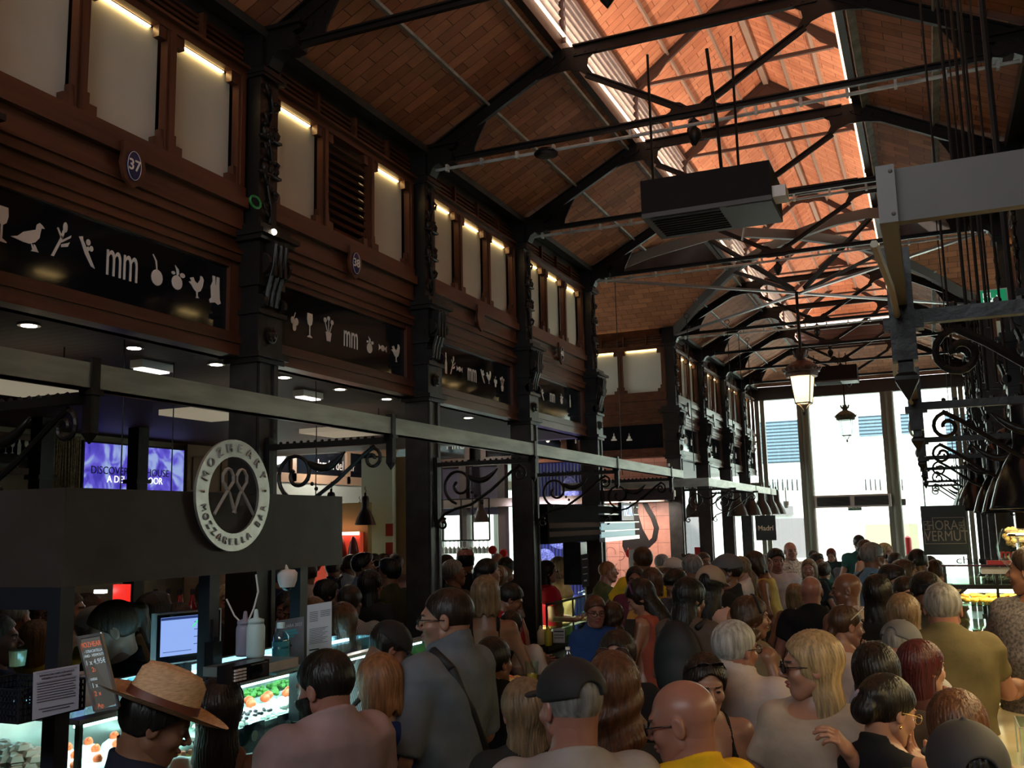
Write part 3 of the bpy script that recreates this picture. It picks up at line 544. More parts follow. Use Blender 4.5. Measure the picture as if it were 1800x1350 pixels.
# ------------------------------------------------ outer walls
def glazed(name, fr, L, z0, z1, posts, rails, lbl, mw=.07, framem=None):
    t = tag(thing(name, None, None, fr.p(L/2, z0)), lbl, None, None, 'structure'); mb = MB()
    for a in posts: fr.box(mb, a-mw/2, a+mw/2, z0, z1, -.05, .05)
    for z in rails: fr.box(mb, 0, L, z-.04, z+.04, -.04, .04)
    part(t, 'window_frame', mb, framem or mat('grey_window_frame', (.20, .19, .16), .35, metal=.3))
    mb = MB(); fr.box(mb, 0, L, z0, z1, -.004, .004); part(t, 'window_pane', mb, GLASS); return t
WALLM = mat('cream_plaster', (.42, .36, .27), .8, noise=.1, scale=3)
mb = MB(); mb.box(-9.7, -9.5, YBACK, 11.25, 0, .9); mb.box(-9.7, -9.5, YBACK, 11.25, 3.0, 5.5); mb.box(-9.7, -9.5, YBACK, 9.0, 0, 5.5); mb.box(-9.7, -9.5, 15.5, YEND, 0, .5); mb.box(-9.7, -9.5, 15.5, YEND, 3.0, 5.5); mb.box(-9.7, -9.5, 11.25, 15.5, 4.6, 6.4); struct('wall_left', mb, WALLM)
glazed('window_1', Frame((-9.6, 9.0, 0), (0, 1, 0), (1, 0, 0)), 2.25, .9, 3.0, [0, 1.1, 2.25], [.9, 2.2, 3.0], 'glazed outer wall of the left aisle')
glazed('window_2', Frame((-9.6, 11.25, 0), (0, 1, 0), (1, 0, 0)), 4.25, 0, 4.6, [0, .85, 1.7, 2.55, 3.4, 4.25], [0, 1.1, 2.3, 4.6], 'tall glazed end of the left wing')
glazed('window_3', Frame((-9.6, 15.5, 0), (0, 1, 0), (1, 0, 0)), 8.4, .5, 3.0, [0, 1.4, 2.8, 4.2, 5.6, 7, 8.4], [.5, 3.0], 'glazed outer wall of the left aisle beyond the crossing')
mb = MB(); mb.box(6, 6.2, YBACK, 11.25, 0, 5.5); mb.box(6, 6.2, 15.5, YEND, 0, 5.5); mb.box(6, 6.2, 11.25, 15.5, 4.6, 6.4); struct('wall_right', mb, WALLM)
glazed('window_4', Frame((6.1, 15.5, 0), (0, -1, 0), (-1, 0, 0)), 4.25, 0, 4.6, [0, .85, 1.7, 2.55, 3.4, 4.25], [0, 1.1, 2.3, 4.6], 'tall glazed end of the right wing')
mb = MB(); mb.box(-9.7, -3.8, YBACK-.2, YBACK, 0, 7.5); mb.box(.95, 6.2, YBACK-.2, YBACK, 0, 7.5); mb.box(-3.8, .95, YBACK-.2, YBACK, 0, 4.0); mb.box(-3.8, .95, YBACK-.2, YBACK, 5.2, 7.5); struct('wall_back', mb, mat('dim_back_wall', (.12, .09, .07), .8))
# glazed end: header beam, tall mullions, door with air curtain
mb = MB(); mb.box(-9.6, 6.1, YEND-.05, YEND+.15, 5.0, 5.32); mb.box(-9.6, XL-.1, YEND, YEND+.1, 5.3, 5.6); mb.box(XR+.1, 6.1, YEND, YEND+.1, 5.3, 5.6); struct('wall_end_header', mb, mat('dark_header', (.05, .04, .035), .5))
t = tag(thing('window_5', None, None, (-1.4, YEND, 0)), 'tall glazed end wall of the hall with round grey posts', None, None, 'structure')
gfr = mat('grey_green_post', (.17, .16, .12), .4)
for px_, py_ in ((1425, 850), (1575, 850)):
    x = at(px_, py_, 1, YEND).x; mb = MB(); mb.lathe([(.10, 0), (.10, 5.0)], (x, YEND-.1, 0), 16); mb.box(x-.2, x-.1, YEND-.12, YEND-.04, 0, 5); part(t, 'round_post', mb, gfr, smooth=False)
mb = MB(); fx = [-9.5, -8, -6.6, -5.2, -3.75, -3.62, .7, .82, 2.2, 3.6, 5.2]
for x in fx: mb.box(x-.05, x+.05, YEND-.05, YEND+.05, 0, 5)
mb.box(-9.6, -3.7, YEND-.04, YEND+.04, 2.9, 3.0); mb.box(.8, 6, YEND-.04, YEND+.04, 2.9, 3.0); mb.box(-9.6, -3.7, YEND-.04, YEND+.04, 0, .4); part(t, 'window_frame', mb, gfr)
mb = MB(); mb.box(-9.6, 6.1, YEND+.02, YEND+.03, 2.75, 5.0); mb.box(-9.6, -2.6, YEND+.02, YEND+.03, 0, 2.75); mb.box(-.5, 6.1, YEND+.02, YEND+.03, 0, 2.75); part(t, 'window_pane', mb, GLASS)
def pe(px_, py_, y=YEND-.12): return at(px_, py_, 1, y)
a, b = pe(1434, 872), pe(1568, 890)
t = thing('air_curtain', 'grey air curtain unit with two grilles above the exit door', 'air curtain', ((a.x+b.x)/2, YEND-.15, b.z)); mb = MB()
mb.box(a.x, b.x, YEND-.42, YEND-.12, b.z, a.z); part(t, 'body', mb, mat('grey_unit', (.6, .53, .5), .45))  # body colour raised to carry the glare of the glazed end
mb = MB(); w = (b.x-a.x)/2
for k in range(2):
    for q in range(14): mb.box(a.x+.05+k*w, a.x+k*w+w-.05, YEND-.44, YEND-.42, b.z+.04+q*(a.z-b.z-.08)/14, b.z+.045+q*(a.z-b.z-.08)/14+.006)
part(t, 'grille', mb, DARK)
c = pe(1503, 892); t = thing('exit_sign', 'small SALIDA sign under the air curtain', 'sign', (c.x, YEND-.2, c.z-.06)); mb = MB(); mb.box(c.x-.15, c.x+.15, YEND-.22, YEND-.19, c.z-.07, c.z+.06); part(t, 'panel', mb, mat('sign_green', (.03, .12, .06), .5))
part(t, 'lettering', text_mb('SALIDA', .1, (c.x, YEND-.222, c.z), (1, 0, 0), (0, 0, 1), .002), WHITE)
mb = MB(); mb.box(a.x-.05, b.x+.3, YEND-.08, YEND, 2.35, 2.5); struct('door_1', mb, gfr, 'grey transom of the glazed exit doors')
# ------------------------------------------------ the street outside
mb = MB(); mb.box(-40, 40, 24.3, 33, -.15, -.05); mb.box(-40, -9.8, -10, 24.3, -.15, -.05); mb.box(6.3, 40, -10, 24.3, -.15, -.05); struct('ground_street', mb, mat('pale_paving', (.55, .53, .5), .8, noise=.1, scale=2))
YO = 31.0
t = thing('building', 'sunlit white building across the street with grey roller blinds and balcony rails', 'building', (-1, YO, 0), kind='thing')
mb = MB(); mb.box(-34, 30, YO, YO+4, 0, 14); mb.box(-34, 30, YO-.25, YO, 3.0, 3.25); part(t, 'wall', mb, mat('white_stucco', (.82, .80, .76), .8, noise=.05, scale=2))
BLIND = stripe_mat('grey_roller_blind', (.012, .02, .035), (.10, .14, .18), 3.0, 'Z', width=.35)
for (x0, y0, x1, y1) in ((1335, 742, 1408, 812), (1508, 732, 1558, 765), (1582, 728, 1600, 762), (1180, 740, 1250, 812), (1660, 730, 1720, 800)):
    p = at(x0, y0, 1, YO); q = at(x1, y1, 1, YO); mb = MB(); mb.box(p.x, q.x, YO-.05, YO, q.z, p.z); w = part(t, 'roller_blind', mb, BLIND)
for (x0, x1) in ((1340, 1415), (1520, 1562), (1584, 1600)):
    mb = MB(); n = int((x1-x0)/8.5)
    for k in range(n):
        p = at(x0+k*8.5, 842, 1, YO-.3); q = at(x0+k*8.5+3.6, 862, 1, YO-.3); mb.box(p.x, q.x, YO-.32, YO-.28, q.z, p.z)
    part(t, 'balcony_rail', mb, DARK)
mb = MB()
for (x0, x1, y0, y1) in ((1270, 1395, 893, 905), (1345, 1420, 912, 980), (1180, 1250, 905, 990)):
    p = at(x0, y0, 1, YO); q = at(x1, y1, 1, YO); mb.box(p.x, q.x, YO-.08, YO-.02, max(.1, q.z), p.z)
part(t, 'shop_front', mb, mat('brownish_shopfront', (.16, .13, .14), .6)); 
p = at(1520, 922, 1, YO); q = at(1618, 985, 1, YO); mb = MB(); mb.box(p.x, q.x, YO-.1, YO-.02, .1, p.z); part(t, 'doorway', mb, mat('doorway_tan', (.22, .19, .13), .6))
# white houses seen through the outer left and right glazing
mb = MB(); mb.box(-16.2, -15, -8, 30, 0, 10); tag(solo('side_building', 'bright white house outside the left windows', 'building', mb, MATS['white_stucco']), kind='thing')
mb = MB(); mb.box(12, 13.2, -8, 30, 0, 10); tag(solo('side_building', 'bright white house outside the right windows', 'building', mb, MATS['white_stucco']), kind='thing')
# ================================================================ hanging beams, brackets, lamps and signs of the hall
XB, ZB0, ZB1 = -2.82, 2.63, 2.73
t = thing('hanging_beam', 'long grey brushed steel beam hung along the left stalls', 'beam', (XB, 5, ZB0), kind='thing')
mb = MB(); mb.box(XB-.015, XB+.015, -1.5, 11.85, ZB0, ZB1); mb.box(XB-.04, XB+.015, -1.5, 11.85, ZB0, ZB0+.006); part(t, 'steel_band', mb, STEEL)
for y in (.43, 2.6, 4.76, 6.93, 9.1, 11.25): mb = MB(); mb.box(XB-.02, XB+.022, y-.02, y+.02, ZB0-.13, ZB1+.02); mb.box(XB-.03, XB+.032, y-.03, y+.03, ZB0-.02, ZB0); mb.lathe([(.003, -.2), (.03, -.16), (.028, -.13)], (XB, y, ZB0), 4, rot=pi/4); part(t, 'hanger_clamp', mb, IRON)
t = thing('hanging_beam', 'grey steel beam carried along the right bar', 'beam', (-.03, 5, ZB0), kind='thing')
mb = MB(); mb.box(-.045, -.015, 1.83, 11.9, ZB0, ZB1); part(t, 'steel_band', mb, mat('beam_beige', (.13, .11, .09), .45, metal=.3))
for y in (2.6, 4.76, 6.93, 9.1, 11.25): mb = MB(); mb.box(-.06, 0, y-.03, y+.03, ZB0-.14, ZB1+.05); mb.box(-.075, .02, y-.025, y+.025, ZB0-.06, ZB0-.03); mb.lathe([(.003, -.24), (.04, -.19), (.04, -.18), (.025, -.17), (.025, -.14)], (-.03, y, ZB0), 4, rot=pi/4); part(t, 'hanger_clamp', mb, IRON)
mb = MB(); mb.tube([(-.06+.02*sin(k*.9), 1.9+.35*k, ZB0-.02+.006*cos(k*1.7)) for k in range(26)], .008, 6); part(t, 'cable', mb, mat('pale_cable', (.35, .3, .22), .5), 'pale cable tied along the beam')
t = thing('fascia_panel', 'big plain brown-grey panel crossing the upper corner above the right bar', 'panel', (.5, 1.84, ZB0), kind='thing')
mb = MB(); mb.box(-.015, 1.2, 1.82, 1.845, ZB0, ZB1); part(t, 'panel', mb, mat('brown_grey_panel', (.075, .060, .052), .5, noise=.1, scale=6))
mb = MB(); mb.box(-.045, -.013, 1.80, 1.85, ZB0-.005, ZB1+.003); mb.ball((-.02, 1.80, ZB0+.01), .004, 6, 4); mb.ball((-.02, 1.80, ZB1-.01), .004, 6, 4); part(t, 'corner_post', mb, mat('corner_grey', (.12, .10, .09), .45))
t = thing('hanging_beam', 'pale steel beam over the far left stalls beyond the crossing', 'beam', (-2.9, 17, 2.6), kind='thing')
mb = MB(); mb.box(-2.95, -2.92, 13.9, 20.5, 2.6, 2.72); mb.box(-5.2, -2.92, 13.88, 13.91, 2.6, 2.72); part(t, 'steel_band', mb, STEEL)
mb = MB(); mb.box(-3.75, -2.8, 11.28, 11.32, 2.36, 2.5); tag(solo('cross_beam', 'brown beam joining the end of the long steel beam to the column', 'beam', mb, IRON_LIT), kind='thing')
# scrolled wrought iron brackets from columns to the beams
def bracket(s, lbl):
    t = thing('scroll_arm', lbl, 'bracket', (0, 0, 2.6), 'scrolled iron brackets', 'thing'); L = .86
    mb = MB(); mb.bar((0, 0, 2.6), (s*L, 0, 2.6), .035, .035)
    for k in range(14): mb.ball((s*(.1+k*.05), 0, 2.622), .012, 5, 3)
    mb.box(min(0, s*.03), max(0, s*.03), -.02, .02, 2.1, 2.66); part(t, 'arm', mb, IRON)
    mb = MB(); u = (s, 0, 0); v = (0, 0, 1)
    mb.tube([(s*.03, 0, 2.14), (s*.08, 0, 2.20), (s*.18, 0, 2.24), (s*.32, 0, 2.27), (s*.5, 0, 2.38), (s*.68, 0, 2.52), (s*.76, 0, 2.57)], .012, 6)
    scroll(mb, (s*.22, 0, 2.43), u, v, .15, 1.35, .012, 30, -100, -1); scroll(mb, (s*.745, 0, 2.50), u, v, .065, 1.3, .010, 20, 100, -1); scroll(mb, (s*.07, 0, 2.12), u, v, .05, 1.2, .01, 18, 60, 1)
    part(t, 'scrollwork', mb, IRON)
    mb = MB(); P = [(s*(.30+.26*f), 0, 2.50-.05*sin(pi*f)+.05*f*f) for f in [i/8 for i in range(9)]]; mb.tube(P, .026, 6, taper=[.5, .9, 1, 1, .95, .85, .7, .5, .2]); 
    for k in range(5): mb.ball((s*(.30+.03*k), 0, 2.40-.03*k), .013, 5, 4)
    part(t, 'leaf_scroll', mb, IRON, smooth=True); return t
for s, X, side in ((1, XL+.11, 'left'), (-1, XR-.11, 'right')):
    b0 = None
    for i, y in enumerate((.43, 2.6, 4.76, 6.93, 9.1, 11.25, 15.5, 17.65)):
        l = 'scrolled wrought iron bracket on the %s column from the camera in the %s row' % (ORD[i], side)
        if b0 is None: b0 = bracket(s, l); b0.location = (X, y, 2.6); ORG[b0.name] = Vector((X, y, 2.6)); [setattr(c, 'location', (0, 0, 0)) for c in b0.children]
        else: dup(b0, (X, y, 2.6), l)
# thin hanging rods on the right
for i, (px_, y0, y1, w) in enumerate(((1668, 0, 560, .007), (1700, 0, 640, .009), (1736, 0, 700, .008), (1782, 0, 740, .014), (1712, 370, 560, .007), (1724, 370, 660, .012), (1742, 370, 640, .008), (1760, 370, 760, .008))):
    d_ = (3.6, 3.2, 3.0, 2.7, 5.0, 4.6, 4.3, 4.0)[i]; p = atd(px_, 560, d_); mb = MB(); mb.tube([(p.x, p.y, 2.68), (p.x, p.y, 4.2+.1*i), (p.x, p.y, ZE+.25)], w*.7, 6)
    tag(solo('hanging_rod', 'thin dark suspension rod on the right, %s of its bunch' % ORD[i], 'rod', mb, IRON, 'suspension rods on the right'), kind='thing')
for i, (px_, py_, d_) in enumerate(((1667, 195, 9.6), (1640, 325, 11), (1650, 515, 14.5), (1278, 570, 14.6), (1298, 585, 16), (1314, 600, 17.5), (1207, 560, 12.8), (1080, 470, 13.6))):
    p = atd(px_, py_, d_); mb = MB(); mb.tube([(p.x, p.y, p.z), (p.x, p.y, (p.z+2.75)/2), (p.x, p.y, 2.75)], .006, 5); mb.tube([(p.x+.035*cos(a), p.y, p.z+.035+.035*sin(a)) for a in [k*pi/5 for k in range(10)]], .005, 5, True)
    tag(solo('hanging_wire', 'fine wire with an eyelet at its top, %s from the camera' % ORD[i], 'wire', mb, IRON, 'eyelet wires carrying the beams'), kind='thing')
# ------------------------------------------------ bell lamps
BELLP = [(.028, .56), (.06, .545), (.072, .50), (.078, .32), (.085, .285), (.125, .22), (.165, .13), (.19, .05), (.20, .015), (.207, 0), (.2, .003), (.185, .05), (.16, .13), (.12, .21), (.075, .27), (.02, .28)]
def bell(lbl, m_, loc, grp, on=0, sc=1.0):
    t = thing('bell_lamp', lbl, 'lamp', (0, 0, 0), grp); mb = MB(); mb.lathe([(a*sc, b*sc) for a, b in BELLP], (0, 0, 0), 28, cap=False); part(t, 'lamp_shade', mb, m_, smooth=True)
    mb = MB(); mb.lathe([(.02, .56*sc), (.022, .61*sc), (.012, .62*sc)], (0, 0, 0), 10); mb.tube([(0, 0, .6*sc), (0, .03, .66*sc), (0, -.02, .70*sc), (0, 0, .74*sc)], .007, 6); part(t, 'hook', mb, IRON)
    mb = MB(); mb.ball((0, 0, .14*sc), .055*sc, 10, 7); part(t, 'bulb', mb, mat('warm_bulb_%s' % on, (1, .9, .7), .4, emit=(1, .72, .35), estr=14.0 if on else .3)); t.location = loc; return t
b0 = None; BL = [(1822, 893, 4.65), (1786, 901, 6.3), (1760, 901, 7.75), (1722, 897, 9.3), (1712, 898, 10.6), (1706, 898, 11.9), (1701, 898, 13.3)]
for i, (a, b, c) in enumerate(BL):
    p = atd(a, b, c); l = 'black bell lamp over the right bar, %s from the camera' % ORD[i]
    if b0 is None: b0 = bell(l, mat('black_lamp_enamel', (.007, .007, .010), .2, spec=.45), p, 'black bell lamps over the right bar', 1)
    else: dup(b0, p, l)
b1 = None
for i, (a, b, c, w) in enumerate(((1220, 909, 18.5, 'alone beside a column beyond the crossing'), (1297, 907, 18.8, 'first of the row of five'), (1321, 906, 19.0, 'second of the row of five'), (1340, 905, 19.9, 'third of the row of five'), (1355, 904, 20.8, 'fourth of the row of five'), (1366, 904, 21.6, 'last of the row of five'), (845, 918, 14.5, 'seen between the third and fourth columns'), (769, 920, 14.5, 'just right of the second column'), (642, 923, 12.5, 'over the far stall left of the second column'), (632, 935, 13.6, 'behind and below the lamp left of the second column'), (582, 920, 11.6, 'cut by the edge of the dark canopy'))):
    p = atd(a, b, c); l = 'brown bell lamp hanging far off, '+w
    if b1 is None: b1 = bell(l, mat('brown_lamp_enamel', (.05, .035, .03), .3), p, 'brown bell lamps of the far stalls', 0)
    else: dd = dup(b1, p, l); dd.scale = (.68,)*3 if a < 1000 else (1,)*3
# rods holding the far bells
# ------------------------------------------------ street lanterns on rods
def lantern(lbl, x, y, zt, sc, lit):
    t = thing('hanging_lantern', lbl, 'lantern', (x, y, zt-.82*sc)); z = lambda q: zt-q*sc
    mb = MB(); mb.tube([(x, y, z(0)), (x, y, 5.18)], .018*sc+.004, 8); part(t, 'rod', mb, IRON)
    mb = MB(); mb.lathe([(.26*sc, z(.26)), (.255*sc, z(.22)), (.22*sc, z(.17)), (.14*sc, z(.11)), (.075*sc, z(.08)), (.06*sc, z(.06)), (.085*sc, z(.03)), (.10*sc, z(-.01)), (.04*sc, z(.0)), (.02*sc, z(-.03))], (x, y, 0), 20)
    for k in range(10): a = k*pi/5; mb.bar((x+.09*sc*cos(a), y+.09*sc*sin(a), z(.03)), (x+.115*sc*cos(a), y+.115*sc*sin(a), z(-.06)), .03*sc, .008)
    for k in range(20): a = k*pi/10; mb.bar((x+.25*sc*cos(a), y+.25*sc*sin(a), z(.25)), (x+.285*sc*cos(a), y+.285*sc*sin(a), z(.20)), .03*sc, .008)
    mb.lathe([(.23*sc, z(.26)), (.235*sc, z(.29)), (.22*sc, z(.33)), (.2*sc, z(.33))], (x, y, 0), 20); part(t, 'hood', mb, mat('lantern_hood', (.05, .022, .018), .45) if lit else mat('lantern_hood_green', (.10, .09, .05), .5))
    mb = MB(); c = [(x+.205*sc*cos(a), y+.205*sc*sin(a)) for a in [rad(40)+k*pi/2 for k in range(4)]]; d = [(x+.145*sc*cos(a), y+.145*sc*sin(a)) for a in [rad(40)+k*pi/2 for k in range(4)]]
    for k in range(4): mb.bar((*c[k], z(.32)), (*d[k], z(.72)), .014*sc, .014*sc); mb.bar((*d[k], z(.72)), (*d[(k+1) % 4], z(.72)), .018*sc, .018*sc); mb.tube([(*d[k], z(.72)), (d[k][0]*.5+x*.5, d[k][1]*.5+y*.5, z(.76)), (x, y, z(.84))], .008*sc, 5)
    mb.ball((x, y, z(.86)), .025*sc, 8, 5, sz=1.6); part(t, 'frame', mb, IRON)
    gm = mat('lit_lantern_glass', (.9, .8, .55), .6, emit=(1.0, .74, .40), estr=.8) if lit else GLASS
    mb = MB()
    for k in range(4): mb.quad((*c[k], z(.33)), (*d[k], z(.71)), (*d[(k+1) % 4], z(.71)), (*c[(k+1) % 4], z(.33)))
    part(t, 'glass_pane', mb, gm)
    if lit: mb = MB(); mb.ball((x-.045, y-.19*sc*.9, z(.47)), .058*sc, 14, 9); part(t, 'bulb', mb, mat('lantern_bulb', (1, .9, .7), .4, emit=(1.0, .88, .62), estr=7))
    return t
lantern('big glazed street lantern glowing warm at the centre of the crossing', -1.46, 13.3, 4.30, .92, True); point('lantern_light', (-1.46, 13.3, 3.85), 12, (1, .75, .4), .08)
p = atd(1485, 716, 19.5); lantern('smaller unlit lantern against the bright glazed end', p.x, p.y, p.z, .80, False)
# ------------------------------------------------ air units
def ac(lbl, x0, x1, y0, y1, z0, z1, extra=True):
    t = thing('air_unit', lbl, 'air conditioner', ((x0+x1)/2, (y0+y1)/2, z0)); mb = MB(); mb.box(x0, x1, y0, y1, z0+.03, z1); part(t, 'casing', mb, mat('dark_brown_casing', (.009, .007, .007), .7, spec=.2))
    mb = MB(); mb.box(x0, x1, y0, y1, z0, z0+.03); mb.box(x1-.28, x1, y0+.02, y1-.02, z0-.004, z0+.01); part(t, 'underside_tray', mb, mat('dull_tray', (.06, .06, .06), .5))
    mb = MB()
    for k in range(9): mb.box(x0+.05, x1-.32, y0+.03+k*(y1-y0-.06)/9, y0+.04+k*(y1-y0-.06)/9, z0-.008, z0)
    part(t, 'grille', mb, DARK); mb = MB()
    for xx in (x0+.06, x1-.2): mb.tube([(xx, y0+.1, z1), (xx, y0+.1, z1+.25), (xx, y0+.1, 5.17)], .009, 6)
    part(t, 'hanger', mb, IRON); mb = MB()
    mb.tube([(x1-.2, y0+.06, z1), (x1-.3, y0+.06, z1+.02), (x1-.31, y0+.06, z1+.3), (x1-.35, y0+.06, 5.1)], .012, 6); part(t, 'pipe', mb, IRON); return t
ac('long dark air unit slung under the second tie bar', -1.55, -.74, 5.75, 6.25, 4.02, 4.27); 
p, q = atd(1425, 646, 19), atd(1510, 672, 19); ac('dark air unit hanging beyond the lit lantern', p.x, q.x, p.y, p.y+.5, q.z, p.z)
mb = MB(); mb.box(-.74, -.66, 5.8, 5.95, 4.05, 4.12); solo('junction_box', 'small white junction box at the end of the air unit', 'box', mb, WHITE)
def hornspk(px_, py_, d_, l, r=.05, k='wire_finial'):
    p = atd(px_, py_, d_); mb = MB(); mb.lathe([(.01, .14), (.03, .12), (r, .08), (r*1.25, .03), (r*.9, -.02), (.02, -.07), (.004, -.1)], p, 14); mb.tube([(p.x, p.y, p.z+.12), (p.x, p.y, 5.15)], .006, 5); solo('ceiling_speaker', l, 'speaker', mb, BLACKM, smooth=True)
hornspk(1217, 236, 7.8, 'pointed black pendant speaker under the second tie bar', .035)
p = atd(960, 270, 7.7); mb = MB(); mb.lathe([(.02, .04), (.07, .03), (.10, .0), (.095, -.012), (.05, -.015)], p, 18); solo('ceiling_speaker', 'flat round black speaker clamped to the left half of a tie bar', 'speaker', mb, BLACKM)
p = atd(1762, 132, 7.4); mb = MB(); mb.lathe([(.05, .0), (.09, .06), (.075, .16), (.03, .19)], p, 16); solo('ceiling_speaker', 'round black spotlight housing at the right end of the tie bar', 'speaker', mb, BLACKM)
mb = MB(); p = atd(1307, 395, 8.3); mb.bar(p, p+Vector((0, 0, .18)), .05, .02); mb.bar(p+Vector((-.02, 0, -.14)), p+Vector((.01, 0, 0)), .04, .012); solo('hanging_tag', 'folded pale metal strip hanging below the air unit', 'bracket', mb, GALV)
mb = MB(); c = at(449, 355, 0, XL+.16); mb.tube([(c.x, c.y+.05*cos(a), c.z+.035*sin(a)) for a in [k*pi/9 for k in range(18)]], .008, 6, True); solo('plastic_ring', 'bright green plastic ring hanging on the second column', 'ring', mb, mat('green_plastic', (.02, .22, .05), .4), smooth=True)
p = at(481, 408, 0, XL+.2); mb = MB(); mb.ball((p.x, p.y, p.z), .02, 10, 6); solo('spot_bulb', 'tiny bright bulb on top of the capital by the front numbered 38', 'bulb', mb, mat('tiny_bulb', (1, .95, .8), .4, emit=(1, .9, .7), estr=8))
# ------------------------------------------------ signs
def panel_sign(name, lbl, x0, x1, y, z0, z1, m_, lines, tm, hang=True):
    t = thing(name, lbl, 'sign', ((x0+x1)/2, y, z0)); mb = MB(); mb.box(x0, x1, y-.012, y+.012, z0, z1); part(t, 'board', mb, m_)
    mb = MB()
    for s_, cx, cz, h, sx_, rot_, bold in lines:
        u = Vector((1, 0, 0)); v = Vector((0, 0, 1))
        if rot_: u, v = Vector((0, 0, 1)), Vector((-1, 0, 0))
        q = text_mb(s_, h, (cx, y-.013, cz), u, v, .002, sx=sx_, bold=bold); 
        q.v = [(a, y-.0145 if b_ > y-.0129 else b_, c_) for a, b_, c_ in q.v]; mb.add(q.v, q.f)
    part(t, 'lettering', mb, tm)
    if hang:
        for x in (x0+.04, x1-.04): mb = MB(); mb.tube([(x, y, z1), (x, y, 2.62)], .005, 5); part(t, 'hanger', mb, IRON)
    return t
GREYT = mat('warm_grey_lettering', (.30, .24, .20), .6)
t = panel_sign('vermouth_sign', 'black hanging sign with outlined grey capitals inside a thin border', -.085, .265, 9.0, 1.77, 2.185, mat('sign_black', (.018, .022, .022), .5),
   [('HORA', .075, 2.015, .115, .76, 0, 0), ('VERMUT', .10, 1.925, .125, .72, 0, 0), ('LA', -.04, 2.012, .06, 1, 1, 0), ('DEL', .225, 2.012, .055, 1, 1, 0)], GREYT)
mb = MB()
for a, b, c, d in ((-.07, .25, 1.862, 1.867), (-.07, -.065, 1.862, 2.05), (.245, .25, 1.862, 2.085), (.0, .25, 2.08, 2.085), (.0, .005, 2.05, 2.085), (-.07, -.01, 2.05, 2.055)): mb.box(a, b, 8.98, 8.987, c, d)
part(t, 'border', mb, GREYT)
panel_sign('bar_sign', 'small black hanging sign with one pale word', -2.46, -2.16, 14.9, 1.79, 2.16, MATS['sign_black'], [('Madrí', -2.31, 1.97, .105, .95, 0, .0015)], mat('cream_lettering', (.75, .6, .45), .6))
p, q = at(1722, 513, 1, 9.0), at(1762, 544, 1, 9.0)
t = thing('exit_sign', 'green and white running-man exit sign on the right', 'sign', ((p.x+q.x)/2, 9.0, q.z)); mb = MB(); mb.box(p.x-.01, q.x+.05, 8.99, 9.01, q.z-.01, p.z+.01); part(t, 'board', mb, WHITE)
mb = MB(); mb.box(p.x, q.x+.04, 8.98, 8.99, q.z, p.z); part(t, 'green_face', mb, mat('exit_green', (.01, .22, .08), .4, emit=(.0, .25, .1), estr=.25))
mb = MB(); w = q.x-p.x; h = p.z-q.z; cx = p.x+w*.33; mb.box(p.x+.02, p.x+w*.5, 8.976, 8.98, q.z+.02, p.z-.02); part(t, 'door_symbol', mb, mat('exit_white', (.8, .8, .8), .5, emit=(.8, .9, .85), estr=.3))
mb = MB()
for a, b in (((0, .15), (0, -.1)), ((0, -.1), (.15, -.35)), ((0, -.1), (-.2, -.2)), ((-.2, -.2), (-.3, -.35)), ((0, .12), (.18, .02)), ((0, .12), (-.18, .05))): mb.bar((cx+a[0]*h, 8.972, q.z+h*.5+a[1]*h), (cx+b[0]*h, 8.972, q.z+h*.5+b[1]*h), .006, .018)
mb.ball((cx+.01, 8.972, q.z+h*.5+.26*h), .012, 8, 5); part(t, 'running_figure', mb, MATS['exit_green'])
mb = MB(); mb.prism([(0, .1), (.28, .1), (.28, .25), (.5, 0), (.28, -.25), (.28, -.1), (0, -.1)], (q.x-.5*h, 8.98, q.z+h*.5), (h, 0, 0), (0, 0, h), .004); part(t, 'arrow', mb, MATS['exit_white'])
# ------------------------------------------------ left aisle ceiling: downlights, fluorescent fittings, cable
mb0 = None; DLM = mat('downlight_lens', (1, .9, .75), .4, emit=(1, .86, .66), estr=9)
for i, (x, y) in enumerate(((-4.11, 3.38), (-4.12, 4.09), (-4.1, 4.76), (-4.06, 5.41), (-4.06, 6.1), (-4.05, 6.77), (-4.1, 7.6), (-4.1, 8.4), (-4.1, 2.6))):
    l = 'small round recessed downlight in the left aisle ceiling, %s of the line' % ORD[i]
    if mb0 is None:
        mb0 = thing('downlight', l, 'ceiling light', (0, 0, 0), 'recessed downlights'); m1 = MB(); m1.lathe([(.055, 0), (.055, -.006), (.04, -.006)], (0, 0, 0), 18); part(mb0, 'trim_ring', m1, CHROME); m1 = MB(); m1.lathe([(.038, -.002), (.038, -.008)], (0, 0, 0), 16); part(mb0, 'lens', m1, DLM); mb0.location = (x, y, 3.158)
    else: dup(mb0, (x, y, 3.158), l)
e0 = None
for i, (x, y, w) in enumerate(((-4.4, 4.52, 'behind the bay numbered 37'), (-4.35, 6.1, 'behind the bay numbered 38'))):
    t = thing('emergency_light', ('oblong' if i else 'larger oblong')+' emergency light on the aisle ceiling '+w, 'ceiling light', (x, y, 3.1)); mb = MB(); mb.box(x-.05, x+.05, y-.13, y+.13, 3.11, 3.158); part(t, 'housing', mb, WHITE); mb = MB(); mb.box(x-.04, x+.04, y-.11, y+.11, 3.10, 3.112); part(t, 'diffuser', mb, mat('pale_diffuser', (.9, .9, .9), .4, emit=(1, .95, .85), estr=1.2))
TRO = mat('troffer_glow', (.8, .7, .5), .5, emit=(1, .85, .6), estr=.10)
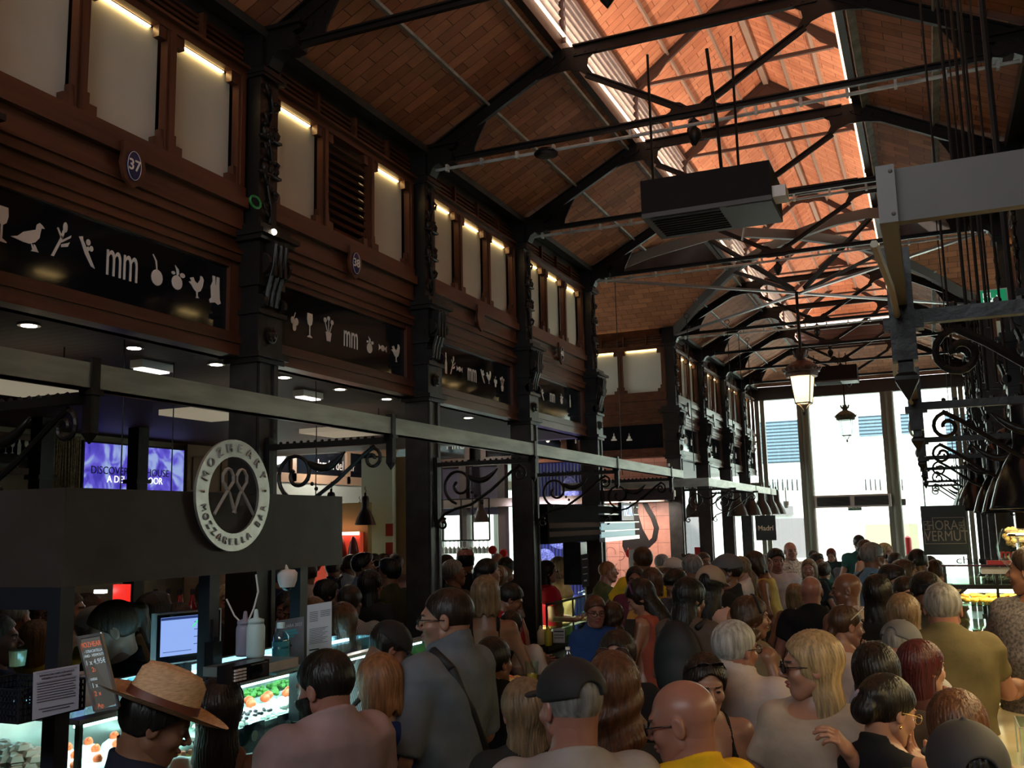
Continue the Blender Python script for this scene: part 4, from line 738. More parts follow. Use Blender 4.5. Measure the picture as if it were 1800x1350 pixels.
for i, (x, y, w) in enumerate(((-4.75, 3.9, 'nearest the camera'), (-4.75, 5.6, 'second along'), (-4.75, 7.3, 'third along'))):
    t = thing('hanging_heater_panel', 'flat pale radiant panel under the left aisle ceiling, '+w, 'panel', (x, y, 2.95)); mb = MB(); mb.box(x-.35, x+.35, y-.28, y+.28, 2.95, 2.99); part(t, 'panel', mb, TRO); mb = MB()
    for a in (-.3, .3): mb.tube([(x+a, y, 2.99), (x+a, y, 3.16)], .004, 5)
    part(t, 'wire', mb, IRON)
for i, (x, y) in enumerate(((-4.0, 3.9), (-4.0, 5.7), (-4.3, 4.6))): mb = MB(); mb.tube([(x, y, 3.16), (x+.01, y, 2.9), (x, y+.01, 2.3)], .004, 5); solo('hanging_cable', 'thin cable dropping from the aisle ceiling, %s' % ORD[i], 'cable', mb, DARK, 'thin cables')
# ------------------------------------------------ inner left wall with screen, burlap curtain, bottle sign, door
XW = -8.0
def wp(px_, py_, X=XW): return at(px_, py_, 0, X)
mb = MB(); mb.box(XW-.35, XW-.2, YBACK, 9.6, 0, 3.16); struct('wall_left_inner', mb, WALLM)
a, b = wp(150, 777), wp(322, 857)
t = thing('video_screen', 'large screen showing violet petals and two lines of capitals', 'screen', (XW, (a.y+b.y)/2, b.z)); z1 = a.z; z0 = b.z-.05
mb = MB(); mb.box(XW-.06, XW-.005, a.y-.02, b.y+.02, z0-.02, z1+.02); part(t, 'housing', mb, DARK)
def screen_mat():
    M = bpy.data.materials.new('violet_screen'); M.use_nodes = True; nt = M.node_tree; bs = nt.nodes['Principled BSDF']; tc = nt.nodes.new('ShaderNodeTexCoord'); nz = nt.nodes.new('ShaderNodeTexNoise'); nz.inputs['Scale'].default_value = 2.6; nz.inputs['Distortion'].default_value = 2.2; nz.inputs['Detail'].default_value = 2
    rp = nt.nodes.new('ShaderNodeValToRGB'); e = rp.color_ramp.elements; e[0].color = (.07, .05, .55, 1); e[0].position = .36; e[1].color = (.42, .55, 1, 1); e[1].position = .62; x = e.new(.5); x.color = (.16, .12, .85, 1)
    nt.links.new(tc.outputs['Object'], nz.inputs['Vector']); nt.links.new(nz.outputs[0], rp.inputs[0]); nt.links.new(rp.outputs[0], bs.inputs['Emission Color']); bs.inputs['Emission Strength'].default_value = .32; bs.inputs['Base Color'].default_value = (0, 0, 0, 1); return M
mb = MB(); mb.quad((XW, a.y, z0), (XW, b.y, z0), (XW, b.y, z1), (XW, a.y, z1)); part(t, 'display', mb, screen_mat())
q = wp(231, 830); part(t, 'lettering', text_mb('DISCOVER THE HOUSE', .115, (XW+.004, q.y, q.z), (0, 1, 0), (0, 0, 1), .003, sx=.95), mat('screen_text_dark', (.01, .01, .05), .5))
q = wp(238, 843); part(t, 'caption', text_mb('A DELUXE FLOOR', .105, (XW+.004, q.y, q.z-.01), (0, 1, 0), (0, 0, 1), .003, sx=.95), mat('screen_text_white', (.9, .9, .9), .5, emit=(1, 1, 1), estr=.7))
a, b = wp(92, 772), wp(140, 857); mb = MB()
for k in range(12): mb.tube([(XW, a.y+(b.y-a.y)*(k+.5)/12+.01*sin(k), a.z+.05), (XW+.02*cos(k), a.y+(b.y-a.y)*(k+.5)/12, b.z-.1)], (b.y-a.y)/22, 6)
solo('burlap_curtain', 'coarse burlap curtain lit from behind, left of the violet screen', 'curtain', mb, mat('burlap', (.30, .24, .15), .9, noise=.35, scale=40, bump=.4))
a, b = wp(-60, 765), wp(62, 815); t = thing('bottle_board', 'black board with white bottle and glass outlines in a wooden frame', 'sign', (XW, (a.y+b.y)/2, b.z)); mb = MB(); mb.box(XW-.03, XW-.01, a.y, b.y, b.z-.05, a.z); part(t, 'board', mb, BLKGLASS)
mb = MB(); mb.box(XW-.03, XW+.02, a.y-.05, b.y+.05, b.z-.11, b.z-.05); mb.box(XW-.03, XW+.02, b.y, b.y+.06, b.z-.1, a.z); mb.box(XW-.03, XW+.02, a.y-.05, b.y+.06, a.z, a.z+.06); part(t, 'frame', mb, WOOD)
mb = MB()
for k, (ic, px_) in enumerate((('goblet', 10), ('goblet', 22), ('bottle', 34), ('goblet', 46))): q = wp(px_, 786 if ic == 'goblet' else 781); icon_mb(mb, ic, (XW+.0, q.y, q.z), (0, 1, 0), (0, 0, 1), .12 if ic == 'goblet' else .2)
part(t, 'painted_symbols', mb, WHITE)
a, b = wp(330, 788), wp(362, 862); mb = MB(); mb.box(XW-.03, XW, a.y, b.y+.6, 1.2, a.z+.05); 
for k in range(2): mb.box(XW, XW+.02, a.y+.08+k*.5, a.y+.42+k*.5, b.z, a.z-.1)
tag(solo('panelled_screen', 'tan panelled partition right of the violet screen', 'partition', mb, mat('tan_panel', (.22, .15, .09), .6)), kind='thing')
for k, y in enumerate((at(75, 800, 0, -7.3).y, at(244, 800, 0, -7.3).y)): mb = MB(); mb.box(-7.38, -7.24, y-.07, y+.07, 0, 3.16); mb.box(-7.4, -7.22, y-.1, y+.1, 2.6, 2.64); tag(solo('inner_post', 'dark square post of the inner left aisle, %s' % ('before the bottle board' if k == 0 else 'crossing the violet screen'), 'post', mb, IRON), kind='thing')
# second row of fronts across the left wing: the ham board, given a lit tone and an added fill
fr = Frame((-8.95, 10.6, 0), (0, 1, 0), (1, 0, 0))
WOOD_LIT = mat('wood_lit_tone', (.34, .22, .15), .3)  # wood tone raised: light from the wing glazing is put into the colour
t = thing('ham_board', 'wooden front in a lit tone with white lettering, bright behind the ring sign', 'stall front', (-8.95, 13.2, 2.5), kind='thing'); mb = MB()
za, zb = wp(590, 850, -8.95).z, wp(590, 792, -8.95).z
for q0, q1, d in ((za-.02, za+.12, .05), (zb-.02, zb+.1, .06), (zb+.1, zb+.2, .1)): fr.box(mb, 0, 4.6, q0, q1, 0, d)
for a_ in (0, 1.5, 3.0, 4.5): fr.box(mb, a_, a_+.1, za, zb, 0, .05)
part(t, 'frame', mb, WOOD_LIT); mb = MB(); fr.box(mb, 0, 4.6, za+.1, zb, -.02, 0); sg = part(t, 'black_glass_sign', mb, BLKGLASS)
q = wp(592, 819, -8.94); part(sg, 'lettering', text_mb('Jamón del mar', .22, (-8.94, q.y, q.z), (0, 1, 0), (0, 0, 1), .004, sx=.85), WHITE)
mb = MB(); fr.box(mb, 0, 4.6, za-.5, za-.02, 0, .02); part(t, 'lower_panel', mb, mat('pale_grey_band', (.4, .42, .38), .5))

# ================================================================ left mozzarella stall
CX0, CX1, CY0, CY1 = -3.45, -2.5, 2.22, 3.78
t = thing('stall_canopy', 'dark weathered steel canopy band over the mozzarella stall', 'canopy', ((CX0+CX1)/2, 3, 1.94), kind='thing')
mb = MB(); mb.box(CX1-.02, CX1, CY0, CY1, 1.94, 2.25); mb.box(CX0-1.6, CX1-.02, CY0, CY0+.02, 1.94, 2.25); mb.box(CX0-.2, CX1-.02, CY1-.02, CY1, 1.94, 2.25); part(t, 'steel_fascia', mb, DKSTEEL)
mb = MB(); mb.box(CX0-1.6, CX1-.03, CY0+.02, CY1-.02, 2.20, 2.235); part(t, 'lid', mb, DARK)
mb = MB()
for x, y in ((CX1-.03, CY0+.03), (CX1-.05, 2.95), (CX1-.05, 3.52)): mb.box(x-.027, x+.027, y-.027, y+.027, 1.3 if y > 2.3 else 0, 1.96)
mb.box(CX0-1.6, CX1, CY0, CY0+.05, 1.87, 1.94); part(t, 'post', mb, mat('blue_black_post', (.014, .016, .022), .4)); mb = MB(); mb.box(-4.4, -2.5, 2.235, 2.26, 1.93, 1.94)
t = thing('ring_sign', 'round brushed steel ring sign with raised letters around two ribbon loops', 'sign', (CX1+.03, 2.99, 2.03)); rx = CX1+.03; rc = (rx, 2.99, 2.24)
mb = MB(); N = 48; ro, ri = .215, .148
for k in range(N):
    a, b = 2*pi*k/N, 2*pi*(k+1)/N; q = lambda r, an, x: (x, rc[1]+r*cos(an), rc[2]+r*sin(an))
    mb.add([q(ro, a, rx), q(ro, b, rx), q(ri, b, rx), q(ri, a, rx), q(ro, a, rx-.012), q(ro, b, rx-.012), q(ri, b, rx-.012), q(ri, a, rx-.012)], [(0, 3, 2, 1), (4, 5, 6, 7), (0, 1, 5, 4), (3, 7, 6, 2)])
RINGM = mat('ring_steel', (.50, .48, .45), .33, metal=.85, noise=.1, scale=20); part(t, 'ring', mb, RINGM)
def arc_text(s, r, a0, a1, size, inside=False):
    mb = MB(); n = len(s)
    for i, ch in enumerate(s):
        a = rad(a0+(a1-a0)*(i/(n-1))); c = (rx+.001, rc[1]+r*cos(a), rc[2]+r*sin(a))
        if ch == ' ': continue
        out = Vector((0, cos(a), sin(a))); tan = Vector((0, sin(a), -cos(a)))
        if inside: out, tan = -out, -tan
        q = text_mb(ch, size, c, tan, out, .006, bold=-.0005); mb.add(q.v, q.f)
    return mb
LET = mat('letter_steel', (.42, .41, .39), .35, metal=.35)
part(t, 'upper_lettering', arc_text('MOZHEART', .181, 158, 26, .048), LET); part(t, 'lower_lettering', arc_text('MOZZARELLA BAR', .181, 196, 344, .038, True), LET)
mb = MB(); mb.ball((rx+.004, rc[1]-.18, rc[2]+.01), .006, 8, 5); mb.ball((rx+.004, rc[1]+.18, rc[2]+.02), .006, 8, 5); part(t, 'stud', mb, CHROME)
mb = MB()
for s_ in (-1, 1):
    cy_ = rc[1]+s_*.040; P = [(rx, cy_-s_*-.0, 0)]
    P = [(rx+.0, cy_+.075, rc[2]-.075), (rx, cy_+.01, rc[2]+.005), (rx, cy_-.030, rc[2]+.05), (rx, cy_-.030, rc[2]+.075), (rx, cy_-.015, rc[2]+.095), (rx, cy_, rc[2]+.10), (rx, cy_+.015, rc[2]+.095), (rx, cy_+.030, rc[2]+.075), (rx, cy_+.030, rc[2]+.05), (rx, cy_-.01, rc[2]+.005), (rx, cy_-.075, rc[2]-.075)]
    if s_ < 0: P[0] = (rx, cy_+.04, rc[2]-.075+.035*1); P[0] = (rx, cy_+.045, rc[2]-.07)
    else: P[-1] = (rx, cy_-.045, rc[2]-.07)
    mb.tube(P, .0065, 6)
part(t, 'ribbon_logo', mb, LET)
# ---- display case
X0, X1, Y0, Y1, ZT = -3.10, -2.56, 2.37, 4.75, 1.50
STW = mat('stainless', (.55, .57, .58), .28, metal=.9, noise=.08, scale=10); SHEL = mat('shelf_grey', (.35, .36, .36), .4)
t = thing('display_case', 'long glass deli display case of the mozzarella stall', 'display case', ((X0+X1)/2, (Y0+Y1)/2, 0))
mb = MB(); mb.box(X0, X1+.02, Y0, Y1, 0, .98); part(t, 'base', mb, mat('case_base', (.05, .055, .06), .5))
mb = MB(); mb.box(X0, X1, Y0+.02, Y1-.02, .98, 1.0); mb.box(X0, X1-.03, Y0+.02, 3.0, 1.255, 1.265); mb.box(X0, X1-.03, 3.04, Y1-.02, 1.11, 1.12); part(t, 'shelf', mb, SHEL)
mb = MB()
mb.box(X1-.004, X1, Y0, Y1, 1.0, ZT); mb.box(X0, X1, Y0, Y0+.005, 1.0, ZT); mb.box(X0, X1, Y1-.005, Y1, 1.0, ZT); part(t, 'glass_pane', mb, GLASSG)
mb = MB(); mb.box(X0-.05, X1-.05, Y0-.005, Y1, ZT, ZT+.006); part(t, 'glass_top', mb, glass_mat('top_glass', (.5, .66, .72), .12))
mb = MB(); mb.box(X1-.05, X1+.004, Y0-.005, Y1, ZT-.004, ZT+.012); mb.box(X0-.06, X1, Y0-.006, Y0+.02, ZT, ZT+.01); mb.box(X1-.02, X1, Y0, Y0+.015, 1.0, ZT); mb.box(X1-.02, X1, Y1-.015, Y1, 1.0, ZT); mb.box(X0-.06, X0-.02, Y0, Y1, .82, ZT+.01); part(t, 'steel_edge', mb, STW)
mb = MB(); mb.box(X1-.06, X1-.035, Y0+.03, Y1-.05, ZT-.022, ZT-.008); mb.box(X0+.02, X0+.04, Y0+.03, Y1-.05, ZT-.022, ZT-.008); part(t, 'light_tube', mb, mat('cold_tube', (.8, 1, 1), .4, emit=(.62, .95, 1.0), estr=9.0))
area('case_light', (X1-.2, 3.5, ZT-.03), (0, rad(12), 0),   .2, 2.5, 8, (.82, .98, .95))
# food in the case: toasts near the corner, salad trays, mini burgers
CHZ = mat('mozzarella', (.85, .86, .80), .35, sss=0); TOM = mat('tomato', (.75, .10, .03), .3); GRN = mat('rocket_leaves', (.07, .24, .03), .5); BRD = mat('golden_bun', (.62, .33, .09), .45, noise=.25, scale=30); HAM = mat('cured_ham', (.62, .16, .09), .4)
def toast(x, y, z, l):
    t = thing('mozzarella_toast', l, 'toast', (x, y, z), 'mozzarella toasts by the glass corner'); mb = MB(); mb.lathe([(.04, 0), (.055, .008), (.05, .02)], (x, y, z), 12, 1, 1.15); part(t, 'bread', mb, BRD)
    mb = MB()
    for k in range(12): a = k*pi/6; mb.ball((x+.044*cos(a), y+.05*sin(a), z+.022), .014, 5, 3)
    part(t, 'rocket', mb, GRN if random.random() < .5 else HAM)
    mb = MB(); mb.lathe([(.045, .02), (.05, .035), (.042, .055), (.022, .07), (.003, .073)], (x, y, z), 14); part(t, 'cheese_dome', mb, CHZ, smooth=True)
    mb = MB(); mb.ball((x, y, z+.08), .017, 8, 6); mb.ball((x+.01, y-.005, z+.09), .010, 6, 4); part(t, 'tomato_topping', mb, TOM, smooth=True)
k = 0
for i in range(6):
    for j in range(3):
        toast(-2.66-.12*j+random.uniform(-.01, .01), 2.46+.095*i+random.uniform(-.01, .01), 1.267+.0*j, 'white mozzarella toast topped with tomato, %s along in %s row from the glass' % (ORD[i], ORD[j])); k += 1
def mound(name, lbl, cx, cy_, z, lx, ly, h, m_, n, r, kind='stuff'):
    mb = MB()
    for q in range(n):
        u, v = random.uniform(-1, 1), random.uniform(-1, 1); zz = z+h*max(0, 1-.5*(u*u+v*v))*random.uniform(.6, 1)
        mb.ball((cx+u*lx, cy_+v*ly, zz), r*random.uniform(.7, 1.3), 5, 4, sz=.7)
    o = solo(name, lbl, 'food', mb, m_); o['kind'] = kind; return o
t = thing('salad_tray', 'raised white tray of mozzarella salad behind two price cards', 'tray', (-2.8, 3.7, 1.27)); mb = MB(); mb.box(-3.08, -2.60, 3.1, 4.5, 1.285, 1.30); mb.box(-2.61, -2.60, 3.1, 4.5, 1.255, 1.32); part(t, 'tray', mb, STW)
mound('mozzarella_salad', 'white chopped mozzarella salad heaped along the raised tray', -2.74, 3.8, 1.305, .12, .6, .03, CHZ, 260, .018)
mound('rocket_leaves', 'green rocket leaves along the back of the raised tray', -2.98, 3.85, 1.31, .06, .6, .06, GRN, 200, .016)
mound('black_olives', 'dark chopped olives on the white mozzarella salad', -2.68, 3.35, 1.34, .05, .14, .01, mat('olive_dark', (.04, .015, .03), .3), 40, .009)
for i in range(14):
    x, y = -2.82-.05*(i % 2)+random.uniform(-.02, .02), 3.25+.07*i; mb = MB(); mb.ball((x, y, 1.35), .024, 9, 6, sz=.8); solo('cherry_tomato', 'orange-red half tomato lying on the white salad', 'tomato', mb, TOM, 'half tomatoes on the mozzarella salad', smooth=True)
for i, (y, l) in enumerate(((3.28, 'paler black price card with a white shape, near the long dark hair'), (3.50, 'darker black price card with a white cheese shape'), (3.78, 'black price card half hidden behind the bearded man'))):
    t = thing('price_card', l, 'price card', (-2.59, y, 1.2)); mb = MB(); mb.box(-2.592, -2.586, y-.065, y+.065, 1.21, 1.33); part(t, 'card', mb, BLKGLASS); mb = MB(); mb.prism(ell(0, 0, .02, .022, 9), (-2.585, y, 1.28), (0, 1, 0), (0, 0, 1), .001); part(t, 'picture', mb, WHITE)
for i in range(6):
    for j in range(4):
        if (i+j) % 7 == 6: continue
        x, y = -2.66-.095*j, 3.14+.13*i+.04*(j % 2); t = thing('mini_burger', 'golden mini burger on the lower shelf, %s along in row %s from the glass' % (ORD[i], ('one', 'two', 'three', 'four')[j]), 'mini burger', (x, y, 1.12), 'mini burgers on sticks')
        mb = MB(); mb.lathe([(.036, 0), (.04, .012), (.036, .022)], (x, y, 1.122), 12); mb.lathe([(.038, .03), (.043, .04), (.036, .058), (.018, .068), (.002, .07)], (x, y, 1.122), 14); part(t, 'bun', mb, BRD, smooth=True)
        mb = MB(); mb.lathe([(.041, .02), (.043, .026), (.04, .031)], (x, y, 1.122), 12); part(t, 'filling', mb, HAM if j % 2 else CHZ)
        mb = MB(); mb.tube([(x+.003*i-.01, y, 1.16), (x+.012-.004*i, y+.005*j, 1.27)], .0022, 5); part(t, 'stick', mb, mat('wooden_stick', (.75, .62, .35), .6))
mound('green_salad', 'pale green shredded salad in front of the mini burgers', -2.61, 3.5, 1.13, .03, .35, .05, mat('pale_green_salad', (.4, .55, .35), .5), 120, .013)
mound('cured_meat', 'dark cured meat slices in the far side window of the case', -2.95, 2.45, 1.30, .15, .06, .1, mat('dark_meat', (.09, .04, .03), .5), 70, .03)
# ---- things on top of the case
def on(px_, py_, z=ZT+.012): return at(px_, py_, 2, z)
p = atd(333, 1165, 3.75)
t = thing('till_monitor', 'till monitor with a pale blue screen and white rim', 'monitor', (p.x, p.y, p.z-.18)); u = Vector((.30, .95, 0)).normalized(); n = Vector((.95, -.30, 0)); c = atd(332, 1119, 3.75); hw, hh = .143, .098
def slabp(mb, c, u, v, hw, hh, d0, d1, n):
    P = [c+u*a*hw+v*b*hh+n*d for d in (d0, d1) for a, b in ((-1, -1), (1, -1), (1, 1), (-1, 1))]; mb.add(P, [(0, 3, 2, 1), (4, 5, 6, 7), (0, 1, 5, 4), (1, 2, 6, 5), (2, 3, 7, 6), (3, 0, 4, 7)])
Z = Vector((0, 0, 1)); mb = MB(); slabp(mb, c, u, Z, hw, hh, -.03, 0, n); part(t, 'rim', mb, mat('pale_rim', (.6, .62, .62), .3)); mb = MB(); slabp(mb, c, u, Z, hw-.007, hh-.006, 0, .002, n); part(t, 'bezel', mb, BLKGLASS)
mb = MB(); slabp(mb, c+Z*.008, u, Z, hw-.022, hh-.025, .002, .003, n); sc_ = part(t, 'display', mb, mat('till_screen', (0, 0, 0), .4, emit=(.26, .40, .82), estr=.50))
mb = MB(); slabp(mb, c+Z*.075, u, Z, hw-.022, .005, .003, .004, n); part(sc_, 'header_bar', mb, mat('header_dark', (0, 0, .01), .4, emit=(.01, .02, .08), estr=1)); mb = MB()
for k in range(8): slabp(mb, c+u*(.05+.02*(k % 2))+Z*(.055-.014*k), u, Z, .03, .0012, .003, .004, n)
slabp(mb, c+u*-.05+Z*-.05, u, Z, .06, .001, .003, .004, n); part(sc_, 'screen_text', mb, MATS['header_dark'])
mb = MB(); mb.prism([(0, 0), (.022, .022), (.03, .022), (0, -.008)], c+n*.0035+u*.012+Z*.04, u, Z, .001); part(sc_, 'green_flash', mb, mat('green_flash', (0, 0, 0), .4, emit=(.05, .5, .2), estr=.8)); mb = MB(); mb.box(c.x-.03, c.x+.0, c.y-.02, c.y+.02, ZT+.01, c.z-hh); part(t, 'stand', mb, DARK)
p = atd(375, 1150, 3.5); t = thing('walkie_talkie', 'black walkie-talkie standing in front of the till monitor', 'radio', (p.x, p.y, p.z-.05)); z = p.z; mb = MB(); mb.box(p.x-.02, p.x+.02, p.y-.025, p.y+.025, z-.07, z+.045); part(t, 'body', mb, BLACKM); mb = MB(); mb.tube([(p.x, p.y-.012, z+.04), (p.x, p.y-.012, z+.125)], .006, 8); part(t, 'antenna', mb, BLACKM); mb = MB(); mb.lathe([(.008, .04), (.008, .06)], (p.x, p.y+.012, z), 8); part(t, 'knob', mb, BLACKM)
def sqz(lbl, px_, py_, d_, m_, h=.15, r=.032):
    p = atd(px_, py_, d_); t = thing('squeeze_bottle', lbl, 'bottle', p); mb = MB(); mb.lathe([(r*.95, 0), (r, .01), (r, h*.75), (r*.85, h*.85), (r*.5, h*.9)], p, 16); part(t, 'body', mb, m_, smooth=True)
    mb = MB(); mb.lathe([(r*.9, h*.86), (r*.9, h*.95), (r*.3, h*1.0), (r*.2, h*1.2), (.002, h*1.22)], p, 14); part(t, 'nozzle', mb, m_, smooth=True); return p
WPL = mat('white_squeeze_plastic', (.55, .75, .78), .35, trans=.2); sqz('milky squeeze bottle on the steel tray, right of its clear twin', 449, 1155, 3.35, WPL, .135); sqz('dull violet-tinted squeeze bottle with dark printing, left one on the steel tray', 430, 1153, 3.45, mat('dim_bottle', (.22, .22, .30), .3), .13)
p = atd(440, 1165, 3.4); mb = MB(); mb.box(p.x-.09, p.x+.09, p.y-.14, p.y+.16, p.z-.03, p.z+.002); tag(solo('steel_tray', 'upturned steel tray carrying the squeeze bottles', 'tray', mb, STW))
p = atd(428, 1195, 3.15); t = thing('card_terminal', 'black card terminal with keypad on the case edge', 'card reader', p); mb = MB(); mb.box(p.x-.03, p.x+.03, p.y-.095, p.y+.095, p.z, p.z+.055); part(t, 'body', mb, BLACKM); mb = MB(); mb.box(p.x+.03, p.x+.034, p.y+.0, p.y+.085, p.z+.008, p.z+.048); part(t, 'screen', mb, BLKGLASS); mb = MB()
for a in range(4):
    for b in range(3): mb.box(p.x+.03, p.x+.036, p.y-.085+.02*b, p.y-.07+.02*b, p.z+.008+.01*a, p.z+.014+.01*a)
part(t, 'keypad', mb, WHITE)
p = atd(493, 1175, 3.6); t = thing('water_bottle', 'clear square water bottle in front of the poster stand', 'bottle', p); BOT = glass_mat('bottle_plastic', (.62, .85, .9), .5); mb = MB(); mb.lathe([(.03, 0), (.032, .01), (.03, .07), (.033, .075), (.03, .12), (.016, .14), (.014, .15)], p, 12); part(t, 'body', mb, BOT, smooth=True); mb = MB(); mb.lathe([(.015, .148), (.015, .168), (.002, .169)], p, 12); part(t, 'cap', mb, mat('pale_cap', (.6, .85, .9), .4)); mb = MB(); mb.lathe([(.0325, .03), (.0325, .1)], p, 12, cap=False); part(t, 'label', mb, mat('aqua_label', (.05, .35, .45), .5))
mb = MB(); mb.box(p.x-.05, p.x+.05, p.y-.09, p.y+.12, p.z-.01, p.z-.002); solo('acrylic_block', 'pale blue acrylic base under the water bottle', 'stand', mb, mat('aqua_acrylic', (.3, .65, .75), .2))
def sheet(name, lbl, cat, corners, d_, m_, lines=None, th=.003, tm=None):
    """upright card given by its photo corners (tl,tr,br,bl) at one distance"""
    P = [atd(x, y, dd) for (x, y), dd in zip(corners, d_)]; c = sum(P, Vector())/4; t = thing(name, lbl, cat, (c.x, c.y, min(q.z for q in P))); u = (P[1]-P[0]); v = (P[0]-P[3]); n = u.cross(v).normalized(); mb = MB(); mb.add(P+[q-n*th for q in P], [(0, 3, 2, 1), (4, 5, 6, 7), (0, 1, 5, 4), (1, 2, 6, 5), (2, 3, 7, 6), (3, 0, 4, 7)]); part(t, 'card', mb, m_)
    W_, H_ = u.length, v.length; U, V = u.normalized(), v.normalized(); O = P[3]+n*.001
    if lines:
        mb = MB()
        for ln in lines:
            if len(ln) == 4: a, b, c_, h = ln; slabp(mb, O+u*((a+b)/2)+v*c_, U, V, W_*(b-a)/2, H_*h/2, 0, .0006, n)
            else: s_, a, c_, h, sx_ = ln; q = text_mb(s_, h*H_, O+u*a+v*c_, U, V, .0006, sx=sx_); mb.add(q.v, q.f)
        part(t, 'printing', mb, tm or mat('print_black', (.02, .02, .03), .7))
    return t, O, u, v, n, U, V
INFO = [('INFORMACIÓN SOBRE ALÉRGENOS E', .5, .90, .055, .75), ('INTOLERANCIAS ALIMENTARIAS', .5, .83, .055, .75)]+[(.08, .92-.05*(k % 3 == 2), .74-.055*k, .012) for k in range(8)]+[(.12, .88, .2, .014), (.2, .8, .14, .014), (.06, .94, .77, .003), (.06, .94, .96, .003)]
sheet('allergen_sheet', 'white printed allergen information sheet taped over the corner post', 'notice', [(59, 1182), (140, 1168), (138, 1246), (57, 1266)], [2.62, 2.70, 2.70, 2.62], mat('lilac_paper', (.50, .50, .62), .7), INFO)
CHK = mat('smoky_board', (.16, .155, .13), .35); t, O, u, v, n, U, V = sheet('price_board', 'tilted transparent price board with orange and white handwriting', 'price board', [(138, 1121), (178, 1114), (206, 1236), (168, 1250)], [2.75, 2.75, 2.68, 2.68], CHK)
mb = MB()
for s_, c_, h, sx_ in (('- STRACIATELLA', .79, .055, .6), ('VINO - VERMOUTH', .73, .055, .6), ('1 x 4,95€', .64, .10, .7), ('Tostas Burratina', .42, .065, .7), ('1 x 9,90€', .33, .09, .7)): q = text_mb(s_, h*v.length, O+u*.5+v*c_, U, V, .0006, sx=sx_); mb.add(q.v, q.f)
part(t, 'white_handwriting', mb, mat('chalk_white', (.7, .85, .9), .6, emit=(.6, .8, .9), estr=.12)); mb = MB()
for s_, c_, h, sx_ in (('MOZHEART', .88, .10, .6), ('2x9€', .54, .09, .8), ('2 x 17€', .22, .09, .8), ('Agua 2€', .06, .08, .8)): q = text_mb(s_, h*v.length, O+u*.5+v*c_, U, V, .0006, sx=sx_); mb.add(q.v, q.f)
part(t, 'orange_handwriting', mb, mat('chalk_orange', (.85, .2, .08), .6, emit=(.9, .2, .08), estr=.15)); mb = MB(); q0 = [O, O+u, O+u+v, O+v]
for i in range(4): mb.bar(q0[i], q0[(i+1) % 4], .008, .008)
part(t, 'frame', mb, STW)
t, O, u, v, n, U, V = sheet('poster_stand', 'acrylic stand with a grey poster of a statue', 'poster', [(485, 1092), (534, 1084), (534, 1168), (477, 1180)], [3.75]*4, mat('poster_grey', (.14, .15, .17), .4, noise=.5, scale=6), [('ALIARA 2023', .6, .86, .09, .8)], tm=mat('pale_print', (.55, .55, .55), .6))
mb = MB()
for k, (c_, w_) in enumerate(((.76, .5), (.70, .6), (.64, .4))): slabp(mb, O+u*(.4+w_/2*.7)+v*c_, U, V, u.length*w_/2*.8, v.length*.022, 0, .0006, n)
part(t, 'blue_caption', mb, mat('aqua_caption', (.05, .3, .36), .5)); mb = MB(); mb.prism([(0, 0), (.012, 0), (.014, .03), (.02, .035), (.012, .042), (.01, .055), (.003, .055), (0, .04), (-.008, .03)], O+u*.5+v*.28, U, V, .001); part(t, 'statue_picture', mb, DARK)
t, O, u, v, n, U, V = sheet('menu_sheet', 'tall white laminated menu sheet at the end of the glass case', 'menu', [(540, 1064), (583, 1057), (583, 1160), (539, 1178)], [4.0]*4, mat('laminated_white', (.62, .64, .68), .3), [(.1, .45, .88-.028*k, .006) for k in range(6)]+[(.55, .95, .88-.028*k, .006) for k in range(4)]+[(.1, .85-.1*(k % 3), .62-.025*k, .006) for k in range(10)]+[(.1, .5, .3, .02), (.1, .8, .25, .006), (.1, .4, .15, .006)])
p = atd(30, 1240, 2.75); t = thing('plastic_basket', 'black perforated plastic basket at the case corner', 'basket', (p.x, p.y, p.z-.03)); mb = MB(); wx, wy, h_ = .14, .11, .085; z0 = p.z-.02
for s_ in (-1, 1):
    for k in range(6): mb.box(p.x-wx, p.x+wx, p.y+s_*wy-.002, p.y+s_*wy+.002, z0+k*h_/5-.003, z0+k*h_/5+.003); mb.box(p.x+s_*wx-.002, p.x+s_*wx+.002, p.y-wy, p.y+wy, z0+k*h_/5-.003, z0+k*h_/5+.003)
    for k in range(22): mb.box(p.x-wx+k*2*wx/21-.003, p.x-wx+k*2*wx/21+.003, p.y+s_*wy-.002, p.y+s_*wy+.002, z0, z0+h_)
    for k in range(17): mb.box(p.x+s_*wx-.002, p.x+s_*wx+.002, p.y-wy+k*2*wy/16-.003, p.y-wy+k*2*wy/16+.003, z0, z0+h_)
part(t, 'mesh_side', mb, mat('black_plastic', (.015, .017, .025), .35)); mb = MB(); mb.box(p.x-wx, p.x+wx, p.y-wy, p.y+wy, z0-.004, z0); part(t, 'bottom', mb, MATS['black_plastic'])
p = atd(147, 1240, 3.1); mb = MB(); mb.lathe([(.035, 0), (.042, .10), (.045, .103)], p, 18); tag(solo('paper_tub', 'white paper tub behind the allergen sheet', 'tub', mb, WHITE))
p = atd(245, 1203, 3.0); mb = MB(); mb.lathe([(.03, -.03), (.037, .0), (.037, .018), (.033, .018), (.033, 0)], p, 20); tag(solo('glass_bowl', 'small glass bowl behind the straw hat', 'bowl', mb, BOT))
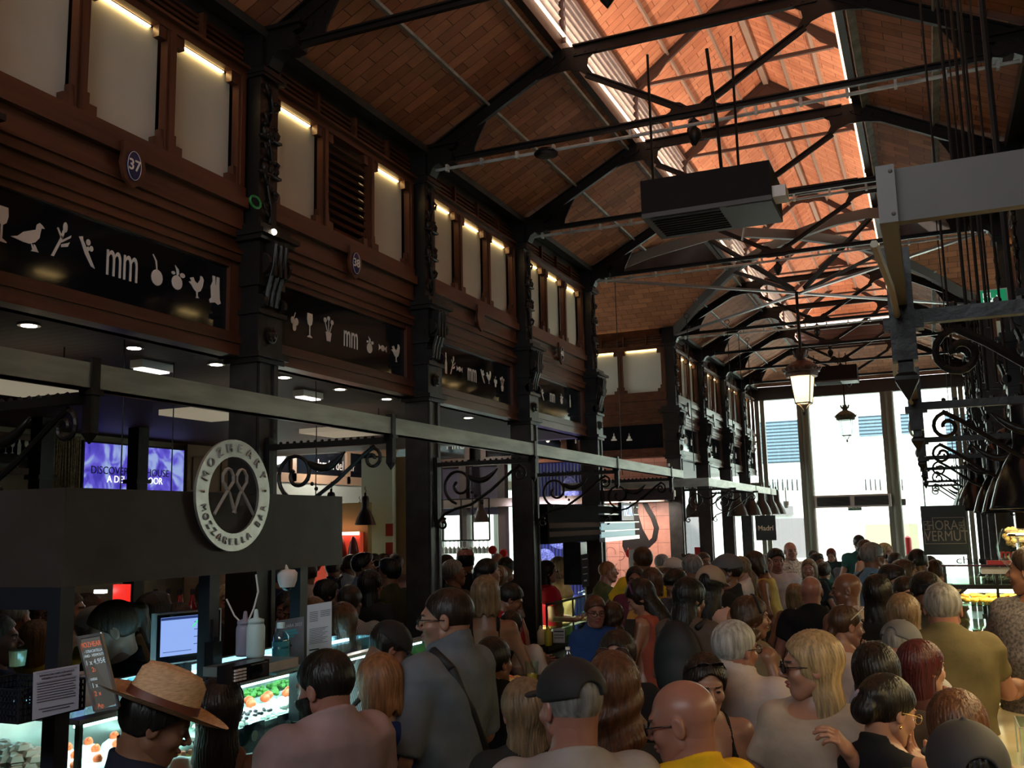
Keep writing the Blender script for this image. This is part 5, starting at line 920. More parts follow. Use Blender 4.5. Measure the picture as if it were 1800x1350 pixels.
p = atd(505, 1020, 4.0); t = thing('ceiling_camera', 'white dome unit hanging tilted under the canopy end', 'camera', p); mb = MB(); mb.lathe([(.01, .045), (.03, .043), (.042, .03), (.04, .0), (.03, -.028)], p, 18, cap=False); part(t, 'housing', mb, WHITE, smooth=True); mb = MB(); mb.ball((p.x-.0, p.y, p.z-.014), .029, 12, 8); part(t, 'lens', mb, BLACKM, smooth=True); mb = MB(); mb.tube([(p.x, p.y, p.z+.04), (p.x-.03, p.y, p.z+.09)], .008, 8); part(t, 'stem', mb, WHITE)
mb = MB(); P = [atd(398, 1053, 3.6), atd(412, 1082, 3.6), atd(424, 1095, 3.6), atd(436, 1093, 3.6), atd(446, 1070, 3.6), atd(454, 1040, 3.6), atd(450, 1010, 3.6)]; mb.tube(P, .0035, 6); solo('white_cable', 'thin white cable looping in front of the column', 'cable', mb, WHITE)
# red spirit bottles and hanging glasses behind the stall
p = atd(335, 1072, 7.0); REDB = mat('red_bottle', (.35, .01, .008), .15, spec=.7); mb = MB(); mb.box(p.x-.55, p.x+.65, p.y-.12, p.y+.12, 1.36, 1.39); mb.box(p.x-.55, p.x+.65, p.y-.1, p.y+.1, 0, 1.36); tag(solo('back_counter', 'dark counter carrying the red bottles', 'counter', mb, DARK))
r0 = None
for i in range(9):
    x, y = p.x-.28+.075*i, p.y-.06+.05*(i % 3); l = 'red spirit bottle behind the till monitor, %s from the end' % ORD[i]
    if r0 is None:
        r0 = thing('spirit_bottle', l, 'bottle', (0, 0, 0), 'red bottles on the back counter'); mb = MB(); mb.lathe([(.033, 0), (.035, .01), (.035, .17), (.014, .22), (.013, .27)], (0, 0, 0), 12); part(r0, 'body', mb, REDB, smooth=True); mb = MB(); mb.lathe([(.015, .26), (.015, .3), (.002, .301)], (0, 0, 0), 10); part(r0, 'cap', mb, DARK); r0.location = (x, y, 1.39)
    else: dup(r0, (x, y, 1.39), l)
p = atd(212, 1043, 6.5); mb = MB(); mb.box(p.x-.05, p.x+.07, p.y-.02, p.y+.02, p.z-.06, p.z+.06); tag(solo('red_light_box', 'glowing red light box above the ponytail', 'light box', mb, mat('red_glow', (.4, 0, 0), .4, emit=(1, .03, .02), estr=.4)))
p = atd(175, 1040, 6.5); mb = MB(); mb.box(p.x-.03, p.x+.05, p.y-.02, p.y+.02, p.z-.01, p.z+.012); tag(solo('bright_lamp_bar', 'bright white lamp bar just under the canopy edge', 'lamp', mb, mat('white_glow', (1, 1, 1), .4, emit=(.9, 1, .95), estr=4)))
# ================================================================ walls and murals beyond the columns
MUR = brick_mat('pink_tile_wall', (.78, .36, .27), (.70, .31, .24), (.32, .13, .10), 1.0, .22, .22, msize=.004, rough=.35, bump=.15, use='UV', off=0)
YM = 15.62
def wy(px_, py_): return at(px_, py_, 1, YM)
mb = MB(); mb.box(-5.22, -3.85, YM, YM+.06, 0, 3.16); mb.uv = [(x, z) for x, y, z in mb.v]; struct('wall_pink_tiles', mb, MUR); area('mural_fill', (-4.55, 14.75, 2.45), (rad(50), 0, 0), 1.2, .1, 13, (1, .86, .74)); area('blue_wall_fill', (-6.0, 14.75, 2.45), (rad(50), 0, 0), 1.2, .1, 7, (.8, .85, 1))  # two unseen fill lights added to brighten the mural and the blue wall
mb = MB(); a, b = wy(1160, 860), wy(1052, 1000)
CATM = mat('black_tile_paint', (.012, .008, .008), .4); t = thing('cat_mural', 'black cat silhouette painted on the pink tiled wall', 'mural', (-4.4, YM-.004, 1.6)); mb = MB()
pc = [(1092, 880), (1100, 865), (1113, 862), (1117, 872), (1122, 878), (1121, 900), (1130, 930), (1140, 948), (1144, 958), (1143, 962), (1120, 970), (1110, 972), (1104, 962), (1100, 975), (1094, 960), (1096, 920), (1090, 900), (1088, 885)]
o_ = wy(1100, 920); mb.prism([((wy(x, y)-o_).x, (wy(x, y)-o_).z) for x, y in pc], (o_.x, YM-.002, o_.z), (1, 0, 0), (0, 0, 1), .004)
tail = [(1118, 965), (1135, 962), (1150, 948), (1154, 928), (1148, 910), (1139, 895), (1134, 885), (1136, 878), (1143, 874)]
P = [wy(x, y) for x, y in tail]; [mb.ball((q.x, YM-.003, q.z), .045, 10, 6, sy=.1) for q in P]
for q, r_ in zip(P[:-1], P[1:]): mb.bar((q.x, YM-.003, q.z), (r_.x, YM-.003, r_.z), .008, .085, up=(0, 0, 1))
part(t, 'silhouette', mb, CATM)
mb = MB(); rr = random.Random(5)
for k in range(46):
    px_, py_ = rr.uniform(1050, 1162), rr.uniform(848, 1010)
    if 1085 < px_ < 1150 and 870 < py_ < 970: continue
    q = wy(px_, py_); r_ = rr.uniform(.03, .11); a0 = rr.uniform(0, 6.28); mb.tube([(q.x+r_*cos(a0+s_*.5)*(1-.06*s_), YM-.003, q.z+r_*sin(a0+s_*.5)*(1-.06*s_)) for s_ in range(8)], .004, 4)
tag(solo('mural_sketches', 'loose brown line drawings around the black cat', 'mural', mb, mat('brown_line', (.25, .06, .05), .5)))
BLUEW = stripe_mat('blue_corrugated', (.006, .007, .05), (.03, .04, .28), 5, 'X', rough=.35, width=.4, bump=.8)
mb = MB(); mb.box(-6.75, -5.24, YM, YM+.06, 0, 3.16); struct('wall_blue_corrugated', mb, BLUEW)
LIL = mat('lilac_print', (.35, .40, .9), .4, color2=(.06, .07, .45), scale=34)
for i, (px_, py_, rx_, rz_, l) in enumerate(((1002, 868, .16, .30, 'pale blue printed face high on the corrugated wall'), (992, 955, .26, .10, 'pale blue printed disc cut off below the pizza canopy'), (958, 985, .20, .20, 'blue printed ball low on the corrugated wall'), (935, 875, .08, .2, 'narrow blue printed shape left on the corrugated wall'))):
    q = wy(px_, py_); mb = MB(); mb.lathe([(1e-3, -.02), (.7, -.018), (1, -.005)], (q.x, YM, q.z), 20, rx_, rz_, axis='y'); tag(solo('wall_print', l, 'mural', mb, LIL))
mb = MB(); mb.box(-9.4, -6.9, YM+.05, YM+.1, 2.3, 3.16); struct('trim_8', mb, mat('purple_soffit', (.09, .07, .12), .5))
mb = MB(); mb.box(-9.4, -3.85, 14.9, YM, 2.42, 2.56); struct('trim_9', mb, mat('brown_band', (.10, .065, .05), .5))
for i, x in enumerate((-8.4, -7.6, -6.85)): mb = MB(); mb.box(x-.07, x+.07, 15.3, 15.45, 0, 3.16); tag(solo('wing_post', 'brown timber post in the left wing, %s from the outside' % ORD[i], 'post', mb, IRON_LIT), kind='thing')
# glass rack between posts
p, q = atd(762, 862, 14.2), atd(895, 950, 14.2)
t = thing('hanging_rack', 'black iron frame rack with rows of upside-down wine glasses', 'rack', (p.x, p.y, q.z), kind='thing'); mb = MB()
xs = [at(x_, 900, 1, 13.2).x for x_ in (758, 778, 811, 831, 860)]; zt_, zb_ = at(800, 878, 1, 13.2).z, at(800, 950, 1, 13.2).z
for x_ in xs: mb.bar((x_, 13.2, zb_), (x_, 13.2, zt_), .02, .02)
for z_ in (zt_, zb_): mb.bar((xs[0], 13.2, z_), (xs[2], 13.2, z_), .02, .02); mb.bar((xs[2], 13.2, z_), (xs[-1], 13.2, z_), .02, .02)
mb.bar((xs[1], 13.2, zt_), (xs[1], 13.2, 3.1), .012, .012); mb.bar((xs[3], 13.2, zt_), (xs[3], 13.2, 3.1), .012, .012); part(t, 'frame', mb, IRON)
g0 = None; n_ = 0
for k in range(14):
    x_ = xs[0]+(xs[-1]-xs[0])*(k+.5)/14; l = 'wine glass hanging upside down from the iron rack'
    if g0 is None: g0 = thing('wine_glass', l, 'glass', (0, 0, 0), 'glasses hanging on the iron rack'); mb = MB(); mb.lathe([(.035, 0), (.03, -.004), (.005, -.01), (.005, -.08), (.03, -.11), (.038, -.15), (.03, -.19)], (0, 0, 0), 12, cap=False); part(g0, 'bowl', mb, mat('grey_glass', (.45, .5, .5), .1, metal=.3), smooth=True); g0.location = (x_, 13.2, zb_-.01)
    else: dup(g0, (x_, 13.2, zb_-.01), l)
# red stall, cream pillar, far counters
p = atd(600, 945, 13); mb = MB(); mb.box(p.x-.75, p.x+.42, p.y, p.y+.1, 0, 2.45); struct('wall_ochre_niche', mb, mat('ochre_wall', (.28, .20, .07), .7))
t = thing('ham_counter', 'red-lit stall with hanging hams at the back left', 'stall', (p.x, p.y-.1, 1.3), kind='thing'); mb = MB(); mb.box(p.x-.7, p.x+.35, p.y-.08, p.y, 1.35, 2.05); part(t, 'red_back', mb, mat('red_back', (.45, .03, .02), .5, emit=(1, .12, .05), estr=.12)); mb = MB(); mb.box(p.x-.7, p.x+.35, p.y-.14, p.y-.1, 2.02, 2.06); part(t, 'lamp_strip', mb, mat('pink_strip', (1, .5, .4), .4, emit=(1, .5, .35), estr=4))
for k in range(5): mb = MB(); mb.lathe([(.02, 0), (.05, -.08), (.08, -.25), (.06, -.38), (.02, -.45)], (p.x-.45+.19*k, p.y-.18, 2.0), 10); part(t, 'ham', mb, mat('ham_dark', (.22, .03, .03), .4), smooth=True)
p = atd(664, 930, 13.5); mb = MB(); mb.box(p.x-.27, p.x+.24, p.y, p.y+.3, 0, 3.1); tag(solo('square_pillar', 'pale cream square pillar left of the second column', 'pillar', mb, mat('pale_green_plaster', (.55, .58, .50), .7)), kind='thing')
for k, y_ in enumerate((932, 965)): p = atd(685, y_, 13.2); mb = MB(); mb.box(p.x-.06, p.x+.05, p.y-.01, p.y+.01, p.z-.08, p.z+.09); tag(solo('fire_sign', 'red fire-equipment sign on the back pillar, %s' % ('upper' if k == 0 else 'lower'), 'sign', mb, mat('sign_red', (.45, .02, .02), .5)))
mb = MB(); p = atd(680, 930, 13.5); mb.box(p.x+.02, p.x+.4, p.y+.05, p.y+.3, 0, 3.1); tag(solo('square_pillar', 'ochre pillar carrying the red fire signs', 'pillar', mb, mat('ochre_pillar', (.30, .22, .12), .7)), kind='thing')
p = atd(800, 1018, 12.0); t = thing('far_counter', 'bright glass counter with food beyond the second and third columns', 'counter', (p.x, p.y, 0)); mb = MB(); mb.box(p.x-.55, p.x+1.3, p.y, p.y+.5, 0, 1.0); part(t, 'base', mb, mat('cream_counter', (.5, .42, .28), .5)); mb = MB(); mb.box(p.x-.55, p.x+1.3, p.y+.02, p.y+.48, 1.0, 1.38); part(t, 'glass_pane', mb, GLASS); mb = MB(); mb.box(p.x-.55, p.x+1.3, p.y, p.y+.5, 1.38, 1.4); part(t, 'top', mb, DARK)
point('far_counter_light', (p.x+.2, p.y+.25, 1.3), 7, (1, .75, .5), .1)
# ================================================================ pizza stall under the canopy
t = thing('pizza_canopy', 'black and steel slatted canopy with a blue neon PIZZA sign', 'canopy', (-3.68, 11, 1.88), kind='thing')
xa = -3.62; mb = MB(); mb.box(xa-.12, xa, 9.24, 10.92, 1.9, 2.31); part(t, 'black_box', mb, mat('soot_black', (.006, .006, .007), .9, spec=.08))
mb = MB()
for z_ in (1.97, 2.06): mb.box(xa, xa+.015, 9.24, 10.92, z_, z_+.055)
part(t, 'wooden_slat', mb, mat('dull_brown_slat', (.05, .022, .014), .8, spec=.15))
fA, fB = Vector((xa+.02, 10.92, 0)), Vector((-3.78, 12.95, 0)); uu = (fB-fA).normalized(); nn = Vector((uu.y, -uu.x, 0)); LL = (fB-fA).length
fr = Frame(fA, uu, nn); mb = MB(); fr.box(mb, 0, LL, 1.9, 2.31, -.25, -.02); part(t, 'end_box', mb, MATS['soot_black'])
mb = MB()
for z_, h_ in ((1.88, .05), (2.0, .015), (2.10, .015), (2.20, .015), (2.30, .015)): fr.box(mb, -.03, LL+.05, z_, z_+h_, -.02, .05)
part(t, 'steel_slat', mb, STW)
mb = MB(); fr.box(mb, 0, LL, 1.93, 2.10, -.02, .0); part(t, 'lit_panel', mb, mat('window_sheen_glow', (.3, .5, .55), .4, emit=(.45, .8, .95), estr=.12))  # end window's light on this steel face is imitated by emission
mb = MB(); fr.box(mb, .40*LL, .78*LL, 2.13, 2.36, .04, .08); sg = part(t, 'blue_shield', mb, BLUE); part(sg, 'neon_lettering', text_mb('PIZZA', .20, fr.p(.59*LL, 2.245, .082), uu, (0, 0, 1), .006, sx=.95, bold=-.004), mat('neon_white', (.8, .9, 1), .4, emit=(.55, .75, 1), estr=.9))
def vitrine(lbl, fr, L, D, z0, z1, base, shelfz):
    t = thing('pizza_case', lbl, 'display case', fr.p(L/2, 0, -D/2)); mb = MB(); fr.box(mb, 0, L, 0, z0, -D, 0); part(t, 'base', mb, base); mb = MB(); fr.box(mb, 0, L, z0, z1, -.006, 0); fr.box(mb, 0, .006, z0, z1, -D, 0); fr.box(mb, 0, L, z1, z1+.008, -D, 0); part(t, 'glass_pane', mb, GLASSG)
    mb = MB(); [fr.box(mb, a-.008, a+.008, z0, z1, -.012, .004) for a in (0, L/2, L)]; fr.box(mb, 0, L, z1-.01, z1+.012, -.015, .005); fr.box(mb, 0, L, z0-.015, z0+.015, -D, .01); part(t, 'frame', mb, mat('black_frame', (.02, .02, .02), .3)); mb = MB(); fr.box(mb, .01, L-.01, shelfz-.01, shelfz, -D+.02, -.02); part(t, 'shelf', mb, SHEL)
    mb = MB(); fr.box(mb, .03, L-.03, z1-.03, z1-.015, -D+.05, -D+.08); part(t, 'light_tube', mb, mat('warm_tube', (1, .9, .7), .4, emit=(1, .85, .6), estr=5)); return t
TILE = mat('black_tiles', (.02, .025, .028), .25)
frA = Frame((-3.62, 9.15, 0), (0, 1, 0), (1, 0, 0)); vitrine('near glass case of the pizza stall with pizzas and tied bananas', frA, 1.55, .5, .86, 1.30, TILE, 1.02)
frB = Frame((-3.58, 11.42, 0), uu, nn); vitrine('far glass case of the pizza stall with piled pastries', frB, 1.55, .5, .80, 1.26, TILE, 1.02)
area('pizza_case_light', (-3.85, 9.9, 1.27), (0, 0, 0), .3, 1.3, 5, (1, .82, .55)); area('pastry_case_light', (-3.85, 12.2, 1.23), (0, 0, 0), .3, 1.3, 4, (1, .85, .65))
for i in range(5):
    y_ = 9.33+.28*i; x_ = -3.78-.05*(i % 2); t = thing('pizza', 'small round pizza in the near case, %s from the left' % ORD[i], 'pizza', (x_, y_, 1.02), 'pizzas on the lower shelf'); mb = MB(); mb.lathe([(.10, 0), (.125, .01), (.12, .028), (.10, .02), (.002, .018)], (x_, y_, 1.022), 20); part(t, 'crust', mb, BRD); mb = MB(); mb.lathe([(.102, .018), (.06, .026), (.002, .027)], (x_, y_, 1.022), 16); part(t, 'topping', mb, mat('pizza_top', (.75, .22, .06), .5, color2=(.8, .55, .25), scale=40))
for i in range(7): y_ = 9.3+.2*i; mb = MB(); mb.tube([(-3.95, y_-.1, 1.17), (-3.93, y_, 1.13), (-3.95, y_+.1, 1.17)], .022, 7, taper=[.4, 1, .4]); solo('yellow_pepper', 'long yellow pepper or banana on the upper ledge, %s from the left' % ORD[i], 'fruit', mb, mat('banana_yellow', (.65, .48, .05), .5), 'yellow fruit over the pizzas', smooth=True)
for i in range(16):
    q = frB.p(.15+.08*(i % 8)+random.uniform(-.01, .01), 1.05+.05*(i // 8), -.2-.05*(i % 3)); mb = MB(); mb.tube([(q.x-.05, q.y-.02, q.z), (q.x-.02, q.y, q.z+.022), (q.x+.02, q.y+.01, q.z+.022), (q.x+.05, q.y-.01, q.z)], .026, 8, taper=[.3, 1, 1, .3]); solo('croissant', 'golden pastry in the pile inside the far pizza case', 'pastry', mb, BRD, 'pastries piled in the far case', smooth=True)
p = atd(990, 1095, 9.4); sheet('poster_card', 'small white notice on the near pizza case', 'notice', [(972, 1105), (993, 1105), (993, 1130), (972, 1130)], [9.3]*4, mat('grey_paper', (.4, .4, .4), .7), [(.1, .9, .8, .08), (.1, .9, .55, .05), (.1, .9, .35, .05)])
for i, (a, b, m_, l) in enumerate(((951, 1133, mat('pale_sauce', (.6, .55, .35), .4), 'pale sauce bottle on the ledge by the pedestal'), (964, 1135, mat('mustard', (.42, .38, .03), .4), 'mustard-green sauce bottle on the ledge'))):
    p = atd(a, b, 9.2); t = thing('sauce_bottle', l, 'bottle', p); mb = MB(); mb.lathe([(.035, 0), (.037, .01), (.037, .12), (.02, .145), (.015, .15)], p, 12); part(t, 'body', mb, m_, smooth=True); mb = MB(); mb.lathe([(.018, .148), (.016, .165), (.004, .18)], p, 10); part(t, 'cap', mb, m_)
mb = MB(); mb.box(-3.66, -3.35, 8.95, 10.9, .78, .82); mb.box(-3.62, -3.45, 8.95, 10.9, 0, .78); tag(solo('counter_ledge', 'ledge in front of the near pizza case', 'counter', mb, TILE))
for i, (cs, dd, l) in enumerate(((([(1021, 975), (1034, 973), (1036, 1030), (1023, 1033)]), 9.9, 'black framed menu card on a rod beside the column'), ([(1105, 967), (1115, 965), (1117, 1014), (1108, 1016)], 11.9, 'pale framed menu card on a rod over the far pizza case'))):
    t, O, u, v, n, U, V = sheet('hanging_menu', l, 'menu', cs, [dd]*4, mat('menu_black', (.03, .035, .04), .4) if i == 0 else mat('menu_pale', (.45, .48, .5), .5), [(.15, .85, .85, .03), (.2, .8, .6, .02), (.2, .8, .4, .02), (.3, .7, .2, .05)], tm=MATS['pale_print'])
    q = O+u*.5; mb = MB(); mb.tube([(q.x, q.y, q.z), (q.x, q.y, q.z-.35)], .008, 6); part(t, 'rod', mb, STW)
for k, (a, b) in enumerate(((1107, 973), (885, 973), (866, 967))):
    p = atd(a, b, 12.5); t = thing('beer_tap', 'beer tap with a round red badge, %s' % ('by the pink wall' if k == 0 else ('right of the hanging glasses' if k == 1 else 'left of its twin')), 'beer tap', (p.x, p.y, p.z-.4)); mb = MB(); mb.lathe([(.05, -.02), (.06, 0), (.05, .02)], p, 18, axis='y'); part(t, 'badge', mb, mat('badge_red', (.6, .02, .02), .4, emit=(1, .05, .03), estr=.0)); mb = MB(); mb.tube([(p.x, p.y, p.z-.05), (p.x, p.y, p.z-.55)], .02, 8); part(t, 'pillar', mb, CHROME)
p = atd(1010, 990, 10.2); mb = MB(); mb.box(p.x-.09, p.x+.11, p.y-.1, p.y+.1, p.z-.22, p.z+.22); t = solo('speaker_cabinet', 'black loudspeaker cabinet hanging above the pizza counter', 'speaker', mb, BLACKM)
for k, (x_, y_) in enumerate(((945, 980), (950, 995), (947, 1010))): p = atd(x_, y_, 12.0); mb = MB(); [mb.ball((p.x+.03*cos(q*2.4), p.y+.03*sin(q*2.4), p.z+.02*q-.05), .018, 7, 5) for q in range(7)]; tag(solo('garlic_string', 'hanging bunch of pale bulbs by the blue wall, %s' % ORD[k], 'garlic', mb, BRD, 'hanging bunches'))
for k, (a, b, d_) in enumerate(((1237, 975, 18), (1263, 982, 19))): p = atd(a, b, d_); mb = MB(); mb.box(p.x-.17+.06*k, p.x+.12, p.y, p.y+.03, p.z-.25, p.z+.14-.12*k); tag(solo('red_board', 'red price board beyond the crossing, %s' % ('larger' if k == 0 else 'smaller'), 'board', mb, mat('board_red', (.50, .02, .02), .5)))
p = atd(1178, 870, 12.8); t = thing('dome_camera', 'white dome camera under the end of the long beam', 'camera', (p.x, p.y, p.z-.1)); mb = MB(); mb.lathe([(.07, .06), (.075, .05), (.075, -.02), (.05, -.03)], p, 16); mb.tube([(p.x, p.y, p.z+.05), (p.x, p.y, p.z+.42)], .015, 8); part(t, 'housing', mb, WHITE); mb = MB(); mb.ball((p.x, p.y, p.z-.05), .045, 12, 8); part(t, 'lens', mb, BLACKM, smooth=True)
p = atd(1382, 885, 21); mb = MB(); mb.lathe([(.06, .05), (.06, -.03), (.03, -.1)], p, 12); mb.tube([(p.x, p.y, p.z), (p.x, p.y, p.z+.35)], .012, 6); tag(solo('dome_camera', 'small dome camera at the end of the far white beam', 'camera', mb, WHITE))
p = atd(1597, 965, 22); mb = MB(); mb.lathe([(.02, .3), (.07, .26), (.08, .2), (.08, -.35), (.06, -.38)], p, 14); tag(solo('fire_extinguisher', 'red fire extinguisher beside the right door post', 'fire extinguisher', mb, MATS['sign_red']))
t = thing('far_counter', 'white counter of the far left stalls beyond the crossing', 'counter', (-3.2, 17.5, 0)); mb = MB(); mb.box(-3.6, -3.0, 15.7, 20.5, 0, 1.05); part(t, 'base', mb, mat('white_counter', (.6, .6, .58), .4)); mb = MB(); mb.box(-3.65, -2.95, 15.65, 20.55, 1.05, 1.09); part(t, 'top', mb, STW)
# ================================================================ table in the middle: burgers, beer, water
tp = atd(925, 1200, 5.6); t = thing('high_table', 'dark high table with snacks between the people in front of the column', 'table', (tp.x, tp.y, 0)); mb = MB(); mb.lathe([(.30, 0), (.30, .03)], (tp.x, tp.y, tp.z-.03), 24); part(t, 'top', mb, DARK); mb = MB(); mb.lathe([(.22, 0), (.22, .02), (.03, .03), (.03, tp.z-.03)], (tp.x, tp.y, 0), 16); part(t, 'leg', mb, IRON)
def cup(name, lbl, p, r0_, r1_, h, fill, fm, gm=None):
    t = thing(name, lbl, 'glass', p); mb = MB(); mb.lathe([(r0_, 0), (r1_, h), (r1_-.002, h), (r0_-.002, .003)], p, 18, cap=True); part(t, 'cup', mb, gm or GLASS); mb = MB(); rr_ = r0_+(r1_-r0_)*fill; mb.lathe([(r0_-.003, .004), (rr_-.003, h*fill)], p, 18); part(t, 'drink', mb, fm); return t
cup('beer_cup', 'plastic cup of beer on the high table', Vector((tp.x+.03, tp.y+.02, tp.z)), .03, .042, .12, .4, mat('beer', (.55, .28, .03), .2)); q = Vector((tp.x+.22, tp.y+.12, tp.z)); t = thing('water_bottle', 'small water bottle with a label by the high table', 'bottle', q); mb = MB(); mb.lathe([(.03, 0), (.032, .01), (.032, .13), (.014, .17), (.013, .18)], q, 14); part(t, 'body', mb, BOT, smooth=True); mb = MB(); mb.lathe([(.014, .18), (.014, .195), (.002, .196)], q, 10); part(t, 'cap', mb, WHITE)
t = thing('snack_plate', 'white tray of small burgers on the high table', 'plate', (tp.x-.05, tp.y-.1, tp.z)); mb = MB(); mb.lathe([(.09, 0), (.12, .015), (.118, .017), (.09, .004)], (tp.x-.05, tp.y-.12, tp.z), 20); part(t, 'plate', mb, WHITE)
for i in range(6): x_, y_ = tp.x-.05+.05*cos(i*1.05), tp.y-.12+.05*sin(i*1.05); mb = MB(); mb.lathe([(.02, 0), (.028, .015), (.022, .035), (.003, .042)], (x_, y_, tp.z+.012), 10); solo('snack_roll', 'small round roll on the white tray of the high table', 'bread roll', mb, BRD if i % 2 else HAM, 'rolls on the snack tray', smooth=True)
# ================================================================ right marble bar
MARB = mat('yellow_marble', (.62, .56, .40), .16, color2=(.46, .38, .22), scale=2.2, detail=8)
t = thing('marble_bar', 'pale marble bar counter running along the right side', 'bar counter', (.6, 5, 0)); mb = MB(); mb.box(.12, 1.35, .6, 8.35, 1.02, 1.06); part(t, 'marble_top', mb, MARB); mb = MB(); mb.box(.22, 1.25, .7, 8.3, 0, 1.02); part(t, 'base', mb, mat('bar_base', (.06, .045, .035), .5))
area('bar_lamp_glow', (.62, 4.8, 2.06), (0, 0, 0), .5, 5.5, 26, (1, .74, .36)); 
cz = 1.06
t = thing('bar_vitrine', 'glass vitrine with fried snacks at the end of the marble bar', 'display case', (.7, 8.7, 0)); mb = MB(); mb.box(.05, 1.5, 8.35, 9.4, 0, 1.02); part(t, 'base', mb, STW)
mb = MB(); mb.box(.05, 1.5, 8.36, 8.365, 1.02, 1.70); mb.box(.05, .055, 8.36, 9.4, 1.02, 1.70); mb.box(.05, 1.5, 8.36, 9.4, 1.70, 1.705); part(t, 'glass_pane', mb, GLASS)
mb = MB(); [mb.box(.05, 1.5, 8.38, 9.35, z_, z_+.012) for z_ in (1.20, 1.40, 1.56)]; part(t, 'shelf', mb, glass_mat('shelf_glass', (.7, .8, .7), .4)); mb = MB(); [mb.bar((x_, 8.36, 1.02), (x_, 8.36, 1.71), .02, .02) for x_ in (.06, .42, 1.0)]; mb.box(.04, 1.5, 8.35, 8.38, 1.53, 1.565); mb.bar((.10, 8.34, 1.46), (.22, 8.34, 1.55), .02, .02); part(t, 'frame', mb, mat('black_frame', (.02, .02, .02), .3))
mb = MB(); mb.box(.2, 1.45, 8.42, 8.46, 1.50, 1.53); mb.box(.1, 1.45, 8.42, 8.45, 1.16, 1.18); part(t, 'light_tube', mb, mat('warm_tube2', (1, .9, .7), .4, emit=(1, .82, .5), estr=10)); area('vitrine_light', (.75, 8.75, 1.52), (0, 0, 0), 1.3, .5, 6, (1, .82, .5))
FRY = mat('fried_golden', (.72, .36, .05), .45, noise=.2, scale=40)
for i in range(44):
    x_ = .16+.045*(i % 22)+random.uniform(-.01, .01); y_ = 8.50+.09*(i // 22); z_ = 1.415+.03*(i % 3 == 0)
    mb = MB(); mb.lathe([(.012, -.02), (.026, -.008), (.028, .008), (.012, .022)], (x_, y_, z_+.02), 8, 1.3, 1) if i % 3 else mb.tube([(x_-.05, y_, z_+.02), (x_, y_+.01, z_+.03), (x_+.05, y_, z_+.02)], .013, 6); solo('fried_snack', 'golden fried bite heaped on the lit tray of the vitrine', 'fried snack', mb, FRY, 'fried snacks on the lit tray', smooth=True)
mound('olives', 'yellow-green olives and pickles in the lower lit shelves of the vitrine', .85, 8.6, 1.08, .55, .15, .07, mat('olive_yellow', (.55, .42, .06), .4), 160, .022)
mb = MB(); mb.box(.04, .78, 8.5, 8.53, 1.695, 1.71); tag(solo('word_shelf', 'thin dark shelf carrying dark standing letters', 'shelf', mb, mat('plum', (.12, .02, .05), .4)))
tag(solo('shelf_word', 'row of dark standing letters on the thin shelf', 'lettering', text_mb('churro', .085, (.30, 8.5, 1.745), (1, 0, 0), (0, 0, 1), .02, sx=1.3), DARK))
tag(solo('shelf_word', 'row of bright red standing letters on the upper shelf', 'lettering', text_mb('madream', .10, (.66, 8.3, 1.80), (1, 0, 0), (0, 0, 1), .03, sx=1.1, bold=.002), mat('letter_red', (.65, .02, .02), .4)))
mb = MB(); mb.box(.36, 1.2, 8.28, 8.36, 1.72, 1.75); tag(solo('word_shelf', 'red shelf edge under the red letters', 'shelf', mb, mat('shelf_red', (.6, .03, .05), .4)))
t = thing('bread_dome', 'round white bowl on a stand behind the red letters', 'bowl', (.68, 9.2, 1.85)); mb = MB(); mb.lathe([(.03, 0), (.03, .05), (.12, .09), (.13, .12), (.12, .125)], (.68, 9.2, 1.80), 18); part(t, 'bowl', mb, WHITE)
p = atd(1790, 960, 6.6); t = thing('glass_jar', 'big round glass jar with dried flowers at the right edge', 'jar', (p.x, p.y, p.z-.15)); mb = MB(); mb.lathe([(.07, -.15), (.13, -.08), (.14, 0), (.11, .09), (.09, .12)], p, 20, cap=False); part(t, 'jar', mb, GLASS, smooth=True); mb = MB(); [mb.ball((p.x+random.uniform(-.08, .08), p.y+random.uniform(-.08, .08), p.z+random.uniform(0, .12)), .02, 6, 4) for q in range(30)]; part(t, 'dried_flowers', mb, mat('straw_flower', (.5, .33, .12), .7)); mb = MB(); mb.box(p.x-.25, p.x+.5, p.y-.15, p.y+.15, p.z-.18, p.z-.15); part(t, 'shelf', mb, STW)
p = atd(1795, 942, 6.2); mb = MB(); mb.lathe([(.2, 0), (.205, .008), (.2, .016), (.19, .008)], (p.x+.12, p.y, p.z), 28); t = tag(solo('glass_ring', 'steel ring rack for glasses over the jar', 'rack', mb, CHROME))
for k in range(6): mb = MB(); a = -2.6+k*.45; x_, y_ = p.x+.12+.17*cos(a), p.y+.17*sin(a); mb.lathe([(.03, -.01), (.004, -.015), (.004, -.09), (.035, -.12), (.04, -.16), (.033, -.2)], (x_, y_, p.z), 12, cap=False); solo('hanging_glass', 'stemmed glass hanging from the steel ring', 'glass', mb, MATS['grey_glass'], 'glasses on the steel ring', smooth=True)
def bt(px_, py_): return at(px_, py_, 2, cz)
p = bt(1721, 1146); t = thing('martini_glass', 'martini glass of dark red vermouth on the marble bar', 'glass', p); mb = MB(); mb.lathe([(.04, 0), (.038, .003), (.004, .008), (.004, .10), (.062, .19), (.060, .19), (.003, .105)], p, 24); part(t, 'glass', mb, GLASS, smooth=True); mb = MB(); mb.lathe([(.003, .107), (.045, .168), (.001, .169)], p, 20); part(t, 'drink', mb, mat('vermouth', (.10, .012, .008), .15))
p = bt(1706, 1190); cup('tumbler', 'tumbler with ice and dark drink beside the olive-shirted man', p, .034, .038, .10, .45, mat('dark_drink', (.20, .05, .015), .15))
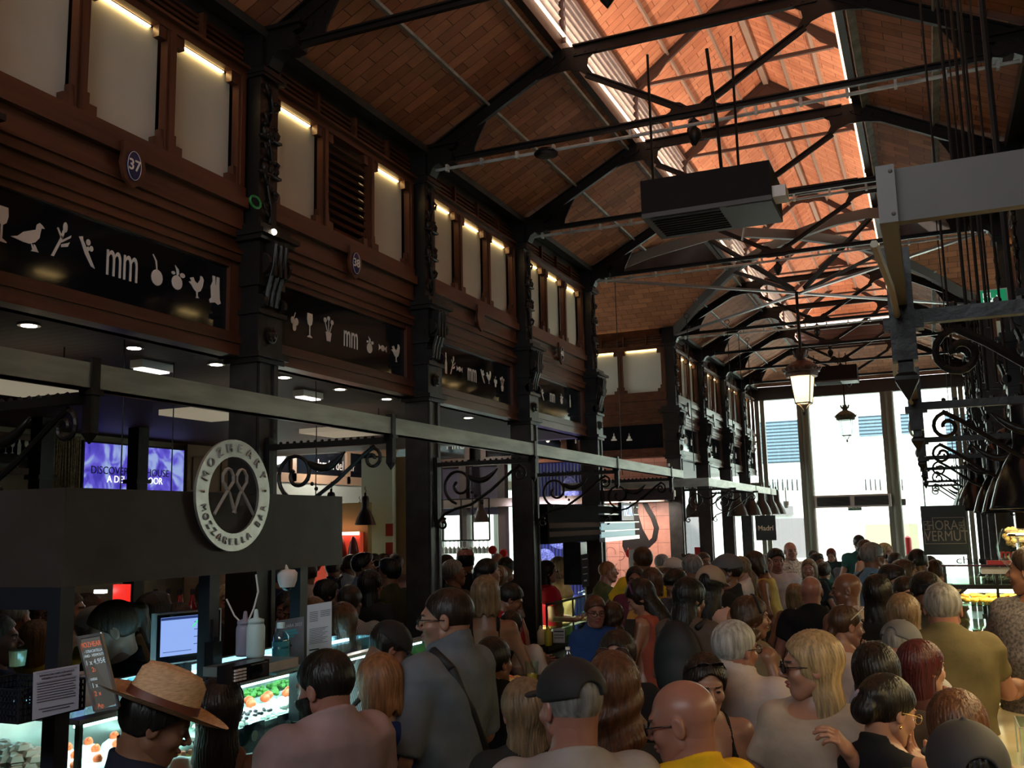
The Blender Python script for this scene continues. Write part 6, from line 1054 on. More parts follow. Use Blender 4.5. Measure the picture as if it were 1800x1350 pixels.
t = thing('menu_stand', 'upright VERMUTS menu card on the marble bar', 'menu', bt(1767, 1133)); q = bt(1767, 1133); U_ = Vector((1, 0, 0)); mb = MB(); slabp(mb, q+Vector((0, 0, .115)), U_, Z, .068, .115, 0, .004, Vector((0, -1, 0))); part(t, 'card', mb, mat('cream_card', (.62, .50, .40), .6)); mb = MB(); r_ = text_mb('VERMUTS', .036, q+Vector((0, -.005, .205)), U_, Z, .001, sx=.82, bold=.001); mb.add(r_.v, r_.f)
for k in range(13): slabp(mb, q+Vector((.012*(k % 2)-.005, -.005, .175-.0125*k)), U_, Z, .028-.008*(k % 3 == 0), .0016, 0, .001, Vector((0, -1, 0)))
for k in range(4): slabp(mb, q+Vector((-.045 if k % 2 else .05, -.005, .16-.04*k)), U_, Z, .004, .012, 0, .001, Vector((0, -1, 0)))
part(t, 'printing', mb, mat('print_brown', (.06, .02, .02), .6))
q = bt(1772, 1140); t = thing('payment_pad', 'black payment pad lying on the marble bar', 'card reader', q); mb = MB(); mb.box(-.09, .09, -.045, .045, 0, .022); mb.rot_z(.35); mb.v = [(a+q.x, b+q.y, c_+q.z) for a, b, c_ in mb.v]; part(t, 'body', mb, BLACKM)
for i, (a, b, l) in enumerate(((1722, 1183, 'small square tapas plate by the tumbler'), (1702, 1146, 'round plate with yellow food by the martini glass'))):
    q = bt(a, b); t = thing('tapas_plate', l, 'plate', q); mb = MB(); mb.lathe([(.05, 0), (.065, .012), (.063, .013), (.05, .004)], q, 20 if i else 4, rot=.5); part(t, 'plate', mb, WHITE); mb = MB(); [mb.ball((q.x+.02*cos(k), q.y+.02*sin(k), q.z+.018), .014, 6, 4) for k in range(5)]; part(t, 'food', mb, FRY)
q = bt(1750, 1243); mb = MB(); mb.box(q.x-.055, q.x+.055, q.y-.05, q.y+.05, q.z+.0005, q.z+.0025); solo('paper_napkin', 'flat yellow paper napkin on the marble bar', 'napkin', mb, mat('napkin_yellow', (.62, .5, .2), .8))
p = bt(1798, 1345); t = thing('small_vitrine', 'corner of a small glass box at the bottom right of the bar', 'display case', (p.x+.1, p.y+.1, cz)); mb = MB(); [mb.bar((p.x+a, p.y+b, cz), (p.x+a, p.y+b, cz+.15), .006, .006) for a, b in ((0, 0), (.3, 0), (0, .25), (.3, .25))]; mb.bar((p.x, p.y, cz+.15), (p.x+.3, p.y, cz+.15), .006, .006); mb.bar((p.x, p.y, cz+.15), (p.x, p.y+.25, cz+.15), .006, .006); part(t, 'frame', mb, STW); mb = MB(); mb.box(p.x, p.x+.3, p.y, p.y+.003, cz, cz+.15); mb.box(p.x, p.x+.3, p.y, p.y+.25, cz+.15, cz+.153); part(t, 'glass_pane', mb, GLASSG)
mb = MB(); [mb.box(x_, x_+.08, 9.6+.0*x_, 9.7, 0, 2.6) for x_ in (.52, .68, .86)]; tag(solo('dark_partition_posts', 'dark partition slats behind the bell lamps', 'partition', mb, IRON_LIT), kind='thing')

point('ham_board_fill', (-8.3, 12.6, 3.3), 30, (1, .93, .82), .15)  # unseen fill light added to brighten the ham board

p = atd(1107, 1104, 6.42); mb = MB(); mb.box(-.035, .035, -.005, .005, -.07, .07); mb.v = [(a+p.x, b+p.y+.4*c_, c_*.8+p.z) for a, b, c_ in mb.v]; solo('mobile_phone', 'black mobile phone held over the mustard skirt', 'phone', mb, BLACKM)
p = atd(669, 1078, 8.2); cup('beer_glass', 'glass of amber beer beside the second column', p, .03, .036, .12, .75, MATS['beer'])
p = atd(30, 1172, 3.6); cup('coffee_glass', 'small glass of foamy coffee at the left edge', p, .03, .036, .07, .85, mat('coffee', (.42, .30, .18), .5))
# ================================================================ people: signed-distance bodies meshed as one continuous surface
def smin(a, b, k):
    h = np.clip(.5+.5*(b-a)/k, 0, 1); return b*(1-h)+a*h-k*h*(1-h)
def smax(a, b, k): return -smin(-a, -b, k)
def cone(P, a, b, r1, r2):
    a = np.array(a, float); b = np.array(b, float); ba = b-a; pa = P-a; h = np.clip((pa@ba)/max(1e-9, ba@ba), 0, 1)
    return np.linalg.norm(pa-h[..., None]*ba, axis=-1)-(r1+(r2-r1)*h)
def ellip(P, c, r):
    r = np.array(r, float); q = (P-np.array(c, float))/r; k0 = np.linalg.norm(q, axis=-1); k1 = np.linalg.norm(q/r, axis=-1); return k0*(k0-1)/np.maximum(k1, 1e-6)
def grid(lo, hi, h):
    lo = np.array(lo); n = np.ceil((np.array(hi)-lo)/h).astype(int)+1
    ax = [lo[i]+h*np.arange(n[i]) for i in range(3)]; return np.stack(np.meshgrid(*ax, indexing='ij'), -1), lo, h
def nets(F, lo, h):
    S = F < 0; nx, ny, nz = F.shape; C = np.zeros((nx-1, ny-1, nz-1, 3)); N = np.zeros((nx-1, ny-1, nz-1))
    def sl(dx, dy, dz): return (slice(dx, nx-1+dx), slice(dy, ny-1+dy), slice(dz, nz-1+dz))
    co = [(i, j, k) for i in (0, 1) for j in (0, 1) for k in (0, 1)]
    for a in co:
        for b in co:
            if sum(abs(p-q) for p, q in zip(a, b)) == 1 and a < b:
                fa, fb = F[sl(*a)], F[sl(*b)]; m_ = (fa < 0) != (fb < 0); t_ = np.where(m_, fa/np.where(m_, fa-fb, 1), 0)
                for d in range(3): C[..., d] += np.where(m_, a[d]+t_*(b[d]-a[d]), 0)
                N += m_
    act = N > 0; idx = -np.ones(act.shape, int); idx[act] = np.arange(act.sum()); ii = np.argwhere(act)
    V = (C[act]/N[act][:, None]+ii)*h+lo; Q = []
    for d in range(3):
        o1, o2 = [(1, 2), (2, 0), (0, 1)][d]; s1 = [slice(None)]*3; s2 = [slice(None)]*3; s1[d] = slice(0, -1); s2[d] = slice(1, None)
        A, B = S[tuple(s1)], S[tuple(s2)]; X = np.argwhere(A != B)
        ok = (X[:, o1] > 0) & (X[:, o2] > 0) & (X[:, o1] < F.shape[o1]-1) & (X[:, o2] < F.shape[o2]-1); X = X[ok]
        if not len(X): continue
        e1 = np.zeros(3, int); e1[o1] = 1; e2 = np.zeros(3, int); e2[o2] = 1
        q = [idx[tuple((X-e).T)] for e in (e1+e2, e2, 0*e1, e1)]; q = np.stack(q, 1); fl = ~A[tuple(X.T)]; q[fl] = q[fl][:, ::-1]; Q.append(q)
    Q = np.concatenate(Q) if Q else np.zeros((0, 4), int); return V, Q[(Q >= 0).all(1)][:, ::-1]
def rotm(yaw=0, pitch=0, roll=0):     # degrees; yaw about z, pitch nods down (about x), roll tilts
    a, b, c = rad(yaw), rad(-pitch), rad(roll)
    Rz = np.array([[cos(a), -sin(a), 0], [sin(a), cos(a), 0], [0, 0, 1]]); Rx = np.array([[1, 0, 0], [0, cos(b), -sin(b)], [0, sin(b), cos(b)]]); Ry = np.array([[cos(c), 0, sin(c)], [0, 1, 0], [-sin(c), 0, cos(c)]])
    return Rz@Rx@Ry
# ---- head: face +y, crown z=.118, chin z=-.117
def head_field(P, fem=False, fat=0.0):
    Q = P.copy(); Q[..., 0] = np.abs(Q[..., 0]); w = 1+fat
    F = ellip(Q, (0, -.018, .030), (.077*w, .097, .088))
    F = smin(F, ellip(Q, (0, .028, -.03), (.060*w, .062, .078)), .03)
    F = smin(F, ellip(Q, (0, .052, -.088), (.030 if not fem else .022, .030, .026)), .03)
    F = smin(F, cone(Q, (.052*w, .0, -.055), (.022, .055, -.095), .018, .016), .03)
    F = smin(F, ellip(Q, (0, .074, .028), (.048, .018, .013 if not fem else .009)), .016)
    F = smin(F, ellip(Q, (.042, .058, -.025), (.022, .022, .020)), .02)
    F = smax(F, -ellip(Q, (.031, .097, .006), (.019, .017, .012)), .012)
    F = smin(F, ellip(Q, (.031, .073, .005), (.0135, .0135, .0125)), .004)
    F = smin(F, cone(Q, (0, .086, .014), (0, .112, -.020), .0065, .0095), .010)
    F = smin(F, ellip(Q, (.011, .098, -.026), (.0085, .010, .008)), .006)
    F = smin(F, ellip(Q, (0, .090, -.052), (.024, .012, .0065)), .006); F = smin(F, ellip(Q, (0, .087, -.065), (.019, .012, .0075)), .006)
    F = smax(F, -ellip(Q, (0, .104, -.0585), (.026, .012, .0016)), .003)
    E_ = ellip(Q, (.079*w, -.012, -.004), (.010, .019, .032)); E_ = smax(E_, -ellip(Q, (.089*w, -.008, -.002), (.007, .011, .021)), .006); F = smin(F, E_, .006)
    F = smin(F, cone(Q, (0, -.030, -.045), (0, -.024, -.165), .048 if fem else .058, .043 if fem else .050), .025)
    return F
HEADS = {}
def head_mesh(fem, fat, res):
    k = (fem, fat, res)
    if k not in HEADS: P, lo, h = grid((-.115, -.14, -.185), (.115, .145, .14), res); HEADS[k] = nets(head_field(P, fem, fat), lo, h)
    return HEADS[k]
# ---- hair styles, as a shell around the skull
def hair_field(P, st, seed=0):
    x, y, z = P[..., 0], P[..., 1], P[..., 2]; th = np.arctan2(x, y+.02); ax_ = np.abs(x)
    tk = {'buzz': .004, 'short': .012, 'crop': .016, 'quiff': .020, 'tied': .009, 'pony': .009, 'bun': .010, 'updo': .012, 'fringe_ring': .0015}.get(st, .016)
    F = ellip(P, (0, -.018, .032), (.077+tk, .097+tk, .088+tk))
    if st in ('quiff', 'crop'): F = smin(F, ellip(P, (0, .03, .10), (.062, .055, .035)), .02)
    strand = .0016*np.sin(th*47+seed+3*np.sin(z*30+seed))+.0011*np.sin(th*83+z*40)
    face = .695*y-.718*z-.006                    # kept behind the hairline
    if st in ('buzz', 'short', 'crop', 'quiff'):
        F = smax(F, face, .006); F = smax(F, -(z+.075+.0*y), .006)
    elif st == 'fringe_ring':                     # bald crown with a band of hair
        F = smax(smax(F, face, .006), z-.035-.3*y, .01); F = smax(F, -(z+.07), .006)
    elif st in ('tied', 'pony', 'bun', 'updo'):
        F = smax(F, face+.0, .006); F = smax(F, -(z+.062), .008)
        if st == 'pony': F = smin(F, cone(P, (0, -.10, .06), (0, -.135, .035), .026, .030), .01); F = smin(F, cone(P, (0, -.135, .035), (0, -.125, -.16), .030, .018), .02)
        if st == 'tied': F = smin(F, cone(P, (0, -.095, -.04), (0, -.115, -.10), .028, .03), .02); F = smin(F, cone(P, (0, -.115, -.10), (0, -.10, -.27), .032, .014), .02)
        if st == 'bun': F = smin(F, ellip(P, (0, -.115, .045), (.042, .036, .04)), .01)
        if st == 'updo': F = smin(F, ellip(P, (0, -.105, -.02), (.058, .042, .055)), .02); F = smin(F, ellip(P, (.01, -.10, .04), (.05, .035, .03)), .02)
    else:
        L = {'bob': .12, 'long': .30, 'wavy': .30, 'lob': .19, 'curly': .20, 'vlong': .42}[st]
        wv = .012*np.sin(z*55+th*2+seed)*(st in ('wavy', 'curly')); wd = .088+(.02 if st in ('curly', 'wavy') else 0)+(.012 if st == 'bob' else 0)
        C_ = ellip(P, (0, -.035, -.02-L/2+.02), (wd+wv.mean(), .075, L/2+.09)); B = smin(F, C_+wv, .03)
        cl = ellip(P, (0, .085, -.02), (.062, .085, .098)); B = smax(B, -cl, .012)                 # opening for the face
        nk = ellip(P, (0, .05, -.17), (.075, .085, .13)); B = smax(B, -nk, .012)
        B = smax(B, smin(face-.004, y-.045+.4*np.minimum(z, 0)*0+(z > .0)*0, .01), .008) if True else B
        B = smax(B, -(z+L+.012*np.sin(th*9+seed)), .01); F = B
    return F+strand*(.9 if st in ('bob', 'long', 'wavy', 'lob', 'curly', 'vlong') else .45 if st != 'buzz' else .2)
HAIRM = {}
def hair_mesh(st, res, seed=0):
    k = (st, res, seed % 3)
    if k not in HAIRM:
        zl = {'long': -.34, 'wavy': -.34, 'vlong': -.46, 'tied': -.31, 'lob': -.23, 'curly': -.24, 'pony': -.20, 'bob': -.16}.get(st, -.10)
        P, lo, h = grid((-.135, -.19, zl), (.135, .12, .155), res); HAIRM[k] = nets(hair_field(P, st, seed % 3), lo, h)
    return HAIRM[k]
def cap_mesh(res, kind='cap'):
    k = ('cap', kind, res)
    if k not in HAIRM:
        P, lo, h = grid((-.125, -.15, -.03), (.125, .24, .175), res); z = P[..., 2]; y = P[..., 1]
        D = ellip(P, (0, -.016, .036), (.093, .114, .098)); D = smax(D, -(z-.028+.10*(y+.1)*(y < 0)), .004)
        B = ellip(P, (0, .085, .040), (.080, .105, .05)); B = smax(B, np.abs(z-.046+.9*(P[..., 0]**2)*3+.12*(y-.08))-.0045, .003); B = smax(B, -(y-.06), .004)
        D = smax(D, -ellip(P, (0, -.135, .035), (.038, .06, .034)), .003) if kind == 'cap' else D; F = smin(D, B, .006)
        if kind == 'cap': F = smin(F, ellip(P, (0, -.016, .135), (.009, .009, .006)), .003)
        HAIRM[k] = nets(F, lo, h)
    return HAIRM[k]
# ---- hand: wrist at origin, fingers along +z, palm facing -y, thumb towards +x
def hand_mesh(res, curl=.5):
    k = ('hand', res, curl)
    if k in HAIRM: return HAIRM[k]
    P, lo, h = grid((-.065, -.10, -.03), (.085, .035, .21), res); F = cone(P, (0, 0, -.02), (0, 0, .03), .025, .027)
    F = smin(F, ellip(P, (0, -.002, .055), (.040, .016, .045)), .02)
    for i, (x, L, r) in enumerate(((.029, .075, .0086), (.010, .083, .009), (-.010, .077, .0087), (-.028, .060, .0078))):
        a = np.array([x, 0, .088-.004*abs(i-1.3)]); c = curl*(1+.12*i); p = a; ang = .1; F = smin(F, cone(P, (x*.8, 0, .06), a, .011, r*1.05), .008)
        for s_ in (.44, .32, .24):
            ang += c*.75; q = p+L*s_*np.array([x*1.5*.2/.03*0, -sin(ang), cos(ang)]); F = smin(F, cone(P, p, q, r, r*.92), .003); p = q; r *= .94
    F = smin(F, cone(P, (.024, -.004, .025), (.050, -.016, .058), .015, .0115), .014); F = smin(F, cone(P, (.050, -.016, .058), (.052, -.038, .088), .0112, .0085), .003)
    HAIRM[k] = nets(F, lo, h); return HAIRM[k]
def build_mesh(name, V, Q, m_, slots=None, midx=None):
    me = bpy.data.meshes.new(name); me.vertices.add(len(V)); me.vertices.foreach_set('co', np.asarray(V, np.float32).ravel()); n = len(Q)
    me.loops.add(4*n); me.loops.foreach_set('vertex_index', np.asarray(Q, np.int32).ravel()); me.polygons.add(n); me.polygons.foreach_set('loop_start', np.arange(n, dtype=np.int32)*4)
    for q in ([m_]+(slots or [])): me.materials.append(q)
    if midx is not None: me.polygons.foreach_set('material_index', np.asarray(midx, np.int32))
    me.polygons.foreach_set('use_smooth', np.ones(n, bool)); me.update(); me.validate(); return me
SKIN = {k: mat('skin_'+k, c, .36, spec=.5, noise=.06, scale=14) for k, c in {'fair': (.33, .165, .112), 'pink': (.29, .128, .092), 'tan': (.22, .10, .06), 'brown': (.16, .07, .042), 'dark': (.07, .035, .025)}.items()}
LIPS = mat('lips', (.30, .07, .06), .4); EYEW = mat('eye_dark', (.03, .02, .015), .2); BROW = mat('brow', (.05, .03, .02), .7)
HC = {'black': (.009, .007, .006), 'dark': (.022, .012, .008), 'brown': (.06, .028, .014), 'auburn': (.13, .028, .014), 'ginger': (.28, .12, .05), 'blond': (.42, .29, .15), 'dblond': (.22, .14, .075), 'grey': (.22, .21, .20), 'white': (.42, .41, .39), 'burg': (.07, .010, .012), 'chest': (.11, .045, .022), 'shaved': (.17, .115, .09)}
ARMS = {  # elbow and wrist of right and left arm, body frame in metres for a 1.75 m person (x right, y forward)
 'down': [((.27, -.02, 1.13), (.29, .05, .88)), ((-.27, -.02, 1.13), (-.29, .05, .88))],
 'hold': [((.27, .00, 1.13), (.10, .24, 1.10)), ((-.27, .00, 1.13), (-.10, .25, 1.10))],
 'phone': [((.25, .04, 1.13), (.07, .28, 1.20)), ((-.25, .04, 1.13), (-.06, .28, 1.20))],
 'belly': [((.27, .00, 1.12), (.03, .20, 1.04)), ((-.27, .00, 1.12), (-.05, .21, 1.02))],
 'cross': [((.26, .08, 1.13), (-.08, .20, 1.19)), ((-.26, .08, 1.13), (.08, .22, 1.16))],
 'face_r': [((.23, .22, 1.15), (.075, .125, 1.375)), ((-.27, .00, 1.13), (-.12, .22, 1.08))],
 'face_l': [((.27, .00, 1.13), (.12, .22, 1.08)), ((-.23, .22, 1.15), (-.075, .125, 1.375))],
 'raise_r': [((.30, .18, 1.22), (.12, .22, 1.50)), ((-.27, -.02, 1.13), (-.29, .05, .90))],
 'chest_l': [((.27, .00, 1.13), (.16, .22, 1.05)), ((-.27, .12, 1.15), (-.17, .25, 1.36))],
 'reach': [((.26, .22, 1.22), (.18, .48, 1.28)), ((-.26, .10, 1.16), (-.14, .36, 1.16))],
 'lean': [((.30, .18, 1.16), (.16, .40, 1.14)), ((-.30, .18, 1.16), (-.16, .40, 1.12))],
}
def vary(p): return p
def torso_field(P, fem, W):
    zs = np.array([.80, .90, .98, 1.08, 1.20, 1.32, 1.40, 1.455, 1.50]); a = np.array([.155, .168, .160, .135 if fem else .150, .145 if fem else .165, .165 if fem else .185, .160 if fem else .185, .10, .05])*W
    b = np.array([.10, .115, .108, .095, .105 if not fem else .112, .108, .095, .07, .05])*W; cy_ = np.array([0, 0, .0, .01, .005 if not fem else .015, .0, -.015, -.03, -.035])
    z = P[..., 2]; A = np.interp(z, zs, a); B = np.interp(z, zs, b); Cy = np.interp(z, zs, cy_)
    q = np.sqrt((P[..., 0]/A)**2+((P[..., 1]-Cy)/B)**2); d = (q-1)*np.minimum(A, B)*.9; return smax(smax(d, .80-z, .02), z-1.50, .02)
def arms_field(P, arms, fem, upper_only=False, infl=0.0, k=.03):
    F = None; r = (.040, .034, .026) if fem else (.050, .041, .030); sx = .155 if fem else .18
    for (e, w), s_ in zip(arms, (1, -1)):
        sh = (s_*sx, -.015, 1.40); f = cone(P, sh, e, r[0]+infl, r[1]+infl)
        if not upper_only: f = smin(f, cone(P, e, w, r[1]*.97+infl, r[2]+infl), .015)
        f = smin(f, ellip(P, (s_*(sx-.01), -.012, 1.405), (.055+infl, .055+infl, .05+infl)), .02); F = f if F is None else np.minimum(F, f)
    return F
def legs_field(P, infl=0.0, stance=.09):
    F = None
    for s_ in (1, -1):
        f = cone(P, (s_*.09, 0, .88), (s_*stance, .015, .49), .082+infl, .056+infl); f = smin(f, cone(P, (s_*stance, .015, .49), (s_*stance, -.01, .08), .054+infl, .038+infl), .02)
        F = f if F is None else np.minimum(F, f)
    return F
PEOPLE = []
def person(px, py, depth, H=None, look=0, body=None, label='', hair='short', hc='dark', skin='fair', shirt=(.3, .3, .3), pants=(.04, .04, .05), arms='down', fem=False, wide=1.0, fat=0.0,
           pitch=0, roll=0, bend=0, sleeve='short', top='tee', pat=None, extra=(), skirt=None, fine=None, hunch=.025, name='person'):
    """px,py: crown of the head in the photograph; depth along the view axis; look: heading of the face, 0 = away from the camera, 90 = to the photo's right"""
    crown = atd(px, py, depth); H0 = crown.z; sc = (H if H else min(1.88, max(1.52, H0)))/1.75
    view = YAW; base_yaw = YAW   # heading of the view axis in the hall
    hd = base_yaw-rad(look); bd = base_yaw-rad(look if body is None else body)
    foot_z = max(0.0, H0-sc*1.75*(1-.35*(1-cos(rad(bend))))); foot_z = 0.0 if foot_z < .06 else foot_z
    fine = fine or (.0035 if depth < 4.5 else .0050 if depth < 8 else .007); bres = .009 if depth < 4.3 else .012 if depth < 5 else .014 if depth < 9 else .019
    A = ARMS[arms]; sk = SKIN[skin]; rb = random.Random(int(px*7+py)); ph = rb.uniform(0, 6)
    # body frame -> world
    Rb = np.array([[cos(bd), -sin(bd), 0], [sin(bd), cos(bd), 0], [0, 0, 1]])
    def bendf(V):
        if not bend: return V
        V = V.copy(); t_ = np.clip((V[:, 2]-.92)/.25, 0, 1); a = -rad(bend)*t_; y, z = V[:, 1].copy(), V[:, 2]-.95
        V[:, 1] = y*np.cos(a)-z*np.sin(a); V[:, 2] = np.where(t_ > 0, y*np.sin(a)+z*np.cos(a), z)+.95; return V
    hp = np.array([0, -.015, 1.632]); hb = bendf(hp[None])[0]
    # place so that the crown falls on its point of the photograph
    top_local = Rb@(hb*sc); O = np.array([crown.x, crown.y, 0])-np.array([top_local[0], top_local[1], 0]); O[2] = foot_z
    dz = H0-(foot_z+hb[2]*sc+.118*sc)
    if abs(dz) > .02 and not bend: O[2] = 0; sc = H0/1.75 if .88 < H0/1.75 < 1.10 else sc; O[2] = max(0, H0-sc*1.75); top_local = Rb@(hb*sc); O[:2] = np.array([crown.x, crown.y])-top_local[:2]
    def W_(V): return (bendf(V)*sc)@Rb.T+O+np.array([0, 0, hunch])*(1 if foot_z > 0 else 0)+np.stack([0*V[:, 0], 0*V[:, 0], hunch*np.clip(V[:, 2]-.2, 0, .9)/.9], 1)*(0 if foot_z > 0 else 1)
    RH = rotm(0, pitch, roll); RHw = np.array([[cos(hd), -sin(hd), 0], [sin(hd), cos(hd), 0], [0, 0, 1]])@RH; hc_ = Rb@(hb*sc)+O
    hc_ = hc_+np.array([0, 0, (H0-(hc_[2]+.118*sc))]) if bend else hc_
    piv = np.array([0, -.03, -.09]); HS = sc*.99
    def HW_(V): return ((V-piv)@RHw.T+piv@np.array([[cos(hd), -sin(hd), 0], [sin(hd), cos(hd), 0], [0, 0, 1]]).T)*HS+hc_
    root = thing(name, label, 'person', (float(O[0]), float(O[1]), float(O[2])), None)
    ORG_ = np.array(root.location)
    def add(nm, V, Q, m_, slots=None, midx=None, lab=None, par=None):
        o = bpy.data.objects.new(nm, build_mesh(nm, V-ORG_, Q, m_, slots, midx)); COL.objects.link(o); o.parent = par or root; ORG[o.name] = Vector(root.location)
        if lab: o['label'] = lab
        return o
    # ---------------- body
    Vh, Qh = head_mesh(fem, fat, fine); ww = wide
    lo = [-.24*ww-.12, -.20, .0]; hi = [.24*ww+.12, .56, 1.56]
    for (e, w) in A:
        for p in (e, w): lo = [min(lo[i], p[i]-.07) for i in range(3)]; hi = [max(hi[i], p[i]+.07) for i in range(3)]
    hi[1] = max(.2, max(max(e[1], w[1]) for e, w in A)+.06); 
    P, l0, hh = grid(lo, hi, bres)
    TO = torso_field(P, fem, ww); AR = arms_field(P, A, fem)
    low = depth < 7.5 or arms in ('down',) or True
    B = smin(TO, AR, .035); NK = cone(P, (0, -.030, 1.41), (0, -.035, 1.555), .052 if fem else .062, .050 if fem else .060); B = smin(B, NK, .03)
    LG = legs_field(P); B = smin(B, LG, .03)
    for s_ in (1, -1): B = smin(B, ellip(P, (s_*.09, .055, .045), (.045, .12, .045)), .02)
    Vb, Qb = nets(B, l0, hh); Vw = W_(Vb); parts = [(Vw, Qb, None), (HW_(Vh), Qh, 'head')]
    hres = .004 if depth < 5 else .0065 if depth < 9 else None
    if hres:
        for (e, w), s_ in zip(A, (1, -1)):
            Vn, Qn = hand_mesh(hres, .35 if arms in ('down', 'face_r', 'face_l') else .62); Vn = Vn.copy()
            if s_ < 0: Vn[:, 0] *= -1; Qn = Qn[:, ::-1]
            d = np.array(w)-np.array(e); d = d/np.linalg.norm(d)
            if arms in ('hold', 'phone', 'belly', 'cross', 'lean'): d2 = d*.8+np.array([-s_*.15, .1, .1])
            else: d2 = d
            d2 = d2/np.linalg.norm(d2); xax = np.array([-s_*0.0, 0, 1.0]) if abs(d2[2]) < .7 else np.array([0, 1.0, 0]); pn = np.cross(d2, xax); pn /= np.linalg.norm(pn); xx = np.cross(pn, d2)*1.0
            M_ = np.stack([xx, pn*-s_*(-1 if arms != 'down' else 1), d2], 1)
            if np.linalg.det(M_) < 0: M_[:, 1] *= -1
            if s_ < 0: pass
            parts.append((W_((Vn*(.95 if fem else 1.05))@M_.T+np.array(w)+d*.0), Qn, 'hand'))
    else:
        for (e, w) in A:
            d = np.array(w)-np.array(e); d = d/np.linalg.norm(d); Vn, Qn = hand_mesh(.009, .62); zx = np.cross(d, [0, 0, 1.0] if abs(d[2]) < .9 else [0, 1.0, 0]); zx /= np.linalg.norm(zx); yy = np.cross(d, zx); parts.append((W_(Vn@np.stack([zx, yy, d], 1).T+np.array(w)), Qn, 'hand'))
    VV = np.concatenate([p[0] for p in parts]); off = 0; QQ = []; MI = []
    for V_, Q_, kd in parts:
        QQ.append(Q_+off); off += len(V_)
        if kd == 'head':
            c_ = Vh[Q_].mean(1); mi = np.zeros(len(Q_), int); x_, y_, z_ = np.abs(c_[:, 0]), c_[:, 1], c_[:, 2]
            mi[(z_ < -.046) & (z_ > -.073) & (x_ < .023) & (y_ > .088)] = 1
            mi[((x_-.031)**2/.0001+(z_-.005)**2/.00003 < 1) & (y_ > .06)] = 2
            mi[(z_ > .022+.10*(x_-.03)*(x_ < .03)) & (z_ < .031) & (x_ > .014) & (x_ < .050) & (y_ > .07)] = 3
            MI.append(mi)
        else: MI.append(np.zeros(len(Q_), int))
    if 'beard' in extra or 'stubble' in extra: pass
    add('body', VV, np.concatenate(QQ), sk, [LIPS if fem else mat('lips_m', (.30, .11, .09), .5), EYEW, BROW], np.concatenate(MI))
    # ---------------- clothes
    def cloth(nm, F, m_, lab=None, amp=.007):
        x, y, z = P[..., 0], P[..., 1], P[..., 2]
        Fn = F+amp*np.sin(13*z+9*x+ph)*np.sin(17*y-11*z+2*ph)+amp*.6*np.sin(31*x+23*z+ph)*np.cos(19*y+ph)
        V_, Q_ = nets(Fn, l0, hh); return add(nm, W_(V_), Q_, m_, lab=lab) if len(Q_) else None
    key = 'cloth_%d_%d_%d' % tuple(int(c*200) for c in shirt)
    if pat == 'stripe': sm = stripe_mat('striped_shirt', (.16, .16, .18), (.42, .42, .44), 34, 'X', width=.5)
    elif pat == 'print': sm = mat('printed_shirt', (.55, .48, .42), .8, color2=(.22, .15, .13), scale=45, detail=2)
    elif pat == 'grey_print': sm = mat('grey_print_shirt', (.16, .14, .14), .8, color2=(.05, .045, .05), scale=70, detail=2)
    else: sm = mat(key, shirt, .85, noise=.14, scale=8, bump=.9, spec=.2)
    z = P[..., 2]; y = P[..., 1]; x = P[..., 0]; fit = .013 if top != 'shirt' else .02
    ntop = {'tee': (0, .01, 1.53, .082), 'shirt': (0, .03, 1.54, .075), 'tank': (0, .02, 1.52, .115), 'straps': (0, 0, 1.56, .2), 'vee': (0, .05, 1.50, .10)}[top]
    T_ = TO-fit-.006
    if sleeve in ('short', 'long', 'half'):
        U_ = arms_field(P, A, fem, upper_only=True, infl=fit+.008) if sleeve != 'long' else arms_field(P, A, fem, infl=fit)
        if sleeve != 'long':
            cut = None
            for (e, w), s_ in zip(A, (1, -1)):
                sh = np.array((s_*(.155 if fem else .18), -.015, 1.40)); d = np.array(e)-sh; L_ = np.linalg.norm(d); d /= L_; c_ = (P-sh)@d-L_*(.55 if sleeve == 'short' else .95); c_ = np.where(x*s_ > 0, c_, -1); cut = c_ if cut is None else np.maximum(cut, c_)
            U_ = smax(U_, cut, .006)
        T_ = smin(T_, U_, .03)
    hem = .84 if skirt is None else .98
    T_ = smax(T_, hem-z+.01*np.sin(9*x+ph), .008); 
    if top in ('tee', 'shirt'): T_ = smax(smin(T_, NK-.011, .03), z-(1.482-.42*y), .005); T_ = smax(T_, hem-z+.01*np.sin(9*x+ph), .008)
    else: T_ = smax(T_, -(np.sqrt((x/1.15)**2+(y-ntop[1]+.04)**2+((z-ntop[2])*1.1)**2)-ntop[3]), .006)
    if top == 'straps':
        T_ = smax(TO-fit, z-1.27-.25*np.clip(y, 0, 1), .006); ST = np.maximum(TO-.006, np.abs(np.abs(x)-.085-.10*(1.38-z)*0)-.011); ST = np.maximum(ST, -(z-1.2)); T_ = np.minimum(T_, ST); T_ = smax(T_, hem-z, .008)
    elif top == 'tank': T_ = smax(T_, np.abs(x)-.135*ww, .012)
    if top == 'shirt':
        cz_ = 1.500-.42*y; T_ = smin(T_, np.maximum(np.abs(np.sqrt(x**2+(y+.032)**2)-.074-.18*(1.50-z))-.013, np.maximum(np.abs(z-cz_+.015)-.03, y-.045)), .012)
    so_ = cloth('shirt' if top in ('tee', 'shirt') else 'top', T_, sm)
